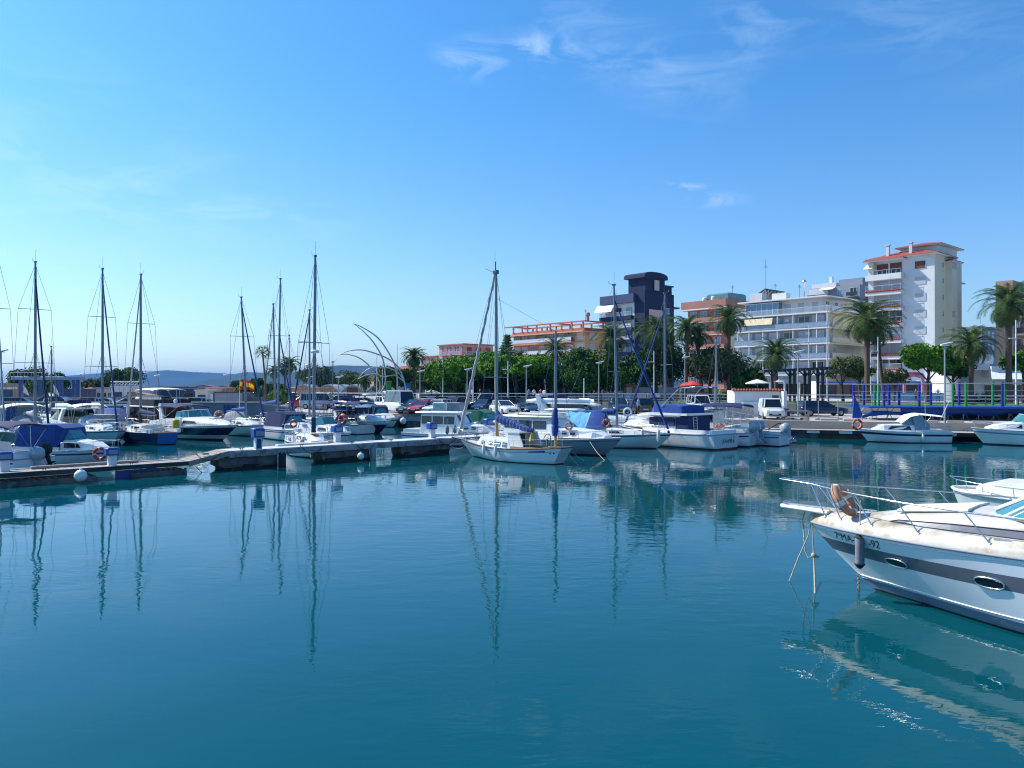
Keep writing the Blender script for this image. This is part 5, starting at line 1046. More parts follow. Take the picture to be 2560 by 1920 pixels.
# deck moulding: outer slope up from rub rail then side deck
def edge(t, off, dz):
    P = nh.pt(t, 1, 1); n = max(.0, P.y-off); return P.x-min(.25, off*.8)*max(0, (t-.9)/.1), n, P.z+dz
m = MB(); ts = [i/60 for i in range(61)]
for sd in (1, -1):
    rows = [[(e_[0], e_[1]*sd, e_[2]) for e_ in [edge(t, o_, z_) for t in ts]] for o_, z_ in [(0, .0), (.02, .07), (.08, .15), (.17, .20), (.30, .225)]]
    m.loft(rows if sd < 0 else rows[::-1], False, False, False, 0, True)
rows = []
for t in ts:
    e_ = edge(t, .3, .225); rows.append([(e_[0], e_[1]*k, e_[2]+.03*(1-k*k)) for k in (1, .5, 0, -.5, -1)])
m.loft(rows, False, False, False, 0, True); m.build('deck', 'near_deck', nb)
zd = 1.52
# bow platform
m = MB(); m.loft([[(x, -w_, z-.07), (x, w_, z-.07), (x, w_*1.06, z-.03), (x, w_*.94, z), (x, -w_*.94, z), (x, -w_*1.06, z-.03)] for x, w_, z in [(NL/2-.55, .30, zd+.03), (NL/2-.1, .25, zd+.035), (NL/2+.35, .20, zd+.04), (NL/2+.55, .15, zd+.04), (NL/2+.62, .07, zd+.035)]], True, True, True, 0, True); m.build('bow_platform', 'gelcoat', nb)
m = MB(); m.bx(NL/2-.4, NL/2+.55, -.03, .03, zd+.045, zd+.075); m.tube([(NL/2+.5, -.1, zd+.08), (NL/2+.5, .1, zd+.08)], .035, 8); m.build('anchor_roller', 'steel', nb)
m = MB(); m.bx(NL/2-1.0, NL/2-.72, -.12, .12, zd, zd+.14, 0, None, .04); m.build('windlass', 'rubber_black', nb)
# coachroof / foredeck hump
xs = lambda s: NL/2-s
st = [(xs(1.15), zd-.02, zd+.03, .16, .10, .01), (xs(1.6), zd-.02, zd+.12, .48, .36, .03), (xs(2.3), zd-.02, zd+.27, .82, .66, .05), (xs(3.2), zd-.02, zd+.42, 1.02, .84, .07), (xs(4.3), zd-.02, zd+.50, 1.12, .95, .07), (xs(5.4), zd-.02, zd+.52, 1.16, 1.0, .06)]
def dense(st, k=5):
    o = []
    for a, b in zip(st, st[1:]):
        for i in range(k): t = i/k; o.append(tuple(lerp(p_, q_, t) for p_, q_ in zip(a, b)))
    return o+[st[-1]]
st = [(x_, a_, a_+(b_-a_)*.82, c_, d_, e_) for x_, a_, b_, c_, d_, e_ in st]; std = dense(st); cabin(nb, 'near_roof', std, name='coachroof', sm=True)
side_windows(nb, std, [(xs(5.3), xs(1.9), .28, .62, 0, -.25)], 'grey_stripe', 'side_stripe', .02)
# padded mat on the hump
rr_ = []
for i in range(9):
    s = 2.05+i*.16; z = zd+.20+(s-2.3)*.13+.11; w_ = .50+.02*i; rr_.append([(xs(s), -w_, z-.05), (xs(s), w_, z-.05), (xs(s), w_*.95, z), (xs(s), 0, z+.03+.012*math.sin(i*2.2)), (xs(s), -w_*.95, z)])
m = MB(); m.loft(rr_, True, True, True, 0, True); m.build('sun_pad', 'canvas_white', nb)
# cleats
for s, y in [(4.05, 1.28), (1.2, .32), (1.2, -.32)]:
    m = MB(); m.tube([(xs(s)-.13, y, zd+.07), (xs(s)+.13, y, zd+.07)], .014, 6); m.tube([(xs(s)-.04, y, zd-.04), (xs(s)-.04, y, zd+.07)], .014, 6); m.tube([(xs(s)+.04, y, zd-.04), (xs(s)+.04, y, zd+.07)], .014, 6); m.build('cleat', 'steel', nb)
# windscreen
pts = []; N = 16
for i in range(N+1):
    a = math.pi*i/N; pts.append((xs(5.3)+1.75*math.sin(a)**.75, 1.14*math.cos(a)))
z0 = zd+.41
top = [(x-.95*math.sin(math.pi*i/N)**.8-.25, y*.86, z0+.62) for i, (x, y) in enumerate(pts)]; bot = [(x, y, z0-.03+ .05*(1-math.sin(math.pi*i/N))) for i, (x, y) in enumerate(pts)]
m = MB(); m.loft([bot, top], False, False, False, 0, True); ws = m.build('windscreen', 'glass_teal', nb)
m = MB(); m.tube(bot, .03, 6); m.tube(top, .035, 6)
for i in (0, 4, 8, 12, 16): m.tube([bot[i], top[i]], .035, 6)
for i in (2, 14): m.tube([bot[i], top[i+(-1 if i == 2 else 1)]], .02, 6, 1)
m.build('windscreen_frame', ['gelcoat', 'rubber_black'], ws)
m = MB()
for sd in (1, -1): m.loft([[(x, sd*1.12, z_), (x, sd*1.3, z_), (x, sd*1.22, zt_), (x, sd*1.08, zt_)] for x, z_, zt_ in [(xs(4.9), zd, zd+.45), (xs(7), zd-.05, zd+.5), (-NL/2+.3, zd-.1, zd+.4)]], True, True, True, 0, False)
m.build('coaming', 'near_roof', nb)
# rails
m = MB(); 
for sd in (1, -1):
    top = []; base_s = [.55, 1.0, 1.75, 2.7, 3.9, 5.3]
    top.append(Vector((NL/2+.62, sd*.10, zd+.60)))
    for k, s in enumerate(base_s):
        t = 1-s/NL; e_ = edge(t, .10, .16); Bp = Vector((xs(s), max(.12, e_[1])*sd, e_[2]-.02))
        tp = edge(1-max(.02, s-.42)/NL, .10, .16); Tp = Vector((xs(s-.42), max(.13, tp[1])*sd, zd+.56-.02*k)); m.tube([Bp, Tp], .013, 6); m.lathe([(.035, 0), (.03, .02), (.014, .03)], 8, 0, T3(*Bp)); top.append(Tp)
    m.tube(top, .016, 6)
m.tube([(NL/2+.62, .10, zd+.60), (NL/2+.66, 0, zd+.60), (NL/2+.62, -.10, zd+.60)], .016, 6); m.build('bow_rail', 'steel', nb)
# portholes
def solve_t(px, h, sd=1):
    lo, hi = .02, .999
    for _ in range(40):
        mid = (lo+hi)/2; P = loc2w(nb, nh.pt(mid, h, sd)).translation
        q_ = 1280+F*P.x/P.y
        if q_ > px: lo = mid
        else: hi = mid
    return (lo+hi)/2
bpy.context.view_layer.update()
def loc2w(root, P):
    return (Matrix.Translation(root.location) @ Matrix.Rotation(root.rotation_euler.z, 4, 'Z')) @ Vector(P)
def solve_t(px, h, sd=1):
    lo, hi = .02, .999
    for _ in range(40):
        mid = (lo+hi)/2; P = loc2w(nb, nh.pt(mid, h, sd)); q_ = 1280+F*P.x/P.y
        if q_ > px: lo = mid
        else: hi = mid
    return (lo+hi)/2
for sd in (1, -1):
    for px_, hh in [(2241, .62), (2473, .62), (2800, .62)]:
        t0 = solve_t(px_, hh); Pc = nh.pt(t0, hh, sd); nn = nh.nrm(t0, hh, sd); tx = (nh.pt(t0+.01, hh, sd)-Pc).normalized(); tz = nn.cross(tx); 
        if tz.z < 0: tz = -tz
        def el(a, b, off, k=24): return [Pc+tx*a*math.copysign(abs(math.cos(q))**.8, math.cos(q))+tz*b*math.copysign(abs(math.sin(q))**.8, math.sin(q))+nn*off for q in [2*math.pi*i/k for i in range(k)]]
        m = MB(); rg = el(.245, .095, .014); m.add(rg, [tuple(range(24)) if sd > 0 else tuple(range(24))[::-1]], 0); po = m.build('porthole', 'glass_dark', nb)
        m = MB(); m.tube(rg+[rg[0]], .016, 6); m.build('porthole_frame', 'steel', po)
# registration
def hull_text(body, px0, h0, size, parent, root, hu_, slant=0):
    vs, fs = text_mesh(body, size); t0 = solve_t(px0, h0); out = []
    for v in vs:
        x = v[0]; h = h0+v[1]/1.27; t = t0-x/NL*.98-(h-h0)*1.2/NL
        P = hu_.pt(t, h, 1)+hu_.nrm(min(.98, t), h, 1)*.006; out.append(tuple(P))
    m = MB(); m.add(out, fs, 0); return m.build('registration', 'letter_black', parent)
hull_text('7ªMA-2-', 2090, .80, .21, nb, nb, nh); hull_text('-92', 2172, .80, .21, nb, nb, nh)
# fender, lifebuoy, ropes
Pf = nh.pt(solve_t(2156, .8), .8, 1)+Vector((0, .13, -.10))
b = MB(); b.lathe([(.02, -.36), (.045, -.31), (.08, -.27), (.087, -.22), (.087, .22), (.08, .27), (.05, .31), (.03, .33), (.03, .36)], 14, 0); b.lathe([(.0, -.37), (.05, -.34), (.1, -.275), (.103, -.26)], 14, 1); b.lathe([(.1, .26), (.06, .30), (.035, .36), (0.0, .37)], 14, 1)
b.tube([(0, 0, .34), (.0, -.02, .7), (.02, -.08, .98)], .011, 5, 2); b.tube([(0, 0, .34), (-.25, -.1, .55), (-.35, -.14, .62)], .008, 5, 2)
o = one(b, 'boat_fender', ['fender_grey', 'rubber_black', 'rope'], 'long dirty grey fender hanging over the registration number of the foreground cruiser', 'fender', loc2w(nb, Pf), NYAW)
b = MB(); b.torus(.29, .078, None, 0, 40, 12, lambda i: 1 if i % 10 < 2 else 0); b.tube([(math.cos(a)*.38, math.sin(a)*.38, .01*math.sin(a*9)) for a in [i*math.pi/14 for i in range(29)]], .009, 5, 2); b.torus(.05, .02, T3(.30, .1, .08), 2, 10, 5)
o = one(b, 'ring_lifebuoy', ['buoy_faded', 'paper', 'rope'], 'faded orange ring lifebuoy tied to the rail of the foreground cruiser', 'lifebuoy', wp(2110, 1250, 15.75)); o.rotation_euler = Vector((.62, -.55, .56)).to_track_quat('Z', 'Y').to_euler()
b = MB(); a_ = wp(2030, 1292, 16.8); w1 = gp(1973, 1452); w2 = gp(2037, 1482)
top = wp(2060, 1283, 16.55)
b.tube([top, a_, wp(2020, 1340, 16.8), wp(1995, 1395, 16.75), w1, w1+Vector((-.06, -.2, -.4))], .013, 6)
one(b, 'bow_rope', 'rope', 'bow line running from the foreground cruiser down left into the water', 'rope')
b = MB(); b.tube([wp(2030, 1300, 16.7), wp(2032, 1345, 16.7), wp(2034, 1385, 16.65), wp(2036, 1440, 16.5), w2, w2+Vector((0, 0, -.4))], [.012, .012, .02, .02, .02, .02], 6); b.ball(tuple(wp(2034, 1388, 16.65)), .06, 0, 8, 5); b.ball(tuple(wp(2041, 1391, 16.65)), (.07, .02, .03), 0, 8, 5)
one(b, 'bow_rope', 'rope', 'knotted bow line hanging straight down into the water from the foreground cruiser', 'rope')
b = MB(); b.tube([wp(2035, 1280, 16.9), wp(2012, 1276, 17.0), wp(2006, 1300, 17.0), wp(2010, 1340, 16.95), wp(2012, 1375, 16.9), wp(2020, 1395, 16.85), wp(2032, 1388, 16.7)], .014, 6)
one(b, 'bow_rope', 'rope', 'loose looping bow line under the bow platform of the foreground cruiser', 'rope')
b = MB()
for i in range(9): b.torus(.028, .009, T3(0, 0, -i*.045) @ RZ(R(90)*(i % 2)) @ RX(R(90)), 0, 10, 5)
one(b, 'anchor_chain', 'rust_stain', 'short rusty chain hanging at the stem of the foreground cruiser', 'chain', wp(2146, 1438, 15.9))
b = MB(); b.torus(.12, .016, T3(0, 0, .02), 0, 18, 5); b.torus(.09, .016, T3(.02, 0, .05), 0, 18, 5); b.tube([(.1, 0, .03), (.3, .1, .02), (.5, -.05, .02), (.62, .02, .02)], .014, 5); one(b, 'coiled_line', 'rope', 'coiled rope on the foredeck of the foreground cruiser', 'rope', loc2w(nb, (xs(.95), .1, zd+.02)), NYAW)
# neighbour boat beyond
nn_ = thing('moored_skiff', 'small cream open boat moored just beyond the foreground cruiser', 'motorboat', (14.7, 20.7, 0), NYAW)
sk = Hull(5.2, 2.1, 1.22, 1.1, rake=.5, tr=0, s0=.92, p=3.0, e=1.1, wl=.9, q=.6); sk.mesh(nn_, ['gelcoat', 'antifoul_dark', 'gelcoat_cream'], ((0, .06, 1), (.06, .9, 0), (.9, 1.01, 2))); sk.deck(nn_, 'gelcoat_cream'); sk.rim(nn_, 'gelcoat', .05)
m = MB(); m.loft([[(x, -w_, 1.2), (x, w_, 1.2), (x-.1, w_*.85, z), (x-.1, -w_*.85, z)] for x, w_, z in [(1.9, .5, 1.4), (1.4, .75, 1.55), (.2, .8, 1.6)]], True, True, True, 0, False); m.build('fore_cuddy', 'gelcoat_cream', nn_)
m = MB(); m.bx(.05, .11, -.45, .45, 1.25, 1.52); m.build('cuddy_door', 'dark_wood', nn_)
m = MB(); m.bx(-2.4, .0, -.9, -.8, 1.1, 1.4); m.bx(-2.4, .0, .8, .9, 1.1, 1.4); m.bx(-1.2, -.6, -.8, .8, 1.1, 1.5, 0, None, .05); m.build('coaming', 'gelcoat', nn_)
sk.rails(nn_, .5, .95, .3, 'steel', .012, False, .6, name='bow_rail'); outboard(nn_, -2.7, 0, 1.2)
# ============================================================= vehicles
def car(kind, label, px, by, yaw, paint, Y=None, cat='car', plate='plate_white', front=True):
    Y = Y or (H-ZQ)*F/(by-HZ); t = thing('parked_'+('van' if kind in ('van', 'minibus', 'panel') else 'car'), label, 'van' if kind in ('van', 'minibus', 'panel') else cat, (xat(px, Y), Y, ZQ+.006), yaw, 'cars parked on the quay')
    S = dict(hatch=(4.0, 1.74, 1.46, .95, .95, -.2, -1.85), sedan=(4.6, 1.8, 1.44, .93, .75, -.5, -1.75), wagon=(4.6, 1.78, 1.48, .94, .85, -.2, -2.15), suv=(4.4, 1.86, 1.66, 1.05, .95, -.1, -2.05), van=(4.3, 1.78, 1.82, 1.05, 1.15, .55, -2.1), minibus=(5.4, 2.0, 2.4, 1.15, 1.75, 1.1, -2.6), panel=(4.9, 1.9, 1.95, 1.1, 1.5, .8, -2.35))[kind]
    L, W, Hh, belt, xw, xr0, xr1 = S; hw = W/2; xf = L/2; xb = -L/2
    def ring(x, z0, z1, w): return [(x, -w*.93, z0), (x, -w, z0+.12), (x, -w, z1-.16), (x, -w*.93, z1-.03), (x, -w*.5, z1), (x, w*.5, z1), (x, w*.93, z1-.03), (x, w, z1-.16), (x, w, z0+.12), (x, w*.93, z0)]
    nose = .62 if kind not in ('minibus', 'van', 'panel') else .75
    b = MB(); b.loft([ring(xf, .32, nose, hw*.80), ring(xf-.12, .24, nose+.10, hw*.93), ring(xf-.55, .22, belt-.13, hw), ring(xw, .22, belt, hw), ring(0, .22, belt+.01, hw), ring(xb+.5, .22, belt+.03, hw), ring(xb+.08, .26, belt-.02, hw*.95), ring(xb, .34, belt-.12, hw*.85)], True, True, True, 0, True); b.build('body', paint, t)
    xe = xb+.12 if kind != 'sedan' else xb+.75
    bot = [(xw+.05, -hw*.86, belt-.03), (xw+.05, hw*.86, belt-.03), (xe, hw*.90, belt-.02), (xe, -hw*.90, belt-.02)]
    tp = [(xr0+.25, -hw*.70, Hh-.05), (xr0+.25, hw*.70, Hh-.05), (xr1+.1, hw*.72, Hh-.06), (xr1+.1, -hw*.72, Hh-.06)]
    b = MB(); b.loft([bot, tp], True, False, True, 0, False); b.build('glasshouse', 'glass_dark', t)
    b = MB(); b.loft([[(xr0+.3, -hw*.68, Hh-.08), (xr0+.3, hw*.68, Hh-.08), (xr1+.05, hw*.70, Hh-.08), (xr1+.05, -hw*.70, Hh-.08)], [(xr0+.15, -hw*.66, Hh), (xr0+.15, hw*.66, Hh), (xr1+.15, hw*.66, Hh-.01), (xr1+.15, -hw*.66, Hh-.01)]], True, True, True, 0, False); b.build('roof', paint, t)
    b = MB()
    for sd in (0, 1):
        A, Bt = Vector(bot[sd]), Vector(tp[sd]); b.tube([A, Bt], .045, 5); A, Bt = Vector(bot[3-sd]), Vector(tp[3-sd]); b.tube([A, Bt], .06, 5)
        yb = bot[sd][1]; yt = tp[sd][1]
        for fx in (.45, .78) if kind != 'hatch' else (.5,):
            b.tube([(lerp(xw, xe, fx), yb*1.02, belt-.03), (lerp(xr0+.25, xr1+.1, fx), yt*1.01, Hh-.06)], .04, 5)
    if kind in ('van', 'panel', 'minibus') and 'windowless' in label:
        for sd in (-1, 1): b.add([(lerp(xw, xe, .45), sd*hw*.92, belt), (xe, sd*hw*.92, belt), (xr1+.1, sd*hw*.75, Hh-.06), (lerp(xr0, xr1, .45), sd*hw*.75, Hh-.06)], [(0, 1, 2, 3)])
    b.build('pillar', paint, t)
    for x in (xf-.82, xb+.80):
        for sd in (1, -1):
            b = MB(); b.tube([(x, sd*(hw-.2), .32), (x, sd*(hw+.015), .32)], .32, 16); wl_ = b.build('wheel', 'tyre', t); b = MB(); b.tube([(x, sd*(hw+.01), .32), (x, sd*(hw+.028), .32)], .2, 10); b.build('rim', 'rim', wl_)
    for sd in (1, -1):
        b = MB(); b.bx(xf-.16, xf-.02, sd*hw*.62-.16, sd*hw*.62+.16, nose-.08, nose+.06, 0, None, .03); b.build('headlight', 'headlight', t)
        b = MB(); b.bx(xb+.0, xb+.12, sd*hw*.72-.10, sd*hw*.72+.10, belt-.32, belt-.1, 0, None, .02); b.build('taillight', 'taillight', t)
        b = MB(); b.bx(xw-.15, xw+.02, sd*(hw+.02)-.09, sd*(hw+.02)+.09, belt-.02, belt+.13, 0, None, .03); b.build('wing_mirror', paint, t)
    b = MB(); b.bx(xf-.08, xf+.02, -.5, .5, .34, .52, 0, None, .02); b.build('grille', 'rubber_black', t)
    for x, nm_ in ((xf+.022, 'number_plate'), (xb-.02, 'number_plate')): b = MB(); b.bx(x-.012, x+.012, -.26, .26, .45, .56); b.build(nm_, plate, t)
    return t
FT = -math.pi/2
for a in [('minibus', 'white minibus parked beside the dark hatchback', 1003, 1032, FT+.55, 'car_white'), ('suv', 'white off-roader parked left of the minibus', 968, 1027, FT+.5, 'car_white'),
          ('hatch', 'dark green hatchback between the minibus and the red car', 1033, 1034, FT-.55, 'car_green'), ('hatch', 'bright red hatchback facing the water', 1059, 1035, FT-.45, 'car_red'),
          ('hatch', 'silver blue hatchback right of the red car', 1078, 1019, FT-.5, 'car_blue'), ('wagon', 'white compact car right of the red car', 1094, 1035, FT-.4, 'car_white'), ('suv', 'plum coloured car left of the motorbike', 1133, 1033, FT-.4, 'car_plum'),
          ('suv', 'dark estate car behind the plum coloured one', 1140, 1020, FT-.4, 'car_black'), ('panel', 'silver van side on behind the small navy car', 1222, 1022, math.pi+.1, 'car_silver'), ('hatch', 'navy car with bright windscreen below the silver van', 1207, 1031, FT-.3, 'car_navy'),
          ('sedan', 'white saloon right of the ketch main mast', 1262, 1036, FT+.4, 'car_white'), ('sedan', 'black saloon seen from the side behind the white one', 1289, 1024, .15, 'car_black'), ('suv', 'black car just left of the dark blue off-roader', 1317, 1028, FT-.2, 'car_black'),
          ('suv', 'dark blue off-roader facing the water by the lamp', 1344, 1039, FT-.25, 'car_navy'), ('suv', 'dark blue car with yellow number plate behind the white yacht', 1548, 1034, FT, 'car_navy'), ('suv', 'brown black car seen from behind under the blue furled sails', 1606, 1034, math.pi/2, 'car_brown'),
          ('wagon', 'navy car side on behind the folded bimini', 1672, 1022, .1, 'car_navy'), ('panel', 'white delivery van facing the water behind the JOHANNA', 1748, 1034, FT, 'car_white'), ('sedan', 'long black saloon right of the white delivery van', 1785, 1023, .1, 'car_black')]:
    k, lb, px, by, yw, pt = a; car(k, lb, px, by, yw, pt, plate='plate_yellow' if 'yellow' in lb else 'plate_white')
car('van', 'white small windowless van on the quay in front of the white wall', 1928, 1047, FT-.17, 'car_white')
car('wagon', 'dark navy estate car side on beyond the white van', 2055, 1036, 0.02, 'car_navy', Y=75)
for i, (px, pt, k, lb) in enumerate([(20, 'car_navy', 'wagon', 'dark car at the far left above the harbour wall'), (62, 'car_black', 'wagon', 'black car above the harbour wall left of the thick mast'), (118, 'car_navy', 'suv', 'navy car above the harbour wall right of the thick mast'), (163, 'car_white', 'wagon', 'white estate car above the harbour wall'), (210, 'car_black', 'hatch', 'dark hatchback above the harbour wall near the lamp mast'), (280, 'car_silver', 'sedan', 'pale saloon above the harbour wall right of the second mast'), (318, 'car_white', 'hatch', 'white hatchback above the harbour wall by the third mast'),
                                  (438, 'car_green', 'hatch', 'teal car above the wall beyond the trawler yacht'), (478, 'car_silver', 'wagon', 'silver blue car above the wall left of the grey hut'), (512, 'car_black', 'hatch', 'dark car just left of the grey hut'), (760, 'car_red', 'suv', 'dark red car by the palm trunks left of the tallest mast'), (800, 'car_silver', 'panel', 'large silver van right of the tallest mast'), (845, 'car_black', 'suv', 'black van behind the navy flybridge cruiser'), (925, 'car_silver', 'sedan', 'grey saloon left of the white off-roader')]):
    car(k, lb, px, 0, .08 if i % 2 else math.pi, pt, Y=93 if px < 600 else 98)
# motorbike
t = thing('motorbike', 'black motorbike parked right of the plum coloured car', 'motorbike', (xat(1180, 84), 84, ZQ), FT-.6)
for x in (.65, -.65): m = MB(); m.torus(.27, .07, T3(x, 0, .33) @ RX(R(90)), 0, 18, 6); m.build('wheel', 'tyre', t)
m = MB(); m.loft([[(x, -w_, z0), (x, w_, z0), (x, w_, z1), (x, -w_, z1)] for x, w_, z0, z1 in [(.45, .08, .6, .95), (.1, .17, .4, 1.0), (-.3, .16, .4, .85), (-.8, .1, .7, .9)]], True, True, True, 0, True); m.build('body', 'rubber_black', t)
m = MB(); m.tube([(.65, 0, .33), (.45, 0, 1.05), (.35, .35, 1.1)], .03, 5); m.tube([(.45, 0, 1.05), (.35, -.35, 1.1)], .03, 5); m.build('handlebar', 'steel', t)

# ============================================================= street furniture
def lamp(px, ty, Y, label, base=ZP, h=None, r=.06, dirx=-1):
    zt = zat(ty, Y); t = thing('street_lamp', label, 'street lamp', (xat(px, Y), Y, base), 0, 'street lamps along the quay'); hh = zt-base
    m = MB(); m.tube([(0, 0, 0), (0, 0, hh)], [r*1.25, r*.8], 8); m.build('pole', 'pole_grey', t)
    m = MB(); m.loft([[(x, -w_, hh+z), (x, w_, hh+z), (x, w_*.8, hh+z+.10), (x, -w_*.8, hh+z+.10)] for x, w_, z in [(-.3*-dirx, .12, -.02), (.05, .2, .05), (.55*-dirx, .15, .16)]] if dirx < 0 else [[(x, -w_, hh+z), (x, w_, hh+z), (x, w_*.8, hh+z+.10), (x, -w_*.8, hh+z+.10)] for x, w_, z in [(-.55, .15, .16), (-.05, .2, .05), (.3, .12, -.02)]], True, True, True, 0, True); hd = m.build('lamp_head', 'pole_white', t)
    m = MB(); m.bx(-.2, .3, -.11, .11, hh-.03, hh+.03); m.build('diffuser', 'lamp_glass', hd); return t
for a in [(846, 944, 88, 'street lamp left of the arched sculpture'), (1050, 930, 86, 'street lamp right of the round crowned palm above the red car'), (1168, 925, 84, 'street lamp just left of the ketch mast'), (1316, 917, 80, 'street lamp above the dark blue off-roader'), (1497, 908, 84, 'street lamp before the round dark tree'), (1712, 895, 92, 'street lamp between the two thin palms')]:
    lamp(a[0], a[1], a[2], a[3], ZQ)
lamp(1995, 881, 72, 'street lamp standing by the navy estate car', ZQ, r=.06)
lamp(2362, 863, 58.8, 'nearest street lamp, at the quay edge in front of the trampolines', ZQ, r=.065)
lamp(3, 880, 70, 'street lamp at the far left edge above the harbour wall', 1.0)
lamp(391, 940, 120, 'small lamp on a thin pole beyond the third mast', ZQ); lamp(563, 938, 118, 'small lamp on a thin pole beyond the terracotta shed', ZQ); lamp(772, 945, 105, 'lamp hidden behind the tallest mast', ZQ); lamp(201, 937, 116, 'lamp mast with dark sign left of the small far palm', ZQ)
def pole(px, ty, Y, label, r=.07, base=ZP, arm=True):
    t = thing('tall_pole', label, 'lamp post', (xat(px, Y), Y, base), 0, 'tall white posts on the promenade'); hh = zat(ty, Y)-base
    m = MB(); m.tube([(0, 0, 0), (0, 0, hh)], [r*1.2, r*.8], 8); m.build('pole', 'pole_white', t)
    if arm: m = MB(); m.bx(-.75, 0, -.08, .08, hh*.78, hh*.78+.07, 0, None, .02); m.build('lamp_arm', 'pole_white', t)
for a in [(1107, 900, 105, 'tall white post right of the big round palm'), (1270, 902, 100, 'tall white post in front of the first umbrella pine'), (1635, 878, 100, 'tall white post left of the black arch frame'), (1460, 945, 95, 'thin short post in front of the round dark tree'), (2022, 815, 105, 'tall white post before the white balcony block'), (2068, 760, 105, 'tallest white post at the corner of the white balcony block'), (2177, 880, 100, 'thin white post left of the thick one by the tower'), (2195, 842, 88, 'thick white post below the big palm by the tower'), (2540, 800, 82, 'tall white post beside the rightmost palm'), (1165, 960, 108, 'short white post near the cafe awning'), (1183, 945, 95, 'slim post above the motorbike')]:
    pole(*a, arm='short' not in a[3] and 'slim' not in a[3])
# promenade railings
def railing(pts, h, n, label, name='promenade_railing', z=ZP, m1='rail_steel', m2='rail_brown', mids=(.35, .65)):
    t = thing(name, label, 'railing', (0, 0, 0)); a = [Vector((x, y, z)) for x, y in pts]
    tb = MB(); tb.tube([p_+Vector((0, 0, h)) for p_ in a], .045, 6); tb.build('top_rail', m1, t)
    tb = MB()
    for f in mids: tb.tube([p_+Vector((0, 0, h*f)) for p_ in a], .028, 5)
    tb.build('mid_rail', m1, t)
    for A, B_ in zip(a, a[1:]):
        k = max(1, int((B_-A).length/n))
        for i in range(k): P = A.lerp(B_, i/k); tb = MB(); tb.bx(P.x-.05, P.x+.05, P.y-.04, P.y+.04, z, z+h*.96); tb.bx(P.x-.09, P.x+.09, P.y-.07, P.y+.07, z-.25, z+.1); tb.build('post', m2, t)
railing([(-45, 117.6), (-20, 100.7), (11, 94.7), (31, 82.7), (46, 74.7), (90, 60)], 1.05, 2.6, 'long steel railing on dark posts along the raised promenade')
w_ = MB()
for A, B_ in zip(pedge, pedge[1:]):
    A = Vector(A); B_ = Vector(B_); d = (B_-A).normalized(); M = Matrix.Translation((A.x, A.y, 0)) @ RZ(math.atan2(d.y, d.x)); w_.bx(0, (B_-A).length, -.12, -.003, ZQ-.1, ZP+.06, 0, M)
tag(w_.build('retaining_wall', 'concrete_pale'), 'pale low retaining wall below the promenade railing behind the parked cars', 'wall')
# gangway rail beside quay
t = thing('gangway', 'steel railed gangway sloping from the quay down to the boats beside the white van', 'gangway', (0, 0, 0))
A = wp(1800, 1045, 60.5); A.z = ZQ+.1; B_ = wp(1905, 1075, 60.0); B_.z = .75
for k, off in enumerate((Vector((0, 0, 0)), Vector((.25, 1.3, 0)))):
    m = MB(); a = A+off; b = B_+off
    for z in (.25, .6, 1.0): m.tube([a+Vector((0, 0, z)), b+Vector((0, 0, z))], .025, 5)
    for i in range(7): q_ = a.lerp(b, i/6); m.tube([q_, q_+Vector((0, 0, 1.0))], .025, 5)
    m.build('handrail', 'rail_steel', t)
m = MB(); m.loft([[tuple(A+Vector((0, 0, -.1))), tuple(A+Vector((.25, 1.3, -.1))), tuple(A+Vector((.25, 1.3, 0))), tuple(A)], [tuple(B_+Vector((0, 0, -.1))), tuple(B_+Vector((.25, 1.3, -.1))), tuple(B_+Vector((.25, 1.3, 0))), tuple(B_)]], True, True, True, 0, False); m.build('deck', 'deck_boards', t)
# white walls, hut and block pile on the quay
t = thing('white_hut', 'white walled utility hut with tiled coping left of the white van', 'hut', (xat(1898, 74), 74, ZQ), -.12)
x0, x1 = -(1898-1838)/F*74, (1958-1898)/F*74
m = MB(); m.bx(x0, x1, 0, .3, 0, 2.45); m.bx(x0, x0+.3, .3, 4.5, 0, 2.45); m.bx(x1-.3, x1, -1.2, 0, 0, 2.4); m.bx(x0+.6, x0+2.4, -1.3, 0, 0, 1.3); m.build('wall', 'stucco_white', t)
m = MB()
for i in range(18): m.tube([(x0-.1+i*.27, -.12, 2.47), (x0-.1+i*.27, .45, 2.55)], .12, 6)
m.build('coping_tiles', 'roof_tile', t)
m = MB(); m.bx(x1-1.1, x1-.5, -.04, 0, .1, 2.0); m.build('door', 'rail_brown', t)
t = thing('block_stack', 'low grey concrete block wall in front of the white hut', 'wall', (xat(1850, 70), 70, ZQ), -.1)
m = MB()
for i in range(6):
    for k in range(5): m.bx(-1.2+i*.405, -1.2+i*.405+.395, 0, .2, k*.2, k*.2+.192)
m.build('wall_face', 'block_grey', t)
m = MB()
for k in range(5): m.bx(-2.2+.3*0, -1.3, .3, .5, k*.2, k*.2+.192)
m.build('side_wall', 'block_grey', t)
b = MB()
for i in range(4): b.bx(-.9, .9, -.4+i*.27, -.2+i*.27, .0+i*.05, .06+i*.05)
one(b, 'timber_stack', 'deck_boards', 'loose timber boards lying between the hut and the navy estate car', 'boards', (xat(1985, 73), 73, ZQ+.3), -.2)
b = MB(); b.lathe([(.45, 0), (.5, .1), (.42, .7), (.1, .8)], 8); one(b, 'dark_bin', 'rubber_black', 'black rubbish heap beside the white van', 'bin', (xat(1962, 72.5), 72.5, ZQ))
t = thing('mooring_rack', 'pale timber frame holding four dark cleats on the quay edge', 'frame', (xat(1993, 64.8), 64.8, ZQ), -.35)
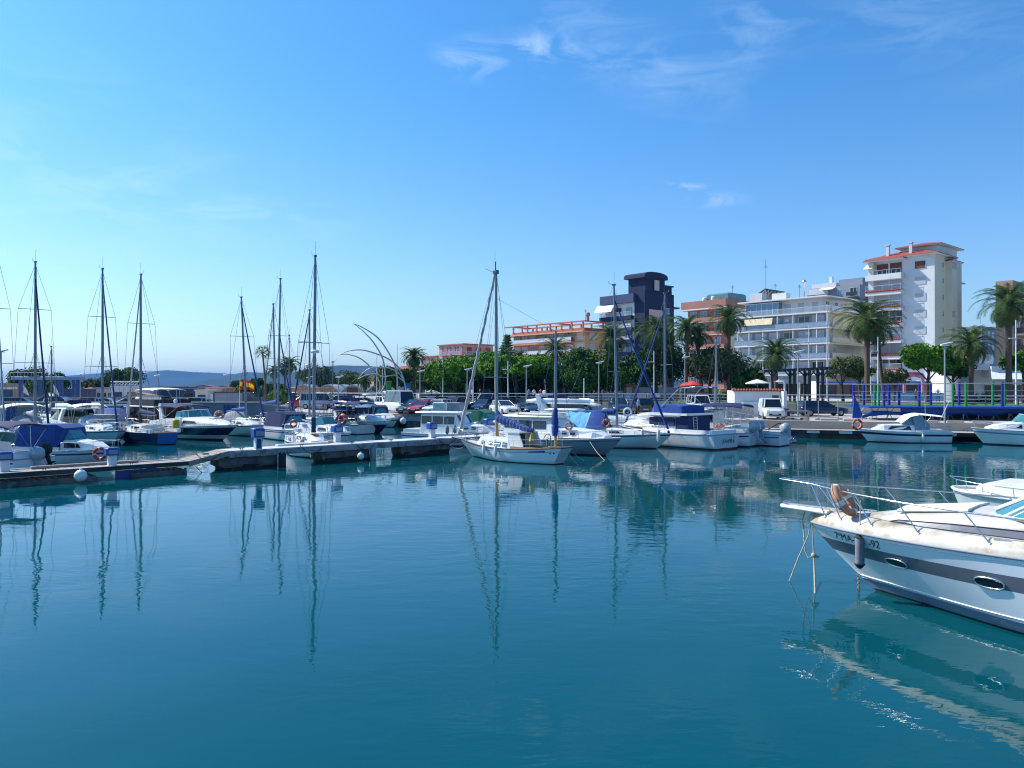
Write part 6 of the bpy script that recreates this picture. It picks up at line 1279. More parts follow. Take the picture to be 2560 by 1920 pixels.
m = MB(); m.bx(-.95, -.8, -.06, .06, 0, .85); m.bx(.8, .95, -.06, .06, 0, .85); m.bx(-.95, .95, -.06, .06, .75, .87); m.bx(-.95, .95, -.06, .06, .25, .36); m.bx(-.95, .95, -.06, .06, -.0, .08); m.build('frame', 'concrete_pale', t)
for x in (-.35, .35):
    for z in (.6, .15): m = MB(); m.ball((x, -.05, z), (.16, .09, .07), 0, 8, 5); m.build('cleat', 'rubber_black', t)
t = thing('temporary_fence', 'thin pole fence with low concrete feet in front of the navy estate car', 'fence', (0, 0, 0))
for i, (px, by, Y) in enumerate([(2013, 1037, 67), (2046, 1043, 66), (2095, 1040, 66.5), (2060, 1000, 88), (2180, 1036, 67)]):
    m = MB(); X = xat(px, Y); m.tube([(X, Y, ZQ), (X, Y, ZQ+1.7)], .04, 6); m.bx(X-.35, X+.35, Y-.12, Y+.12, ZQ, ZQ+.13, 1, None, .03); m.build('post', ['pole_grey', 'concrete_pale'], t)
for i, (px, Y, w_) in enumerate([(2073, 64.2, 1.4), (2130, 63.2, 1.3), (1965, 66, 1.2), (2322, 60.8, 1.3), (2388, 60.2, 1.2), (2455, 59.9, 1.4)]):
    b = MB(); b.bx(-w_/2, w_/2, -.12, .12, 0, .16, 0, None, .04); one(b, 'wheel_stop', 'concrete_pale', ['low concrete wheel stop left of the lifebuoy boat, nearer the van', 'low concrete wheel stop just above the orange lifebuoy', 'low concrete wheel stop in front of the white van', 'low concrete wheel stop left of the nearest lamp', 'low concrete wheel stop right of the nearest lamp', 'rightmost low concrete wheel stop on the quay edge'][i], 'wheel stop', (xat(px, Y), Y, ZQ+.03), -.38, 'wheel stops on the quay')
b = MB(); b.tube([(0, 0, 0), (1.0, 0, .55), (1.3, 0, .0)], .05, 6); b.tube([(1.0, 0, .55), (1.5, .2, .1)], .06, 6); one(b, 'davit', 'rail_brown', 'rusty bent mooring arm on the low walkway', 'bracket', (xat(1918, 61.8), 61.8, .70), 0)
# pergola
t = thing('pergola', 'dark timber pergola with braced posts in front of the white balcony block', 'pergola', (xat(1990, 92), 92, ZP), -.12)
zr = zat(921, 92)-ZP
hw_ = (2070-1905)/2/F*92
m = MB(); m.loft([[(-hw_, -1.2, zr-.35), (-hw_, 1.6, zr-.35), (-hw_, 1.6, zr-.2), (-hw_, -1.2, zr-.2)], [(hw_, -1.2, zr), (hw_, 1.6, zr), (hw_, 1.6, zr+.18), (hw_, -1.2, zr+.18)]], True, True, True, 0, False)
for i in range(16): x = -hw_+i*hw_*2/15; m.bx(x-.06, x+.06, -1.5, 1.9, zr-.15+.35*i/15-.35, zr-.0+.35*i/15-.33)
m.build('roof_beams', 'beam_dark', t)
for i, x in enumerate([-hw_*.74, -hw_*.10, hw_*.34, hw_*.72]):
    for y in (-.9, 1.3) if i else (-.9,):
        m = MB(); m.bx(x-.14, x+.14, y-.14, y+.14, 0, zr-.1+.02*i); 
        for sx in (-1, 1): m.tube([(x, y, zr-1.0), (x+sx*.6, y, zr-.3)], .08, 5)
        m.build('post', 'beam_dark', t)
# parasols
def parasol(px, ty, Y, label, m_='canvas_white', r=1.5):
    t = thing('parasol', label, 'parasol', (xat(px, Y), Y, ZP), .3, 'cafe parasols'); z = zat(ty, Y)-ZP
    m = MB(); n = 8; m.loft([[(r*k*math.cos(2*math.pi*j/n), r*k*math.sin(2*math.pi*j/n), z-zz) for j in range(n)] for k, zz in [(1, .62), (1, .5), (.5, .2), (.03, 0)]], True, False, True, 0, False); m.build('canopy', m_, t)
    m = MB(); m.tube([(0, 0, 0), (0, 0, z)], .03, 6); m.build('pole', 'pole_white', t)
    m = MB(); m.lathe([(.3, 0), (.3, .06), (.05, .1)], 10); m.build('base', 'concrete_pale', t)
for a in [(930, 977, 118, 'white parasol left of the green kiosk sign'), (960, 977, 119, 'pale parasol right of the small sculpture palm'), (1005, 976, 118, 'white parasol by the blue sign'), (1079, 975, 112, 'wide white parasol right of the big round palm'), (1965, 943, 98, 'bright white parasol under the pergola'), (1893, 948, 100, 'white parasol left of the pergola')]:
    parasol(*a)
parasol(1733, 953, 104, 'bright red parasol between the palm trunks', 'umbrella_red', 1.1); parasol(1718, 955, 107, 'second red parasol partly hidden by a trunk', 'umbrella_red', 1.1)
# arch frame sculpture (crescent blades)
t = thing('crescent_sculpture', 'tall steel sculpture of curved crescent blades like gulls left of the big round palm', 'sculpture', (0, 0, 0)); Ys = 104
def blade(pts, r, dz=0):
    P = [wp(x, y, Ys+dz) for x, y in pts]; Q = []
    for i in range(len(P)-1):
        for k in range(5):
            f = k/5; p0 = P[max(i-1, 0)]; p1 = P[i]; p2 = P[i+1]; p3 = P[min(i+2, len(P)-1)]
            Q.append(.5*((2*p1)+(p2-p0)*f+(2*p0-5*p1+4*p2-p3)*f*f+(3*p1-p0-3*p2+p3)*f*f*f))
    Q.append(P[-1]); n = len(Q); m = MB(); m.tube(Q, [r*(.35+.65*math.sin(math.pi*min(.5, i/n*1.2)) if i < n*.4 else 1)for i in range(n)], 6); m.build('blade', 'steel' if r > .1 else 'pole_grey', t)
blade([(882, 809), (905, 818), (945, 845), (975, 888), (991, 925), (994, 975), (990, 1000)], .10)
blade([(884, 809), (910, 830), (935, 858), (955, 893), (962, 925), (963, 960), (945, 992), (943, 1002)], .10, -.5)
blade([(848, 888), (870, 878), (905, 875), (945, 886), (975, 900), (997, 920), (1010, 950), (1018, 985)], .10, .4)
blade([(848, 887), (870, 886), (900, 896), (925, 917), (945, 945), (951, 970), (940, 990)], .09, .8)
blade([(895, 947), (910, 930), (930, 919), (950, 918), (975, 921), (998, 934), (1012, 958)], .08, 1.2)
blade([(894, 948), (915, 938), (940, 935), (960, 942), (985, 938), (1005, 950), (1013, 960)], .07, -.8)
for px, ty, lb in [(942, 887, 'thin flag mast in the middle of the sculpture'), (993, 860, 'tall thin mast at the right edge of the sculpture'), (956, 908, 'shorter thin mast inside the sculpture')]:
    pole(px, ty, 106, lb, .05, ZP, False)
# signs
t = thing('blue_sign', 'tall blue and white information sign left of the round palm trunk', 'sign', (xat(1018, 108), 108, ZP)); m = MB(); m.bx(-.45, .45, -.06, .06, .6, 2.4); m.build('panel', 'sign_blue', t); m = MB(); m.bx(-.3, .3, -.075, -.061, 1.3, 1.7); m.build('lettering', 'plate_white', t); m = MB(); m.tube([(0, 0, 0), (0, 0, .6)], .06, 6); m.build('pole', 'pole_grey', t)
t = thing('green_kiosk', 'narrow bright green advertising column near the parasols', 'column', (xat(972, 106), 106, ZP)); m = MB(); m.bx(-.35, .35, -.2, .2, 0, 2.5, 0, None, .05); m.build('column', 'sign_green', t); m = MB(); m.bx(-.42, .42, -.27, .27, 2.5, 2.65, 0, None, .04); m.build('cap', 'sign_green', t)
# portable toilets / boxes on mid pier quay
for px, w_, lb, mm in [(1100, 34, 'grey white cabinet left of the pilothouse boat mast', 'gelcoat_old'), (1139, 36, 'larger grey box on the quay above the pilothouse roof', 'canvas_grey')]:
    b = MB(); hw = w_/F*77/2; b.bx(-hw, hw, -.5, .5, 0, 1.25, 0, None, .05); b.bx(-hw*.8, hw*.8, -.52, -.501, .1, 1.1, 0); one(b, 'quay_cabinet', mm, lb, 'cabinet', (xat(px, 76.5), 77.5 if px < 1120 else 76.2, ZQ+.03), -.4)
pedestal(1030, 1040, 'blue service pedestal on the quay edge in front of the red car', zt=ZQ+.03, hy=80, s=1.1)
pedestal(825, 1040, 'blue barrel topped pedestal behind the white runabout', zt=.6, hy=60, s=1.1)
# trampoline park
tp = thing('trampoline_rig', 'raised trampoline platform with blue and green padded posts and blue skirts', 'trampoline', (0, 0, 0))
Yt = 68.0; zt_ = zat(1016, Yt)
m = MB(); m.loft([[(xat(2138, Yt), Yt-2.6, zt_-.06), (xat(2138, Yt), Yt+2.2, zt_-.06), (xat(2138, Yt), Yt+2.2, zt_+.06), (xat(2138, Yt), Yt-2.6, zt_+.06)], [(xat(2800, Yt), Yt-6, zt_-.1), (xat(2800, Yt), Yt+1, zt_-.1), (xat(2800, Yt), Yt+1, zt_+.06), (xat(2800, Yt), Yt-6, zt_+.06)]], True, True, True, 0, False); m.build('platform', 'tramp_blue', tp)
topz = zat(962, Yt)
for i, (px, c, dy) in enumerate([(2134, 'b', -2.4), (2160, 'b', 2), (2187, 'g', 2), (2197, 'g', -1.5), (2210, 'b', -2.4), (2223, 'b', 2), (2248, 'b', 1.8), (2298, 'b', -2.5), (2327, 'b', 1.8), (2382, 'g', -2.7), (2398, 'b', 1.7), (2415, 'g', -2.8), (2482, 'g', 1.5), (2506, 'b', -3.2), (2512, 'g', 1.4)]):
    Y = Yt+dy; X = xat(px, Y); z1 = zat(960-(px-2134)*.015, Yt)+ (0 if dy < 0 else .05); m = MB(); m.tube([(X, Y, zt_+.07), (X, Y, z1)], .11, 9); m.build('padded_post', 'pad_blue' if c == 'b' else 'pad_green', tp)
m = MB()
for dy in (-2.5, 1.9): m.tube([(xat(2132, Yt+dy), Yt+dy, topz+.03), (xat(2400, Yt+dy), Yt+dy-.5, topz+.1), (xat(2700, Yt+dy), Yt+dy-1.5, topz+.2)], .04, 5)
for z in (.35, .7): m.tube([(xat(2132, Yt-2.5), Yt-2.5, lerp(zt_, topz, z)), (xat(2700, Yt), Yt-3.6, lerp(zt_, topz, z)+.1)], .02, 4)
m.build('net_rail', 'rail_steel', tp)
for i in range(12):
    m = MB(); px = 2142+i*38; dy = -2.2-.02*i; X = xat(px, Yt+dy); Yg = Yt+dy
    m.tube([(X, Yg, zt_-.06), (X, Yg, ZQ)], .04, 5); m.tube([(X-.1, Yg, zt_-.06), (X+.6, Yg+.2, ZQ)], .03, 4); m.tube([(X+.6, Yg, zt_-.06), (X-.1, Yg+.2, ZQ)], .03, 4); m.build('leg_frame', 'pole_grey', tp)
m = MB(); rings = []
for i in range(30):
    px = 2252+i*14; Y = Yt-2.65; rings.append([(xat(px, Y), Y+.1+.06*math.sin(i*1.1), zt_-.05), (xat(px, Y), Y+.02+.1*math.sin(i*1.7), zt_-.45), (xat(px, Y), Y+.25+.1*math.sin(i), ZQ+.42+.1*math.sin(i*.7))])
m.loft(rings, False, False, False, 0, True); m.build('skirt', 'tramp_blue', tp)
m = MB(); m.bx(xat(2262, Yt), xat(2720, Yt), Yt-.6, Yt-.4, ZQ, zt_-.2); m.build('back_screen', 'net_black', tp)
m = MB(); cover_roll(m, [(xat(2150, 66), 65.6, ZQ+.25), (xat(2172, 66), 65.6, ZQ+.55), (xat(2200, 66), 65.5, ZQ+.62), (xat(2255, 66), 65.4, ZQ+.55)], [.12, .22, .2, .12], 4); one(m, 'blue_tarp', 'canvas_blue', 'crumpled blue tarp under the left end of the trampoline platform', 'tarp')
# flag
t = thing('flag', 'waving red and yellow striped flag on a slanting pole behind the leaning mast', 'flag', (0, 0, 0)); Yf = 72
vs = []; nx, ny = 18, 12; fs = []; mi = []
for i in range(nx+1):
    for j in range(ny+1):
        u = i/nx; v = j/ny; px = 600+36*u; py = 947+12*u+2.5*math.sin(u*7)+22*v*(1-.12*u); P = wp(px, py, Yf+.45*math.sin(u*8+v)); vs.append(P)
m = MB(); o = len(m.v); m.v += [tuple(v) for v in vs]
for i in range(nx):
    for j in range(ny): a = i*(ny+1)+j; m.f.append([a, a+1, a+ny+2, a+ny+1]); m.m.append(0 if j < 3 or j >= 9 else 1); m.s.append(True)
m.build('cloth', ['flag_red', 'flag_yellow'], t)
m = MB(); c = wp(610, 962, Yf-.5); m.bx(c.x-.14, c.x+.14, c.y-.02, c.y, c.z-.18, c.z+.14); m.bx(c.x-.22, c.x-.18, c.y-.02, c.y, c.z-.18, c.z+.12); m.bx(c.x+.18, c.x+.22, c.y-.02, c.y, c.z-.18, c.z+.12); m.ball((c.x, c.y, c.z+.2), (.12, .02, .08)); m.build('emblem', 'flag_red', t)
m = MB(); m.tube([wp(600, 944, Yf), wp(598, 1040, Yf)], .03, 6); m.build('pole', 'pole_white', t)
# people
def person(px, Y, z, label, shirt, pants, yaw=0, sit=False, hh=1.7):
    t = thing('person', label, 'person', (xat(px, Y), Y, z), yaw)
    k = hh/1.7; vb = [(0, 0, .92), (0, 0, 1.15), (0, 0, 1.38), (0, 0, 1.5), (0, .01, 1.62), (.10, 0, .88), (.12, .02, .48), (.13, 0, .06), (.13, -.12, .03), (-.10, 0, .88), (-.12, -.05, .48), (-.13, .05, .06), (-.13, -.07, .03), (.19, 0, 1.38), (.25, .02, 1.12), (.26, -.08, .9), (.27, -.12, .8), (-.19, 0, 1.38), (-.25, .02, 1.12), (-.26, -.05, .9), (-.27, -.08, .8)]
    ed = [(0, 1), (1, 2), (2, 3), (3, 4), (0, 5), (5, 6), (6, 7), (7, 8), (0, 9), (9, 10), (10, 11), (11, 12), (2, 13), (13, 14), (14, 15), (15, 16), (2, 17), (17, 18), (18, 19), (19, 20)]
    rad = [.15, .14, .14, .06, .10, .09, .065, .045, .04, .09, .065, .045, .04, .07, .045, .035, .035, .07, .045, .035, .035]
    me = bpy.data.meshes.new('tmp'); me.from_pydata([(a*k, b*k, c*k) for a, b, c in vb], ed, []); o = bpy.data.objects.new('tmp', me); C.objects.link(o)
    sk_ = o.modifiers.new('s', 'SKIN'); o.modifiers.new('u', 'SUBSURF').levels = 1
    for v, r_ in zip(me.skin_vertices[0].data, rad): v.radius = (r_*k, r_*k*.8)
    me.skin_vertices[0].data[0].use_root = True; me.skin_vertices[0].data[4].radius = (.09, .115)
    bpy.context.view_layer.update(); me2 = bpy.data.meshes.new_from_object(o.evaluated_get(bpy.context.evaluated_depsgraph_get())); bpy.data.objects.remove(o)
    for mm in ('skin', shirt, pants, 'hair'): me2.materials.append(MATS[mm])
    for p_ in me2.polygons:
        z_ = p_.center.z/k; x_ = abs(p_.center.x)/k; p_.material_index = 1 if .93 < z_ < 1.46 and not (x_ > .22 and z_ < 1.15) else (2 if .12 < z_ <= .93 and x_ < .22 else (3 if z_ > 1.66 or (z_ > 1.56 and p_.center.y > .05) else 0)); p_.use_smooth = True
    me2.name = 'body'; b = bpy.data.objects.new('body', me2); C.objects.link(b); b.parent = t
person(1335, 97, ZP, 'person in white shirt and dark shorts walking on the promenade', 'gelcoat', 'canvas_navy', .3)
person(1352, 99, ZP, 'person in red top and dark trousers on the promenade behind the off-roader', 'buoy_red', 'canvas_black', -.4)
person(1180, 99, ZP, 'person in pinkish shirt near the cafe awning', 'stucco_pink', 'canvas_navy', 2.0)
person(1078, 108, ZP, 'person in grey shirt standing under the wide white parasol', 'canvas_grey', 'canvas_black', 1.0)
person(1801, 93, ZP, 'person in yellow top beside the promenade railing', 'yellow', 'canvas_black', .5)
person(1596, 78, ZQ, 'person in pale blue shirt standing on the quay between parked cars', 'canvas_light_blue', 'canvas_black', .9)
person(1065, 109, ZP, 'person in white top sitting side of the wide white parasol', 'gelcoat', 'canvas_navy', 1.6, hh=1.6)
person(1200, 100, ZP, 'person in navy shirt walking right of the cafe awning posts', 'canvas_navy', 'canvas_grey', -1.2)
person(1322, 96, ZP, 'person in light grey shirt just left of the white shirted walker', 'canvas_grey', 'canvas_navy', .6)
person(1540, 96, ZP, 'person in orange shirt behind the railing under the navy tower', 'buoy_orange', 'canvas_black', -.6)
person(1702, 93, ZP, 'person in teal top near the red parasols', 'canvas_green', 'canvas_grey', 1.9)
person(2290, 100, ZP, 'person in pink top under the lettered arch', 'stucco_pink', 'canvas_navy', .2)
person(2345, 97, ZP, 'person in white shirt between the arch and the nearest lamp', 'gelcoat', 'canvas_black', 2.6)
# ============================================================= buildings
BROT = math.atan2(.66, .75)
class Bld:
    """local x runs along the right-hand face, local y along the left-hand face, origin at the nearest corner"""
    def __init__(s, name, label, px, Y, zb=ZP, cat='apartment block', rot=BROT):
        s.r = thing(name, label, cat, (xat(px, Y), Y, zb), rot); s.Y = Y; s.zb = zb
    def z(s, py): return zat(py, s.Y)-s.zb
    def fb(s, mb, f, u0, u1, z0, z1, p0, p1, mi=0):
        if f == 'L': mb.bx(-p1, -p0, u0, u1, z0, z1, mi)
        else: mb.bx(u0, u1, -p1, -p0, z0, z1, mi)
    def box(s, name, m, x0, x1, y0, y1, z0, z1, ch=0):
        b = MB(); b.bx(x0, x1, y0, y1, z0, z1, 0, None, ch); return b.build(name, m, s.r)
    def win(s, f, u, z, w, h, glass='glass_blue', frame='frame_white', p=0, shutter=None, name='window', sh=1.0):
        b = MB(); s.fb(b, f, u-w/2, u+w/2, z, z+h, p+.001, p+.03, 1); t = .07
        s.fb(b, f, u-w/2-t, u-w/2, z-t, z+h+t, p+.001, p+.07); s.fb(b, f, u+w/2, u+w/2+t, z-t, z+h+t, p+.001, p+.07)
        s.fb(b, f, u-w/2, u+w/2, z+h, z+h+t, p+.001, p+.068); s.fb(b, f, u-w/2, u+w/2, z-t, z, p+.001, p+.068)
        if w > .9: s.fb(b, f, u-.03, u+.03, z, z+h, p+.031, p+.06)
        o = b.build(name, [frame, glass], s.r)
        if shutter: b = MB(); s.fb(b, f, u-w/2, u+w/2, z+h*(1-sh), z+h, p+.062, p+.085); b.build('shutter', shutter, o)
        return o
    def balc(s, f, u0, u1, z, dep, slab='stucco_white', rail='rail_white', style='bars', rh=1.0, th=.25, p=0, edge=None, tile=False):
        b = MB(); s.fb(b, f, u0, u1, z-th, z, p+.002, p+dep); o = b.build('balcony', slab, s.r)
        b = MB()
        if style == 'solid': s.fb(b, f, u0, u1, z+.002, z+rh, p+dep-.15, p+dep-.01); s.fb(b, f, u0, u0+.15, z+.002, z+rh, p, p+dep-.16); s.fb(b, f, u1-.15, u1, z+.002, z+rh, p, p+dep-.16)
        else:
            s.fb(b, f, u0, u1, z+rh-.06, z+rh, p+dep-.08, p+dep-.02); s.fb(b, f, u0, u1, z+.08, z+.13, p+dep-.08, p+dep-.02)
            for uu in (u0, u1-.06): s.fb(b, f, uu, uu+.06, z+rh-.06, z+rh, p, p+dep-.08)
            if style == 'glass': s.fb(b, f, u0, u1, z+.14, z+rh-.07, p+dep-.06, p+dep-.04)
            n = int((u1-u0)/(.16 if style == 'bars' else 1.4))
            for i in range(n+1): uu = u0+(u1-u0-.03)*i/n; s.fb(b, f, uu, uu+.035, z, z+rh-.06, p+dep-.075, p+dep-.03)
        b.build('balustrade', rail, o)
        if tile:
            b = MB(); n = int((u1-u0)/.3)
            for i in range(n):
                uu = u0+(i+.5)*(u1-u0)/n; A = (-(p+dep+.12), uu, z-.10) if f == 'L' else (uu, -(p+dep+.12), z-.10); B_ = (-(p+dep-.35), uu, z+.28) if f == 'L' else (uu, -(p+dep-.35), z+.28); b.tube([A, B_], .13, 6)
            b.build('tile_ledge', 'roof_tile', o)
        return o
    def hip(s, name, x0, x1, y0, y1, z, h, ov=.6, m='roof_tile', th=.2, soff='stucco_white'):
        x0 -= ov; x1 += ov; y0 -= ov; y1 += ov; i = min(x1-x0, y1-y0)*.5; b = MB()
        b.bx(x0, x1, y0, y1, z, z+th*.5, 1)
        rings = [[(x0-.05, y0-.05, z+th*.5+.002), (x1+.05, y0-.05, z+th*.5+.002), (x1+.05, y1+.05, z+th*.5+.002), (x0-.05, y1+.05, z+th*.5+.002)], [(x0, y0, z+th), (x1, y0, z+th), (x1, y1, z+th), (x0, y1, z+th)], [(x0+i*.98, y0+i*.98, z+th+h), (x1-i*.98, y0+i*.98, z+th+h), (x1-i*.98, y1-i*.98, z+th+h), (x0+i*.98, y1-i*.98, z+th+h)]]
        b.loft(rings, True, True, True, 0, False)
        return b.build(name, [m, soff], s.r)
def aerial(P, h, label, mm='mast_dark'):
    b = MB(); b.tube([(0, 0, 0), (0, 0, h)], .05, 4); [b.tube([(-.5+.1*k, 0, h*.8+k*.2), (.5-.1*k, 0, h*.8+k*.2)], .025, 4) for k in range(3)]; return one(b, 'roof_aerial', mm, label, 'aerial', P, .4, 'roof aerials')

# --- tall white tower block
B = Bld('tower_block', 'tall white apartment tower with tiled roofs and curved tiled balconies, right of the picture', 2337, 130); fh = 2.95
W, D = 12.5, 10.6; top = B.z(634)
B.box('wall', 'stucco_white', 0, W, 0, D, 0, top)
b = MB(); B.fb(b, 'R', .02, W, .5, top-.3, .001, .012); b.build('side_face', 'stucco_cream', B.r)  # right-hand face coloured cream, left-hand face stays white
B.hip('roof', 0, W*.62, 0, D, top, 1.5, .8); 
st_ = B.z(612)+.5; B.box('stair_tower', 'stucco_white', 3, 12, .6, 6.5, top, st_); B.hip('stair_roof', 3, 12, .6, 6.5, st_, .9, .9)
for (x, y) in [(.8, 8.0), (1.0, 4.2)]: b = MB(); b.bx(x-.25, x+.25, y-.25, y+.25, top+.4, top+2.5); b.bx(x-.35, x+.35, y-.35, y+.35, top+2.5, top+2.65); b.build('chimney', 'stucco_white', B.r)
zs = [B.z(y) for y in (678, 718, 760, 802, 844, 886, 922)]
for i, z in enumerate(zs):
    u0, u1 = 4.9, 11.0
    if i == 0: B.balc('L', u0, u1, z, 1.5, th=.75, style='solid', rh=.25, rail='stucco_white'); b = MB(); B.fb(b, 'L', u0, u1, z+.95, z+1.0, 1.4, 1.45); [B.fb(b, 'L', u0+k*.8, u0+k*.8+.04, z+.25, z+.95, 1.4, 1.44) for k in range(8)]; b.build('balustrade', 'rail_white', B.r)
    else: B.balc('L', u0, u1, z, 1.5, th=.7, style='bars' if i in (5, 6) else 'open', tile=True, rail='rail_brown' if i == 5 else 'rail_white', rh=1.0 if i != 5 else 2.1)
    for k, u in enumerate((6.3, 8.6)):
        dark = i in (0,) or (i == 3 and k < 2) or i == 6
        B.win('L', u, z+.05, 2.0, 2.15, 'glass_dark' if dark else 'glass_blue', shutter=('shutter_brown' if i == 0 else None) if dark else 'shutter_white', sh=.6 if i == 0 else 1, name='balcony_door')
for i, z in enumerate(zs): B.win('L', 2.3, z+.75, 1.7, 1.25, 'glass_blue', shutter='shutter_brown' if i == 0 else 'shutter_white', p=.0)
B.box('bay_wall', 'stucco_white', -.7, 0, 9.9, D+.2, 0, top-.4); B.hip('porch_roof', -1.2, .8, 5, D+.2, top-.35, .5, .5)
for i, z in enumerate(zs[:6]):
    B.win('R', 3.6, z+1.0, .45, .8, 'glass_dark', name='bathroom_window')
    b = MB()
    for k in range(3): B.fb(b, 'R', 8.9, 9.6, z+.5+k*.45, z+.75+k*.45, .014, .03)
    b.build('vent_grille', 'stucco_grey', B.r)
B.box('bay', 'stucco_cream', 5.0, 7.6, -1.0, 0, 1, top-.9); B.hip('bay_roof', 5, 8.5, -1, 1, top-.9, .4, .5)
for i, z in enumerate(zs):
    if i in (0, 3, 4): 
        b = MB(); b.bx(5.25, 7.3, -1.03, -1.0, z+.9, z+1.9); b.build('window', 'glass_dark', B.r)
B.box('rear_wing', 'stucco_cream', W, W+4, 1.5, 9, 0, top-3.6); B.hip('rear_roof', W, W+4, 1.5, 9, top-3.6, .7, .6)
b = MB(); b.bx(W-.5, W+.2, 1.3, 1.5, top*.5, top*.5+2.4); b.build('window', 'shutter_red', B.r)
# awnings under top balcony
b = MB(); b.loft([[(-1.5, 9.8, zs[0]+1.4), (-1.5, 11.4, zs[0]+1.4), (-.1, 11.4, zs[0]+2.3), (-.1, 9.8, zs[0]+2.3)], [(-1.5, 9.8, zs[0]+1.45), (-1.5, 11.4, zs[0]+1.45), (-.1, 11.4, zs[0]+2.35), (-.1, 9.8, zs[0]+2.35)]], True, True, True, 0, False); b.build('awning', 'awning_cream', B.r)
# --- white balcony block
B = Bld('balcony_block', 'white five storey block wrapped in white balconies with a glazed penthouse room', 2066, 140); W, D = 15, 18
zf = [B.z(y) for y in (779, 818, 857, 896, 935)]; top = B.z(741)
B.box('wall', 'stucco_grey', 0, W, 0, D, 0, zf[0]-.01); 
b = MB(); B.fb(b, 'R', .0, W, .2, zf[0]-.02, .001, .02); b.build('side_face', 'stucco_cream', B.r)  # right-hand face cream, the other walls blue grey
B.box('penthouse', 'stucco_white', 1.3, W-1, 1.5, D-.5, zf[0], top); B.box('penthouse_roof', 'stucco_white', -.6, W, -.4, D, top+.01, top+.25)
b = MB(); b.bx(.05, 1.29, 9.5, 16.6, zf[0]+.3, top-.35); 
gr = b.build('glazed_room', 'glass_blue', B.r); b = MB(); [b.bx(-.0, .05, 9.5+k*1.17, 9.58+k*1.17, zf[0]+.3, top-.35) for k in range(7)]; b.bx(-.02, 1.3, 9.4, 16.7, top-.35, top-.2); b.build('glazing_bars', 'frame_white', gr)
for i, z in enumerate(zf):
    B.balc('L', -1.2, D+.3, z, 1.3, style='glass' if i else 'bars', rail='rail_white' if i == 0 else 'panel_glass', th=.22, slab='stucco_white'); B.balc('R', -.0, W, z, 1.2, style='glass', rail='stucco_cream' if i else 'rail_white', th=.25, slab='stucco_cream', rh=1.05)
    if i:
        for k, u in enumerate((1.6, 4.2, 7.2, 10.2, 13.2, 16.2)):
            sh = 'shutter_white' if (i*3+k) % 4 else None; B.win('L', u, z+.05, 2.1, 2.2, 'glass_dark' if not sh else 'glass_blue', shutter=sh, name='balcony_door')
        for u in (3, 7, 11): B.win('R', u, z+.8, 1.3, 1.2, 'glass_blue', shutter='stucco_cream' if (i+int(u)) % 3 else 'shutter_white')
        b = MB(); [B.fb(b, 'L', u, u+.14, z, z+2.7, 1.05, 1.2) for u in (-.9, 1.2, 5.8, 9, 12, 15, 17.6)]; b.build('column', 'frame_white', B.r)
    else:
        for u in (2.8, 5.6, 8.3): b = MB(); b.bx(1.25, 1.3, u-.6, u+.6, z+.05, z+2.1); b.build('balcony_door', 'shutter_white', B.r)
        for u in (3.5, 7): b = MB(); b.bx(u-.6, u+.6, 1.44, 1.5, z+.1, z+2.2); b.build('penthouse_door', 'glass_dark', B.r)
b = MB(); rr_ = []
for k in range(13): u = 10+k*.5; rr_.append([(-1.55-.03*math.sin(k*1.3), u, zf[1]+1.05), (-1.2, u, zf[1]+2.3)])
b.loft(rr_, False, False, False, 0, False); b.build('awning', 'awning_cream', B.r)
for (u, z) in ((7.6, zf[1]+1.4), (8.6, zf[3]+1.5), (3.4, zf[2]+1.6)): b = MB(); B.fb(b, 'L', u-.4, u+.4, z, z+.55, .05, .35); b.build('air_conditioner', 'frame_white', B.r)
b = MB(); b.bx(2, 3.6, 9, 12, top+.25, top+1.7); b.build('roof_box', 'stucco_white', B.r)
b = MB(); b.lathe([(.22, 0), (.22, 2.8), (.42, 2.9), (.42, 3.2), (.1, 3.5)], 10, 0, None, (1.5, 5, top+.2)); b.build('flue', 'steel', B.r)
b = MB(); B.fb(b, 'L', 0, D, .2, 2.4, .003, .02); b.build('shop_front', 'glass_dark', B.r)
b = MB(); [B.fb(b, 'L', u, u+.3, 0, 2.7, .02, .3) for u in (0, 2.5, 5, 8, 11, 14, 17)]; b.build('column', 'frame_white', B.r)
# --- grey modern block behind
B = Bld('modern_block', 'grey and white modern block with dark balconies behind, left of the tall tower', 2150, 190, cat='apartment block'); W, D = 12, 13; top = B.z(692)
B.box('wall', 'stucco_grey', 0, W, 0, D, 0, top-1.8); B.box('upper_storey', 'stucco_grey', 1.5, W, 0, 6, top-1.8, top); B.box('upper_storey', 'stucco_white', 1, W, 6.5, D, top-1.8, top-.6)
B.box('corner_wall', 'stucco_white', -.3, 0, 8, D, 2, top-2.0)
for i in range(4):
    z = top-4.6-i*3.0
    B.balc('L', 7.2, 13, z, 1.4, 'stucco_grey', 'glass_dark', 'glass'); B.balc('L', .3, 3.0, z, 1.0, 'stucco_grey', 'glass_dark', 'glass'); B.win('L', 10.5, z+.1, 3.5, 2.1, 'glass_dark', p=.3 if False else 0, name='balcony_door'); B.win('L', 1.6, z+.1, 1.6, 2.0, 'glass_dark', name='balcony_door'); B.win('L', 5, z+.8, 1.2, 1.1, 'glass_blue')
    B.win('R', 4, z+.8, 1.2, 1.1)
b = MB(); b.loft([[(-1.6, 6.2, top-2.6), (-1.6, 9.8, top-2.6), (0, 9.8, top-1.9), (0, 6.2, top-1.9)], [(-1.6, 6.2, top-2.55), (-1.6, 9.8, top-2.55), (0, 9.8, top-1.85), (0, 6.2, top-1.85)]], True, True, True, 0, False); b.build('awning', 'awning_white', B.r)
b = MB(); b.bx(3, 3.8, 8.5, 9.3, top-.6, top+1.3); b.build('chimney', 'stucco_white', B.r)
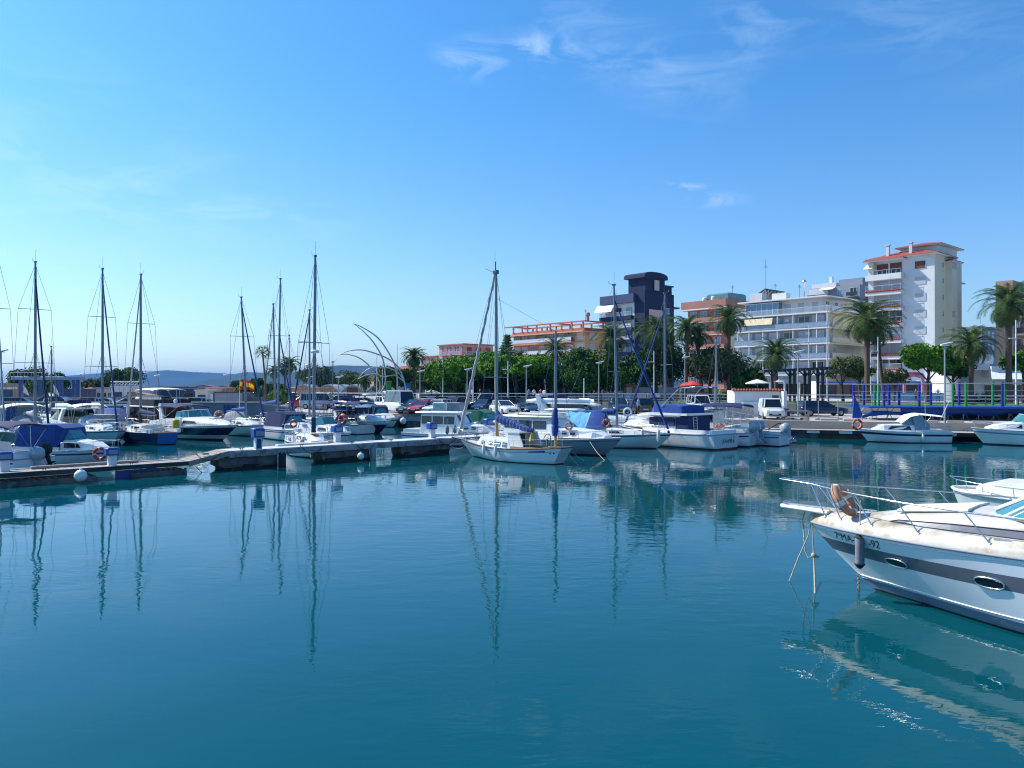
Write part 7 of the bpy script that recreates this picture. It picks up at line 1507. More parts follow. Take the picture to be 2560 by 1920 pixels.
# --- salmon block
B = Bld('salmon_block', 'salmon brick coloured block with white banded balconies between the palms', 1820, 165); W, D = 12.6, 10.3; top = B.z(747); 
B.box('wall', 'stucco_salmon', 0, W, 0, D, 0, top); b = MB(); B.fb(b, 'R', .3, W, 0, top-1.0, .001, .015); b.build('side_face', 'stucco_cream', B.r)
B.box('parapet', 'stucco_salmon', -1.2, W, -.2, D+1.0, top-1.7, top-.02); b = MB(); b.bx(-1.25, W, -.22, D+1.05, top-1.95, top-1.71); b.build('cornice', 'stucco_white', B.r)
B.box('green_penthouse', 'green_glass', 2, 9, 1.0, 7, top, top+1.7, .3); 
for i in range(6):
    z = top-4.4-i*2.9
    B.balc('L', .3, D, z, 1.1, 'stucco_salmon', 'stucco_salmon', 'solid', .55 if i else .7); b = MB(); B.fb(b, 'L', .25, D+.05, z-.32, z-.25, .01, 1.15); b.build('white_band', 'stucco_white', B.r)
    for u in (2.6, 6.2, 8.8): B.win('L', u, z+.1, 1.5, 2.0, 'glass_blue', name='balcony_door')
    for u in (3.0, 7.5): B.win('R', u, z+1.5, 1.2, .35, 'glass_dark')
for (x, y) in [(.5, 4), (1.5, 7)]: b = MB(); b.lathe([(.5, 0), (.55, .5), (.45, .9), (.1, 1.0)], 10, 0, None, (x, y, top)); b.build('water_tank', 'stucco_white', B.r)
aerial((xat(1838, 166), 166+2, zat(745, 166)), 3, 'roof aerial on the salmon block')
# --- solar panel block
B = Bld('solar_block', 'white block with a rack of black solar panels on its roof', 1905, 172); top = B.z(757)
B.box('wall', 'stucco_white', 0, 14, 0, 8, 0, top); B.box('stair_box', 'stucco_white', 0, 2.0, 0, 3, top, top+2.2); B.box('roof_box', 'stucco_white', 10, 14, -.5, 4, top, top+1.6)
b = MB()
for k in range(6):
    b.loft([[(x, y, z) for (y, z) in [(.2, top+3.3), (.3, top+3.4), (3.4, top+1.7), (3.3, top+1.6)]] for x in (1.8+k*1.45, 3.15+k*1.45)], True, True, True, 0, False)
b.build('solar_panel', 'solar', B.r)
b = MB(); [b.tube([(1.9+k*1.45, .3, top), (1.9+k*1.45, .3, top+3.3)], .06, 4) for k in range(7)]; [b.tube([(1.9+k*1.45, .3, top+3.2), (1.9+k*1.45, 3.2, top)], .06, 4) for k in range(7)]; b.build('panel_rack', 'frame_white', B.r)
for i in range(3): B.win('R', 3+i*4, top-1.8, .6, .6, 'glass_dark')
aerial((xat(1922, 173), 175, zat(745, 173)), 9, 'very tall thin aerial left of the solar panels'); aerial((xat(1946, 170), 172, zat(740, 173)), 2.6, 'short aerial above the solar panels'); aerial((xat(1999, 168), 168, zat(748, 168)), 3.2, 'aerial on the white roof box right of the solar panels')
# --- navy tower
B = Bld('navy_tower', 'dark navy tower block with beige panel, white balconies and rounded roof tower', 1612, 185); W, D = 11.5, 13.5; top = B.z(728)
B.box('wall', 'stucco_white', .0, 3.4, 3.2, D-.3, 0, top-1.5); B.box('core_wall', 'navy_wall', 0, W-.01, 0, 3.2, 0, top); B.box('rear_wall', 'navy_wall', 3.4, W, 3.2, D, 0, top-.02)
b = MB(); B.fb(b, 'R', 1.6, 6.8, 0, top-4.2, .002, .06); b.build('side_panel', 'stucco_beige', B.r)
b = MB(); B.fb(b, 'R', 3.8, 6.8, top-9.6, top-8.0, .062, .08); b.build('side_panel', 'navy_wall', B.r)
B.box('parapet', 'navy_band', -1.1, 3.4, 2.6, D, top-2.4, top-.3)
rt = B.z(690)
B.box('roof_tower', 'navy_wall', .6, 8.2, .3, 5.6, top, rt)
rings = []
for k in range(9):
    a = math.pi*k/8; rings.append([(4.4-4.6*math.cos(a), -.1, rt-.1+1.3*math.sin(a)**.6), (4.4-4.6*math.cos(a), 6.2, rt-.1+1.3*math.sin(a)**.6)])
poly = [(4.4-4.6*math.cos(math.pi*k/12), rt-.25+1.6*max(0, math.sin(math.pi*k/12))**.5) for k in range(13)]
b = MB(); b.side(poly, -.1, 6.4); b.build('curved_roof', 'navy_wall', B.r)
B.box('side_tower', 'navy_wall', 8.2, 11, .3, 4, top, rt-1.8); b = MB(); b.bx(8, 11.4, -.1, 4.3, rt-1.8, rt-1.5); b.bx(W-1, W+3, .5, 4, top-3.3, top-2.9); b.build('canopy', 'navy_band', B.r)
B.win('R', 4.6, top+.6, 1.7, 2.4, 'stucco_beige', 'stucco_beige'); B.win('R', 8.6, top-5.9, 1.5, 2.3)
for i in range(8):
    z = top-5.6-i*2.95
    B.balc('L', 3.3, D, z, 1.3, 'navy_band' if i % 2 else 'navy_wall', 'rail_white', 'glass' if i % 3 else 'bars', th=.95)
    for k, u in enumerate((4.8, 8.2, 11.5)): B.win('L', u, z+.05, 2.0, 2.1, ('glass_teal', 'glass_dark', 'glass_blue')[(i+k) % 3], shutter='shutter_white' if (i*2+k) % 3 == 2 else None, name='balcony_door')
    B.win('R', 9.2, z+.8, 1.0, 1.2, 'glass_dark')
b = MB(); b.loft([[(-2.2, 8.8, top-4.4), (-2.2, D+1, top-4.4), (-.9, D+1, top-2.6), (-.9, 8.8, top-2.6)], [(-2.2, 8.8, top-4.35), (-2.2, D+1, top-4.35), (-.9, D+1, top-2.55), (-.9, 8.8, top-2.55)]], True, True, True, 0, False); b.build('awning', 'awning_white', B.r)
# --- orange block
B = Bld('orange_block', 'long orange terraced block with an open red roof pergola', 1463, 185); W, D = 7, 26; top = B.z(827)
B.box('wall', 'stucco_orange', 0, W, 0, D, 0, top); b = MB(); B.fb(b, 'R', 0, W, 0, top-1.0, .002, .03); B.fb(b, 'L', 0, 3.5, 0, top-1.2, .002, .02); b.build('side_face', 'stucco_peach', B.r)  # right-hand face and near end of the left one in peach
b = MB(); b.bx(-1.8, W+.5, -.8, D+2.6, top-.25, top); b.build('roof_slab', 'stucco_peach', B.r)
B.box('parapet', 'stucco_red', -.3, W, 0, D+.2, top+.01, top+.8)
zr = B.z(803)
b = MB(); b.bx(-.6, -.1, 0, D+3, zr-.1, zr+.2); b.bx(W-.5, W, 0, D+3, zr-.1, zr+.2); b.bx(-.6, W, -.4, 0, zr-.1, zr+.2); b.bx(-.1, W-.5, D+.3, D+.8, zr-.1, zr+.18); b.bx(-.1, W-.5, 10, 10.4, zr-.1, zr+.18)
b.build('roof_pergola', 'stucco_red', B.r)
for u in (.2, 4, 7.5, 11.5, 16.5, 20, 22, 25.5): b = MB(); b.bx(-.5, -.2, u, u+.35, top+.8, zr-.1); b.build('pergola_post', 'stucco_red', B.r); b = MB(); b.bx(W-.45, W-.1, u, u+.35, top+.8, zr-.1); b.build('pergola_post', 'stucco_red', B.r)
for i in range(4):
    z = top-2.3-i*3.0
    B.balc('L', 3.4, D+1.2, z, 1.4, 'stucco_orange', 'rail_white', 'glass', th=.45)
    for k, u in enumerate((5, 8, 12, 15, 18.5, 21.5, 24.5)): sh = 'shutter_white' if (i+k*2) % 3 else None; B.win('L', u, z+.05, 1.9, 2.1, 'glass_dark', shutter=sh, name='balcony_door')
    b = MB(); B.fb(b, 'L', 0, 3.4, z-.3, z-.05, .03, .07); b.build('string_course', 'stucco_orange', B.r)
    B.win('L', 1.7, z+.5, 1.8, 1.7, shutter='shutter_white'); B.win('R', 2.5, z+.5, 1.6, 1.6, shutter='shutter_white')
b = MB(); b.lathe([(.35, 0), (.35, 1.2), (.6, 1.3), (.5, 2.0), (.1, 2.2)], 8, 0, None, (2, 1, zr+.2)); b.build('flue', 'stucco_brown', B.r)
aerial((xat(1465, 187), 188, zat(803, 187)), 3, 'aerial on the orange block roof')
# --- red shuttered block
B = Bld('red_shutter_block', 'pale pink building with red shutters and red roof edge behind the umbrella pines', 1159, 220); W, D = 11, 12; top = B.z(861)
B.box('wall', 'stucco_pink', 0, W, 0, D, 0, top); b = MB(); B.fb(b, 'R', .01, W, 0, top-.3, .002, .02); b.build('side_face', 'stucco_peach', B.r)
B.box('roof_edge', 'stucco_red', -.5, W+.4, -.5, D+.4, top, top+.3)
B.box('low_wing', 'stucco_pink', 0, W, D, D+9, 0, top-3.1); B.box('low_roof_edge', 'stucco_red', -.5, W, D+.41, D+9.3, top-3.09, top-2.8)
for i in range(4):
    z = top-2.9-i*3.0
    for u in (1.5, 5, 8.8) + ((14, 18) if i else ()):
        B.balc('L', u-1.5, u+1.7, z, 1.0, 'stucco_red', 'rail_white', 'bars', th=.2); B.win('L', u, z+.1, 1.3, 2.1, 'glass_blue', shutter=None, name='balcony_door'); b = MB(); B.fb(b, 'L', u+.75, u+1.6, z+.05, z+2.3, .02, .1); b.build('shutter', 'shutter_red', B.r); b = MB(); B.fb(b, 'L', u-1.3, u-.75, z+.05, z+2.3, .02, .1); b.build('shutter', 'shutter_red', B.r)
    for u in (2, 5.5, 9): B.win('R', u, z+.3, 1.9, 1.9, shutter='shutter_red')
    B.balc('R', 0, W, z, 1.1, 'stucco_pink', 'rail_white', 'bars')
# --- pale church-like gable and small belfry
B = Bld('old_house', 'low pale old houses with glass front behind the sculpture', 1010, 215, cat='house'); top = B.z(926)
B.box('wall', 'stucco_pink', 0, 16, 0, 14, 0, top); B.hip('roof', 0, 16, 0, 14, top, 1.6, .3)
for u in (2, 5, 8, 11): B.win('R', u, 3.5, 1.2, 1.8, shutter='shutter_white'); B.win('L', u, 3.5, 1.2, 1.8); B.win('R', u, .6, 1.2, 2)
B = Bld('belfry', 'small pale stone belfry with arched opening and pointed cap behind the sculpture', 980, 210, cat='tower'); top = B.z(926)
B.box('shaft', 'stucco_peach', 0, 3.6, 0, 3.6, 0, top); b = MB(); b.lathe([(2.2, 0), (2.3, .3), (1.6, .8), (.9, 1.3), (.25, 1.5), (.15, 2.2), (.01, 2.6)], 12, 0, None, (1.8, 1.8, top)); b.build('dome', 'stucco_pink', B.r)
for f in 'LR': b = MB(); B.fb(b, f, 1.1, 2.5, top-3.2, top-.9, .01, .05); b.build('arched_opening', 'glass_dark', B.r)
B = Bld('yellow_house', 'narrow sandy house with shuttered windows below the belfry', 965, 200, cat='house'); B.box('wall', 'stucco_peach', 0, 9, 0, 8, 0, B.z(945)); B.hip('roof', 0, 9, 0, 8, B.z(945), 1.0, .3)
for z in (.8, 3.4): [B.win('R', u, z, 1, 1.4, shutter='shutter_white') for u in (1.5, 4, 6.5)]; [B.win('L', u, z, 1, 1.4) for u in (2, 5)]
# --- vaulted warehouses
B = Bld('vaulted_sheds', 'row of low grey sheds with wavy barrel vaulted roofs left of the sculpture', 740, 150, ZQ, 'warehouse', 0)
n = 4; wv = 62/F*150; L_ = 16; x00 = -1.0; hw_ = B.z(984); hv = 1.55
b = MB()
for k in range(n):
    pts = [(x00+k*wv+wv*i/14, hw_+hv*math.sin(math.pi*i/14)) for i in range(15)]; b.side(pts+[(x00+(k+1)*wv, 0), (x00+k*wv, 0)], 0, L_)
b.build('wall', 'stucco_grey', B.r); b = MB()
for k in range(n):
    pts = [(x00+k*wv+wv*i/14, hw_+hv*math.sin(math.pi*i/14)+.02) for i in range(15)]; b.side(pts+[(x, z+.22) for x, z in pts[::-1]], -.5, L_+.5)
b.build('roof', 'roof_grey', B.r)
for k in range(n): b = MB(); b.bx(x00+k*wv+1.3, x00+k*wv+3.4, -.06, 0, .2, 2.6); b.build('shed_door', ['sign_blue', 'shutter_white', 'shutter_brown', 'rail_brown'][k], B.r)
# --- terracotta low building, grey hut
B = Bld('terracotta_shed', 'long low terracotta building behind the flag', 640, 128, ZQ, 'building', 0); x0 = xat(525, 128)-xat(640, 128); x1 = xat(800, 128)-xat(640, 128)
B.box('wall', 'stucco_peach', x0, x1, 0, 10, 0, B.z(975)); B.box('roof_edge', 'stucco_orange', x0-.2, x1+.2, -.2, 10, B.z(975), B.z(975)+.35)
for i in range(7): b = MB(); u = x0+1.5+i*2.4; b.bx(u, u+.9, -.03, 0, .9, 1.8); b.build('window', 'glass_dark', B.r)
for x in (.5, -1.6): b = MB(); b.bx(x, x+.8, 3, 3.8, B.z(975)+.35, B.z(975)+1.0); b.build('roof_unit', 'rail_brown', B.r)
B = Bld('grey_hut', 'grey blue site hut with dark frame right of the parked silver car', 566, 106, ZQ, 'hut', 0); hw_ = 41/F*106
B.box('wall', 'stucco_grey', -hw_, hw_, 0, 4, 0, B.z(981)); b = MB(); b.bx(-hw_*.78, hw_+.1, -.06, 0, B.z(981)-.1, B.z(981)+.08); b.bx(hw_-.02, hw_+.1, -.06, 0, 0, B.z(981)-.1); b.bx(-hw_*.78, -hw_*.72, -.06, 0, 0, B.z(981)-.1); b.build('frame', 'shutter_brown', B.r); b = MB(); b.bx(-hw_*.97, -hw_*.82, -.04, 0, .2, B.z(984)); b.build('door', 'frame_white', B.r)
# --- sheds and buildings at left
def shed(px0, px1, y, Y, m, label, roof='navy_band', parts=2):
    B = Bld('low_shed', label, (px0+px1)/2, Y, ZQ, 'shed', 0); w_ = (px1-px0)/2/F*Y; h = B.z(y); B.box('wall', m, -w_, w_, 0, 8, 0, h); B.box('roof', roof, -w_-.15, w_+.15, -.15, 8, h, h+.25)
    for i in range(parts): b = MB(); u = -w_+(i+.2)*2*w_/parts; b.bx(u, u+1.2*w_/parts, -.05, 0, .1, h*.72); b.build('door', 'glass_dark' if i % 2 else 'navy_band', B.r)
    return B
shed(398, 492, 975, 125, 'navy_band', 'dark blue open fronted shed beyond the trawler yacht', parts=2); shed(345, 450, 970, 145, 'stucco_grey', 'long grey roofed warehouse beyond the third mast', parts=4); shed(488, 520, 978, 122, 'stucco_cream', 'cream shed with small door left of the grey hut', 'stucco_cream', 1); shed(515, 535, 972, 128, 'panel_glass', 'small pale blue kiosk left of the terracotta building', 'frame_white', 1)
B = shed(-30, 47, 962, 130, 'stucco_brown', 'brown flat building with white strip window at the left edge', 'stucco_brown', 1); b = MB(); b.bx(-1.5, 2.4, -.06, -.0, 2.4, 2.7); b.build('strip_window', 'frame_white', B.r)
B = shed(278, 346, 968, 120, 'stucco_white', 'white building with lattice roof railing left of the third mast', 'stucco_white', 2)
b = MB(); hh = B.z(968)
for k in range(8): x = -2.1+k*.53; b.tube([(x, 0, hh+.3), (x+.5, 0, hh+.85)], .06, 4); b.tube([(x+.5, 0, hh+.3), (x, 0, hh+.85)], .06, 4)
b.tube([(-2.2, 0, hh+.88), (2.2, 0, hh+.88)], .07, 4); b.build('lattice_rail', 'frame_white', B.r)
shed(240, 282, 972, 125, 'stucco_pink', 'low pale annex with grids right of the small far palm', 'stucco_grey', 3); shed(170, 240, 985, 135, 'stucco_grey', 'flat grey roofs beyond the cars above the harbour wall', 'stucco_grey', 3); shed(150, 176, 976, 122, 'navy_band', 'small dark blue hut right of the boat crane', parts=1)
b = MB(); rngs = [[(-4, 0, 0), (4, 0, 0), (2, 0, 1.6), (0, 0, 2.1), (-2, 0, 1.1)], [(-4, 5, 0), (4, 5, 0), (2.5, 5, 1.2), (0, 5, 1.8), (-2, 5, .9)]]; b.loft(rngs, True, True, True, 0, False); one(b, 'earth_pile', 'earth', 'heap of brown earth in front of the white lattice building', 'earth heap', (xat(350, 114), 112, ZQ))
# roof with orange tiles small
B = Bld('tiled_cottage', 'small orange roofed cottage beyond the lamp mast', 208, 140, ZQ, 'house', 0); B.box('wall', 'stucco_cream', -2.5, 2.5, 0, 5, 0, B.z(983)); B.hip('roof', -2.5, 2.5, 0, 5, B.z(983), .9, .3); b = MB(); b.bx(-.5, .5, -.04, 0, .5, 1.2); b.build('window', 'glass_dark', B.r)
# boat lift gantry
t = thing('boat_lift', 'blue boat lifting gantry with pale top beam and small jib crane', 'crane', (xat(95, 112), 112, ZQ)); sx = 1/F*112
x0, x1 = (32-95)*sx, (165-95)*sx; zt = zat(945, 112)-ZQ
b = MB(); b.bx(x0, x1, -.5, .5, zt-.25, zt+.2, 0, None, .05); b.bx(x0, x1, 4, 5, zt-.25, zt+.2); b.build('top_beam', 'crane_pale', t)
for px, ww in ((52, 7), (152, 8), (140, 5)):
    for y in (-.2, 4.3): b = MB(); x = (px-95)*sx; b.bx(x-ww*sx/2, x+ww*sx/2, y, y+.5, 0, zt-.251); b.build('leg', 'crane_blue', t)
b = MB(); b.tube([(x0+1, 0, zt+.2), (x0+1, 0, zt+1.1)], .12, 6); b.tube([(x0+.6, 0, zt+.9), (x0+3.2, 0, zt+1.35)], .09, 6); b.build('jib', 'crane_blue', t)
b = MB(); [b.tube([(x0+k*.5, -.5, zt+.2), (x0+k*.5, -.5, zt+.8)], .02, 4) for k in range(15)]; b.tube([(x0, -.5, zt+.8), (x1, -.5, zt+.8)], .025, 4); b.build('handrail', 'rail_white', t)
for px, lb in ((58, 'limp white flag on the left leg of the boat lift'), (134, 'limp white flag on the right leg of the boat lift')): b = MB(); b.tube([(0, 0, 0), (0, 0, 3.2)], .03, 4, 1); b.loft([[(0, 0, 3.1), (.3, .05, 2.7), (.6, 0, 2.2)], [(0, 0, 2.0), (.4, .05, 1.7), (.9, 0, 1.5)]], False, False, False, 0, False); one(b, 'limp_flag', ['canvas_white', 'pole_grey'], lb, 'flag', (xat(px, 110), 110, ZQ))
# --- right edge buildings
B = Bld('brown_block', 'brown and cream tower block behind the rightmost palm', 2532, 128); W, D = 14, 3; top = B.z(700)
B.box('wall', 'stucco_brown', 0, 16, 0, 2.5, 0, top)
for i in range(8): z = top-3-i*2.95; B.balc('R', 1.0, 14, z, 1.3, 'stucco_cream', 'dark_wood', 'solid', 1.0); [B.win('R', u, z+.1, 1.8, 2.1, 'glass_dark', shutter='shutter_brown' if (i+k) % 2 else None, name='balcony_door') for k, u in enumerate((3, 6.5, 10))]
B = Bld('pale_block', 'distant blue grey block between the tower and the rightmost palm', 2455, 190); top = B.z(815); B.box('wall', 'stucco_grey', 0, 14, 0, 12, 0, top)
for i in range(4): [B.win('L', u, top-2.6-i*3, 1.4, 1.4) for u in (2, 5, 8)]; [B.win('R', u, top-2.6-i*3, 1.4, 1.4) for u in (2, 5, 8)]
B.box('roof_box', 'stucco_brown', 2, 6, 8, 11, top, top+2)
B = Bld('white_cafe', 'white modernist cafe with curved corner and white awnings at the right edge', 2450, 100, cat='cafe', rot=0); 
B.box('wall', 'stucco_white', -2.0, 9, 1.5, 8, 0, B.z(925)); B.box('upper_band', 'stucco_white', -1.8, 1.3, 0, 6, B.z(925), B.z(908)); B.box('upper_band', 'stucco_white', 1.2, 10, -.5, 6, B.z(926)-.9, B.z(916)); B.box('roof_cube', 'stucco_white', 1.0, 3.6, 3, 6, B.z(908), B.z(884)); 
b = MB(); b.lathe([(1.6, 0), (1.6, B.z(925)+.4)], 20, 0, None, (-1.6, 1.9, 0)); b.build('round_corner', 'stucco_grey', B.r)
for k, x in enumerate((.6, 5.4)): b = MB(); zA = B.z(930); b.loft([[(x-.3, -2.0, zA-1.0), (x+4.0, -2.0, zA-1.0), (x+4.2, -.5, zA), (x+.5, -.5, zA)], [(x-.3, -2.0, zA-.93), (x+4.0, -2.0, zA-.93), (x+4.2, -.5, zA+.07), (x+.5, -.5, zA+.07)]], True, True, True, 0, False); b.build('awning', 'awning_white', B.r)
b = MB(); b.bx(1.4, 8.6, 1.44, 1.49, .4, 2.1); b.build('shop_window', 'glass_dark', B.r); 
for x in (1.3, 2.6, 4, 5.4, 6.8, 8.2): b = MB(); b.bx(x, x+.1, 1.38, 1.43, 0, 2.3); b.build('window_frame', 'frame_white', B.r)
B = Bld('round_planter_wall', 'low pale blue painted wall behind the trampolines', 2270, 104, cat='wall', rot=-.2); B.box('wall', 'canvas_light_blue', -6, 12, 0, .3, 0, 1.1)
# kiosk arch, tower ground floor cafe
t = thing('arch_sign', 'pink and purple lettered arch over the cafe entrance below the tower', 'sign', (xat(2284, 112), 112, ZP)); hw_ = 26/F*112
b = MB(); zt = zat(930, 112)-ZP; poly = [(-hw_, 0), (-hw_, zt-.5)]+[(hw_*math.cos(a)*-1, zt-.5+.55*math.sin(a)) for a in [math.pi*k/10 for k in range(1, 10)]]+[(hw_, zt-.5), (hw_, 0), (hw_-.35, 0), (hw_-.35, zt-.95), (0, zt-.65), (-hw_+.35, zt-.95), (-hw_+.35, 0)]
b.side(poly, -.15, .15); b.build('arch', 'sign_pink', t)
b = MB(); r = random.Random(8)     # unreadable in the photograph: blurred dark red marks, small on the left, large on the right
for k in range(22):
    u = -.82+k*.078; hgt = (.13 if u < -.1 else .26)*r.uniform(.7, 1.1); z = zt-.36+.14*math.cos(u*1.6)-hgt/2-.02; b.bx(u*hw_*.98, u*hw_*.98+.075*r.uniform(.6, 1.1)*hw_*.8, -.17, -.152, z, z+hgt)
b.build('lettering', 'shutter_red', t)
B = Bld('cafe_terrace', 'dark cafe terrace under the umbrella pines with long flat awning', 1180, 125, cat='cafe', rot=-.05); B.box('wall', 'shutter_brown', -9, 22, 2, 7, 0, 2.7); B.box('canopy', 'canvas_grey', -9.5, 14, -1.5, 2, 2.75, 2.9)
for i in range(9): b = MB(); u = -8.4+i*3.3; b.bx(u, u+2.4, 1.94, 1.99, .2, 2.3); b.build('window', 'glass_blue' if i % 2 else 'glass_dark', B.r)

for u in (-9, -5, -1, 3, 7, 11, 13.8): b = MB(); b.tube([(u, -1.3, 0), (u, -1.3, 2.75)], .06, 5); b.build('post', 'frame_white', B.r)
B = Bld('red_kiosk', 'red and white striped kiosk terrace behind the blue furled sails', 1590, 112, cat='kiosk', rot=0); B.box('wall', 'stucco_orange', -6, 0, 0, 3, 0, 2.2); B.box('wall', 'stucco_white', 0, 12, .5, 2.5, 0, 1.8); B.box('terrace_screen', 'stucco_orange', 5, 13, -3, -2.8, 0, 1.2)
for i in range(4): b = MB(); b.bx(-5.6+i*1.4, -4.8+i*1.4, -.05, 0, .5, 1.8); b.build('window', 'frame_white', B.r)
# low white fence / terrace chairs along promenade
t = thing('terrace_fence', 'white panelled terrace fence under the navy tower', 'fence', (xat(1500, 104), 104, ZP), -.05)
for i in range(14): b = MB(); b.bx(-3+i*.8, -2.3+i*.8, 0, .05, .15, 1.0); b.build('panel', 'frame_white' if i % 3 else 'panel_glass', t)
t = thing('salmon_pergola', 'low salmon coloured ground floor shops below the white balcony block', 'shop', (xat(2120, 128), 128, ZP), -.1); b = MB(); b.bx(-5, 14, 0, 5, 0, 2.8); b.build('wall', 'stucco_white', t); b = MB(); b.bx(-4.5, 13.5, -.06, 0, .2, 2.2); b.build('shop_window', 'glass_dark', t); b = MB(); b.bx(-5.2, 14.2, -1.8, 0, 2.5, 2.75); b.build('awning', 'sign_blue', t)

# ============================================================= trees
def crown(mb, c, rad, n, leaf, seed, flat=1.0, lumps=9, under=.35, mi=0):
    r = random.Random(seed); cl = []
    for i in range(lumps):
        a = r.uniform(0, 6.283); e = r.uniform(-.3, 1); q = r.uniform(.35, .75); cl.append((Vector((c[0]+rad*q*math.cos(a)*math.cos(e*.9), c[1]+rad*q*math.sin(a)*math.cos(e*.9), c[2]+rad*flat*q*math.sin(e))), rad*r.uniform(.32, .52)))
    for i in range(n):
        cc, cr_ = r.choice(cl); d = Vector((r.gauss(0, 1), r.gauss(0, 1), r.gauss(0, 1))).normalized()
        if d.z < -.2 and r.random() > under: d.z = abs(d.z)
        P = cc+Vector((d.x*cr_, d.y*cr_, d.z*cr_*flat))*r.uniform(.72, 1.08)
        a = (d+Vector((r.uniform(-.8, .8), r.uniform(-.8, .8), r.uniform(-.8, .8)))).normalized(); u = a.orthogonal().normalized(); v = a.cross(u); k = leaf*r.uniform(.6, 1.35); th = r.uniform(0, 6.28); u2 = u*math.cos(th)+v*math.sin(th); v2 = a.cross(u2)
        mb.add([P-u2*k, P-v2*k*.55, P+u2*k, P+v2*k*.55], [(0, 1, 2, 3)], mi)
def trunk(mb, h, r0, seed, branches=5, spread=2.0, bh=.5):
    r = random.Random(seed); pts = [(0, 0, 0)]; x = y = 0
    for i in range(1, 6): x += r.uniform(-.12, .12); y += r.uniform(-.12, .12); pts.append((x, y, h*i/5))
    mb.tube(pts, [r0*1.25, r0, r0*.9, r0*.75, r0*.6, r0*.4], 8)
    for k in range(branches): a = k*6.283/branches+r.uniform(-.3, .3); z = h*r.uniform(bh, .8); mb.tube([(x*.6, y*.6, z), (x*.6+math.cos(a)*spread*.5, y*.6+math.sin(a)*spread*.5, z+h*.2), (x*.6+math.cos(a)*spread, y*.6+math.sin(a)*spread, z+h*.38)], [r0*.45, r0*.3, r0*.12], 6)
def tree(px, Y, cy, rad, label, leafm, flat=.7, n=2600, leaf=.17, zb=ZP, name='broadleaf_tree', seed=0, lumps=10, under=.35, group='trees along the promenade', th=None):
    zc = zat(cy, Y)-zb; t = thing(name, label, 'tree', (xat(px, Y), Y, zb), 0, group)
    m = MB(); trunk(m, max(.8, zc), .1+.035*rad, seed, 6, rad*.5); m.build('trunk', 'bark', t)
    m = MB(); crown(m, (0, 0, zc), rad, n, leaf, seed+1, flat, lumps, under); m.build('crown', leafm, t); return t
tree(1135, 108, 935, 4.6, 'bright green umbrella pine, leftmost of the row, leaning over the cafe', 'leaf_pine', .5, 9000, .25, name='umbrella_pine', seed=11, lumps=22, under=.9)
tree(1198, 112, 921, 5.4, 'umbrella pine with flat bright green top directly left of the ketch mast', 'leaf_pine', .45, 10000, .25, name='umbrella_pine', seed=12, lumps=24, under=.9)
tree(1292, 106, 922, 5.2, 'umbrella pine with bright top right of the ketch mast', 'leaf_pine', .45, 10000, .25, name='umbrella_pine', seed=13, lumps=22, under=.9)
tree(1352, 112, 945, 3.8, 'smaller darker pine under the palm in front of the orange block', 'leaf_dark', .7, 6000, .2, name='umbrella_pine', seed=14, lumps=16, under=.9)
tree(1462, 102, 935, 4.3, 'big round dense green tree in front of the navy tower', 'leaf_dark', .9, 13000, .2, seed=15, lumps=30, under=.9)
tree(1500, 105, 955, 3.6, 'lower right companion of the big round tree', 'leaf_dark', .8, 7000, .2, seed=16, lumps=18, under=.9)
tree(1415, 106, 955, 3.2, 'lower left bush-like companion of the big round tree', 'leaf_dark', .75, 6000, .2, seed=46, lumps=16, under=.9)
for i, (px, Y, cy, r_, lm, lb) in enumerate([(1590, 112, 930, 4.2, 'leaf_dark', 'dark tree left of the dense palm'), (1660, 115, 925, 4.8, 'leaf_dark', 'dark tree under the dense palm'), (1775, 108, 930, 3.9, 'leaf_olive', 'olive green rounded bush tree left of the tall slender palm'), (1818, 108, 926, 4.2, 'leaf_olive', 'olive green bush tree right of the tall slender palm'), (1868, 106, 955, 2.8, 'leaf_dark', 'low dark shrub tree left of the pergola'), (1560, 125, 945, 4.0, 'leaf_dark', 'shaded tree behind the blue furled sails')]):
    tree(px, Y, cy, r_, lb, lm, .85, 6000, .2, seed=20+i, under=.9, lumps=16)
tree(2108, 96, 925, 2.3, 'light green young tree left of the big palm by the tower', 'leaf_olive', .9, 2200, .16, seed=31, under=.7, lumps=9); tree(2152, 98, 938, 1.9, 'small bushy tree right of the light green young tree', 'leaf_dark', .8, 1800, .16, seed=32, under=.7); tree(2235, 100, 950, 1.8, 'small grey green bush tree in front of the tower', 'leaf_olive', .9, 1700, .16, seed=33, under=.8)
tree(2318, 94, 905, 3.5, 'vivid green pine left of the nearest lamp', 'leaf_pine', .7, 9000, .19, name='umbrella_pine', seed=34, lumps=22, under=.85); tree(2385, 97, 925, 3.0, 'darker pine right of the nearest lamp', 'leaf_dark', .7, 7000, .19, name='umbrella_pine', seed=35, under=.85, lumps=18); tree(2560, 90, 905, 2.8, 'bright green pine at the right edge', 'leaf_pine', .7, 6000, .18, name='umbrella_pine', seed=36, under=.85, lumps=16)
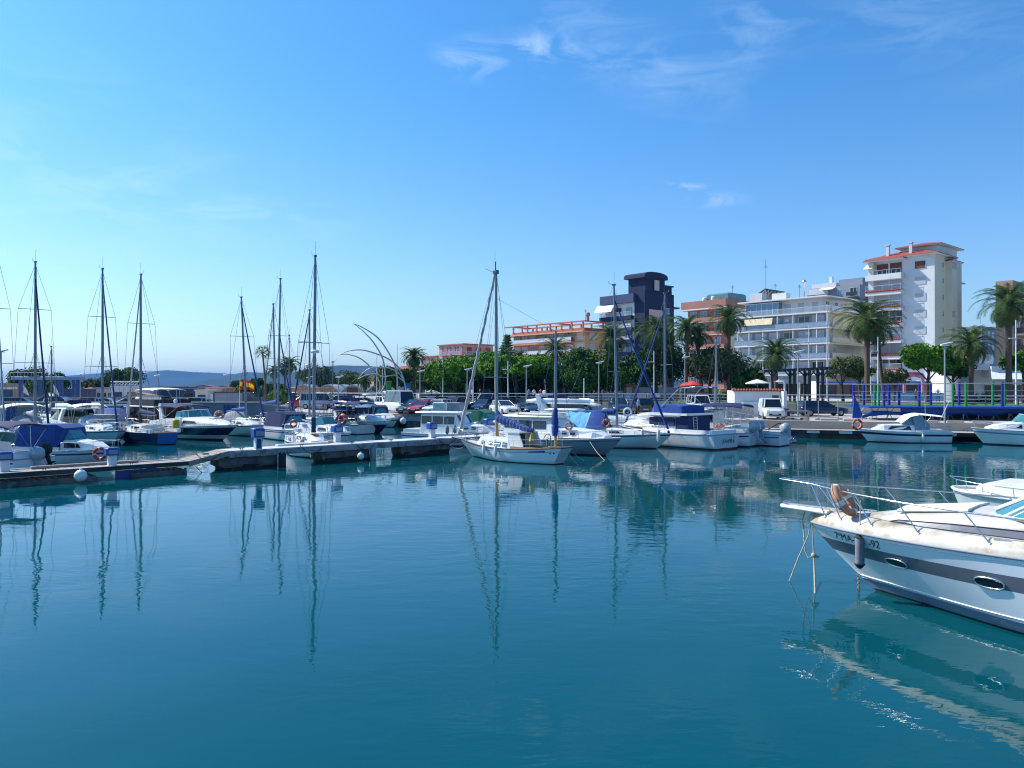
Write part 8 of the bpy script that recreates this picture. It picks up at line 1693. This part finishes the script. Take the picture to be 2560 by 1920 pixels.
for i, (px, Y, cy, r_, lm, lb) in enumerate([(990, 112, 955, 2.9, 'leaf_dark', 'dark round tree behind the green advertising column'), (1055, 128, 955, 4.2, 'leaf_dark', 'wide dark hedge tree right of the big round palm'), (1110, 135, 950, 3.6, 'leaf_dark', 'dark tree below the red shuttered building'), (795, 160, 950, 4.2, 'leaf_far', 'dark hedge tree left of the vaulted sheds'), (870, 172, 962, 4.5, 'leaf_olive', 'olive coloured tree behind the vaulted sheds'), (680, 112, 985, 2.6, 'leaf_dark', 'leafy shrub below the slim left palm'), (705, 108, 995, 1.8, 'leaf_pine', 'bright low shrub by the palm trunks'), (635, 116, 975, 2.4, 'leaf_dark', 'small tree under the flag'), (305, 150, 955, 4.0, 'leaf_dark', 'dark round tree behind the white lattice building'), (235, 150, 975, 3.4, 'leaf_far', 'low dark trees right of the small far palm'), (80, 135, 958, 4.2, 'leaf_dark', 'big dark tree seen through the boat lift on the left'), (118, 130, 968, 3.4, 'leaf_dark', 'dark tree seen through the boat lift on the right'), (600, 150, 968, 2.0, 'leaf_far', 'tiny dark tree beyond the terracotta building')]):
    tree(px, Y, cy, r_, lb, lm, .8, 4500, .22, seed=50+i, under=.9, lumps=14, zb=ZQ, group='far trees')
for i, (px, cy, lb) in enumerate([(1160, 955, 'added dark tree standing in for the shade under the leftmost umbrella pine'), (1235, 952, 'added dark tree standing in for shade behind the ketch mainmast'), (1325, 955, 'added dark tree standing in for shade behind the bright pine right of the ketch mast')]): tree(px, 119, cy, 4.6, lb, 'leaf_dark', .8, 6000, .26, seed=80+i, under=.95, lumps=18)  # trees added to make the gap under the pines read as deep shade
# norfolk pine
t = thing('norfolk_pine', 'layered dark conifer with pointed top left of the orange block', 'tree', (xat(1268, 150), 150, ZP)); hz = zat(835, 150)-ZP
m = MB(); m.tube([(0, 0, 0), (0, 0, hz)], [.3, .05], 6); m.build('trunk', 'bark', t)
m = MB(); r = random.Random(4)
for k in range(15):
    z = hz*(.42+.58*k/15); rr2 = (1-k/15)*2.6+.25
    for j in range(9):
        a = j*.698+k*.5
        for q in range(22): f = r.uniform(.1, 1); P = Vector((math.cos(a)*rr2*f+r.gauss(0, .12), math.sin(a)*rr2*f+r.gauss(0, .12), z+.15*f+r.gauss(0, .10))); k2 = .2; m.add([P+Vector((k2, 0, 0)), P+Vector((0, k2*.6, .08)), P-Vector((k2, 0, 0)), P-Vector((0, k2*.6, .08))], [(0, 1, 2, 3)])
m.build('crown', 'leaf_dark', t)
# palms
def frond(mb, o, az, el0, L, droop, r, mi=0, w=.5):
    pts = []; P = Vector(o); el = el0; n = 9
    for i in range(n+1):
        pts.append(P.copy()); d = Vector((math.cos(az)*math.cos(el), math.sin(az)*math.cos(el), math.sin(el))); P = P+d*(L/n); el -= droop/n*(1+i*.15)
    mb.tube(pts, [.045*(1-i/(n+2)) for i in range(n+1)], 4, mi)
    side = Vector((-math.sin(az), math.cos(az), 0)); K = 30
    for i in range(K):
        f = (i+1.5)/(K+1.5)*n; a = min(int(f), n-1); u = f-a; Q = pts[a].lerp(pts[a+1], u); tng = (pts[a+1]-pts[a]).normalized(); ll = w*(math.sin(math.pi*min(1, (i+3)/(K+4)))**.6)*r.uniform(.85, 1.15)*L/3
        for sd in (1, -1):
            tip = Q+side*sd*ll+tng*ll*.75+Vector((0, 0, -.12*ll-.25*ll*r.random())); mb.add([Q-tng*.045, Q+tng*.045, tip], [(0, 1, 2)], mi)
def palm_meshes(seed, L, nf, h, fruit, dense=1.0, dry=10):
    r = random.Random(seed); m = MB()
    for i in range(nf):
        f = i/nf; az = i*2.39996+r.uniform(-.2, .2); el = R(82)-f*R(112); frond(m, (0, 0, h+.1*r.random()), az, el+r.uniform(-.1, .1), L*(.75+.3*math.sin(math.pi*min(1, f*1.2+.1)))*r.uniform(.9, 1.1), R(60)+f*R(28), r, 0, .52*dense)
    for i in range(dry): frond(m, (0, 0, h-.25), r.uniform(0, 6.28), R(-45)-r.random()*.5, L*.55, R(40), r, 1, .3)
    return m
def palm(px, Y, cy, L, label, seed, nf=46, fruit=False, dense=1.0, zb=ZP, tr=.24, lean=0, dry=10):
    h = zat(cy, Y)-zb; t = thing('palm_tree', label, 'palm tree', (xat(px, Y), Y, zb), seed*.7, 'date palms along the promenade'); M_i = RZ(-seed*.7)
    m = MB(); ln = lean; pts = [M_i @ Vector((ln*(1-i/8)**1.5*1.0, 0, h*i/8)) for i in range(9)]
    m.tube(pts, [tr*1.5, tr*1.1]+[tr*(1+.06*(-1)**i) for i in range(5)]+[tr*1.3, tr*1.5], 10); m.build('trunk', 'palm_trunk', t)
    palm_meshes(seed, L, nf, h, fruit, dense, dry).build('crown', ['leaf_palm', 'leaf_palm_dry'], t)
    if fruit:
        for k in range(5):
            a = k*1.3+seed; m = MB(); m.tube([(0, 0, h), (math.cos(a)*.6, math.sin(a)*.6, h-.1), (math.cos(a)*1.0, math.sin(a)*1.0, h-.7)], .04, 4)
            rr2 = random.Random(k); [m.ball((math.cos(a)*1.0+rr2.gauss(0, .17), math.sin(a)*1.0+rr2.gauss(0, .17), h-.9+rr2.gauss(0, .22)), .09, 0, 5, 4) for _ in range(26)]; m.build('fruit_cluster', 'rust_fruit', t)
    return t
palm(1035, 112, 893, 2.6, 'round crowned date palm standing alone right of the sculpture', 1, 50)
palm(1142, 135, 905, 2.3, 'short palm crown above the leftmost umbrella pine', 2, 36); palm(1262, 128, 890, 2.6, 'palm crown in front of the layered conifer', 3, 36); palm(1300, 140, 892, 2.5, 'half hidden palm crown left of the orange block', 4, 30)
palm(1388, 118, 878, 3.7, 'date palm in front of the middle of the orange block', 5, 46); palm(1470, 124, 905, 2.2, 'low palm top above the big round tree', 6, 30)
palm(1530, 114, 846, 4.0, 'date palm in front of the white balconies of the navy tower', 7, 50); palm(1640, 112, 832, 4.5, 'dense palm in front of the beige panel of the navy tower', 8, 60, dense=1.2, dry=20); palm(1672, 118, 868, 4.0, 'second dense palm right behind the navy tower palm', 9, 50, dense=1.2, dry=16)
palm(1718, 108, 822, 3.6, 'left palm of the pair of thin palms before the salmon block', 10, 44, lean=-.2); palm(1744, 110, 838, 3.2, 'right palm of the pair, with darker leaning trunk', 11, 40, lean=.8)
palm(1822, 106, 800, 3.9, 'tall slender date palm in front of the salmon and white blocks', 12, 52, lean=.1, dry=18); palm(1940, 98, 888, 3.8, 'low broad date palm beside the pergola', 13, 52, dry=14)
palm(2168, 92, 800, 4.8, 'largest date palm with orange fruit in front of the white tower', 14, 62, True, 1.1, tr=.3, dry=10); palm(2195, 99, 825, 3.6, 'palm with leaning thin trunk just behind the largest date palm', 15, 36, lean=.9)
palm(2428, 90, 862, 4.0, 'date palm with orange fruit right of the nearest lamp', 16, 54, True, tr=.26); palm(2522, 88, 762, 4.4, 'tall date palm at the right edge of the picture', 17, 60, tr=.32, dry=14)
palm(912, 118, 953, 2.2, 'small palm left of the sculpture base', 18, 34, tr=.18, zb=ZP); palm(945, 122, 948, 2.0, 'small palm inside the sculpture blades', 19, 30, tr=.18)
palm(225, 150, 958, 1.8, 'small dark far palm near the lamp mast', 20, 34, zb=ZQ, tr=.2); 
palm(686, 106, 930, 1.5, 'left of three palms behind the twin masts', 21, 30, zb=ZQ, tr=.14, dry=12); palm(712, 108, 922, 1.7, 'middle of three palms behind the twin masts', 22, 30, zb=ZQ, tr=.14, dry=12); palm(724, 104, 912, 2.0, 'right of three palms behind the twin masts', 23, 34, zb=ZQ, tr=.15, dry=6)
palm(745, 190, 940, 1.6, 'tiny distant palm left of the hedge tree', 24, 24, zb=ZQ, tr=.15); palm(760, 190, 944, 1.5, 'tiny distant palm nearer the hedge tree', 25, 24, zb=ZQ, tr=.15)
# fan palm
t = thing('fan_palm', 'tall fan palm with small tufted head behind the crossed blue furls', 'palm tree', (xat(661, 106), 106, ZQ), 0, 'date palms along the promenade'); h = zat(882, 106)-ZQ
m = MB(); m.tube([(.3, 0, 0), (.1, 0, h*.5), (-.25, 0, h)], [.22, .13, .12], 8); m.build('trunk', 'palm_trunk', t)
m = MB(); r = random.Random(3)
for i in range(34):
    az = i*2.4; el = R(70)-i/34*R(110); d = Vector((math.cos(az)*math.cos(el), math.sin(az)*math.cos(el), math.sin(el))); o = Vector((-.25, 0, h)); c = o+d*.7; m.tube([o, c], .02, 4); s = d.orthogonal().normalized(); q_ = d.cross(s)
    for k in range(9): a = (k-4)*.24; tip = c+(d*math.cos(a)+s*math.sin(a))*.75+Vector((0, 0, -.15)); m.add([c, c+s*.05+q_*.02, tip], [(0, 1, 2)])
m.build('crown', 'leaf_palm', t)
# two slim cypress-like shoots and low hedge on promenade
for i, (px, Y, cy, w_) in enumerate([(2450, 92, 975, 3.2), (1240, 118, 985, 5), (1560, 108, 985, 6), (1850, 100, 983, 3)]):
    m = MB(); r = random.Random(i)
    for k in range(1500): P = Vector((r.uniform(-w_, w_), r.uniform(-.5, .5), r.uniform(0, 1.1)*r.random()**.3)); u = Vector((r.gauss(0, 1), r.gauss(0, 1), r.gauss(0, 1))).normalized()*.13; v = u.orthogonal().normalized()*.07; m.add([P-u, P-v, P+u, P+v], [(0, 1, 2, 3)])
    one(m, 'hedge', 'leaf_dark', ['low spiky hedge in front of the white cafe', 'low dark hedge behind the railing left of centre', 'low dark hedge behind the railing under the navy tower', 'low hedge between the white hut and the shrubs'][i], 'hedge', (xat(px, Y), Y, ZP))
# ============================================================= haze
hz_ = MB(); hz_.bx(-8000, 8000, -300, 7400, -20, 130); o = hz_.build('haze', []); tag(o, None, kind='stuff')
hm = bpy.data.materials.new('haze'); hm.use_nodes = True; nt = hm.node_tree; nt.nodes.clear()
pv = nt.nodes.new('ShaderNodeVolumePrincipled'); pv.inputs['Color'].default_value = (.06, .36, .92, 1); pv.inputs['Density'].default_value = 9.5e-5; pv.inputs['Anisotropy'].default_value = .2
out = nt.nodes.new('ShaderNodeOutputMaterial'); nt.links.new(pv.outputs[0], out.inputs['Volume']); o.data.materials.append(hm)
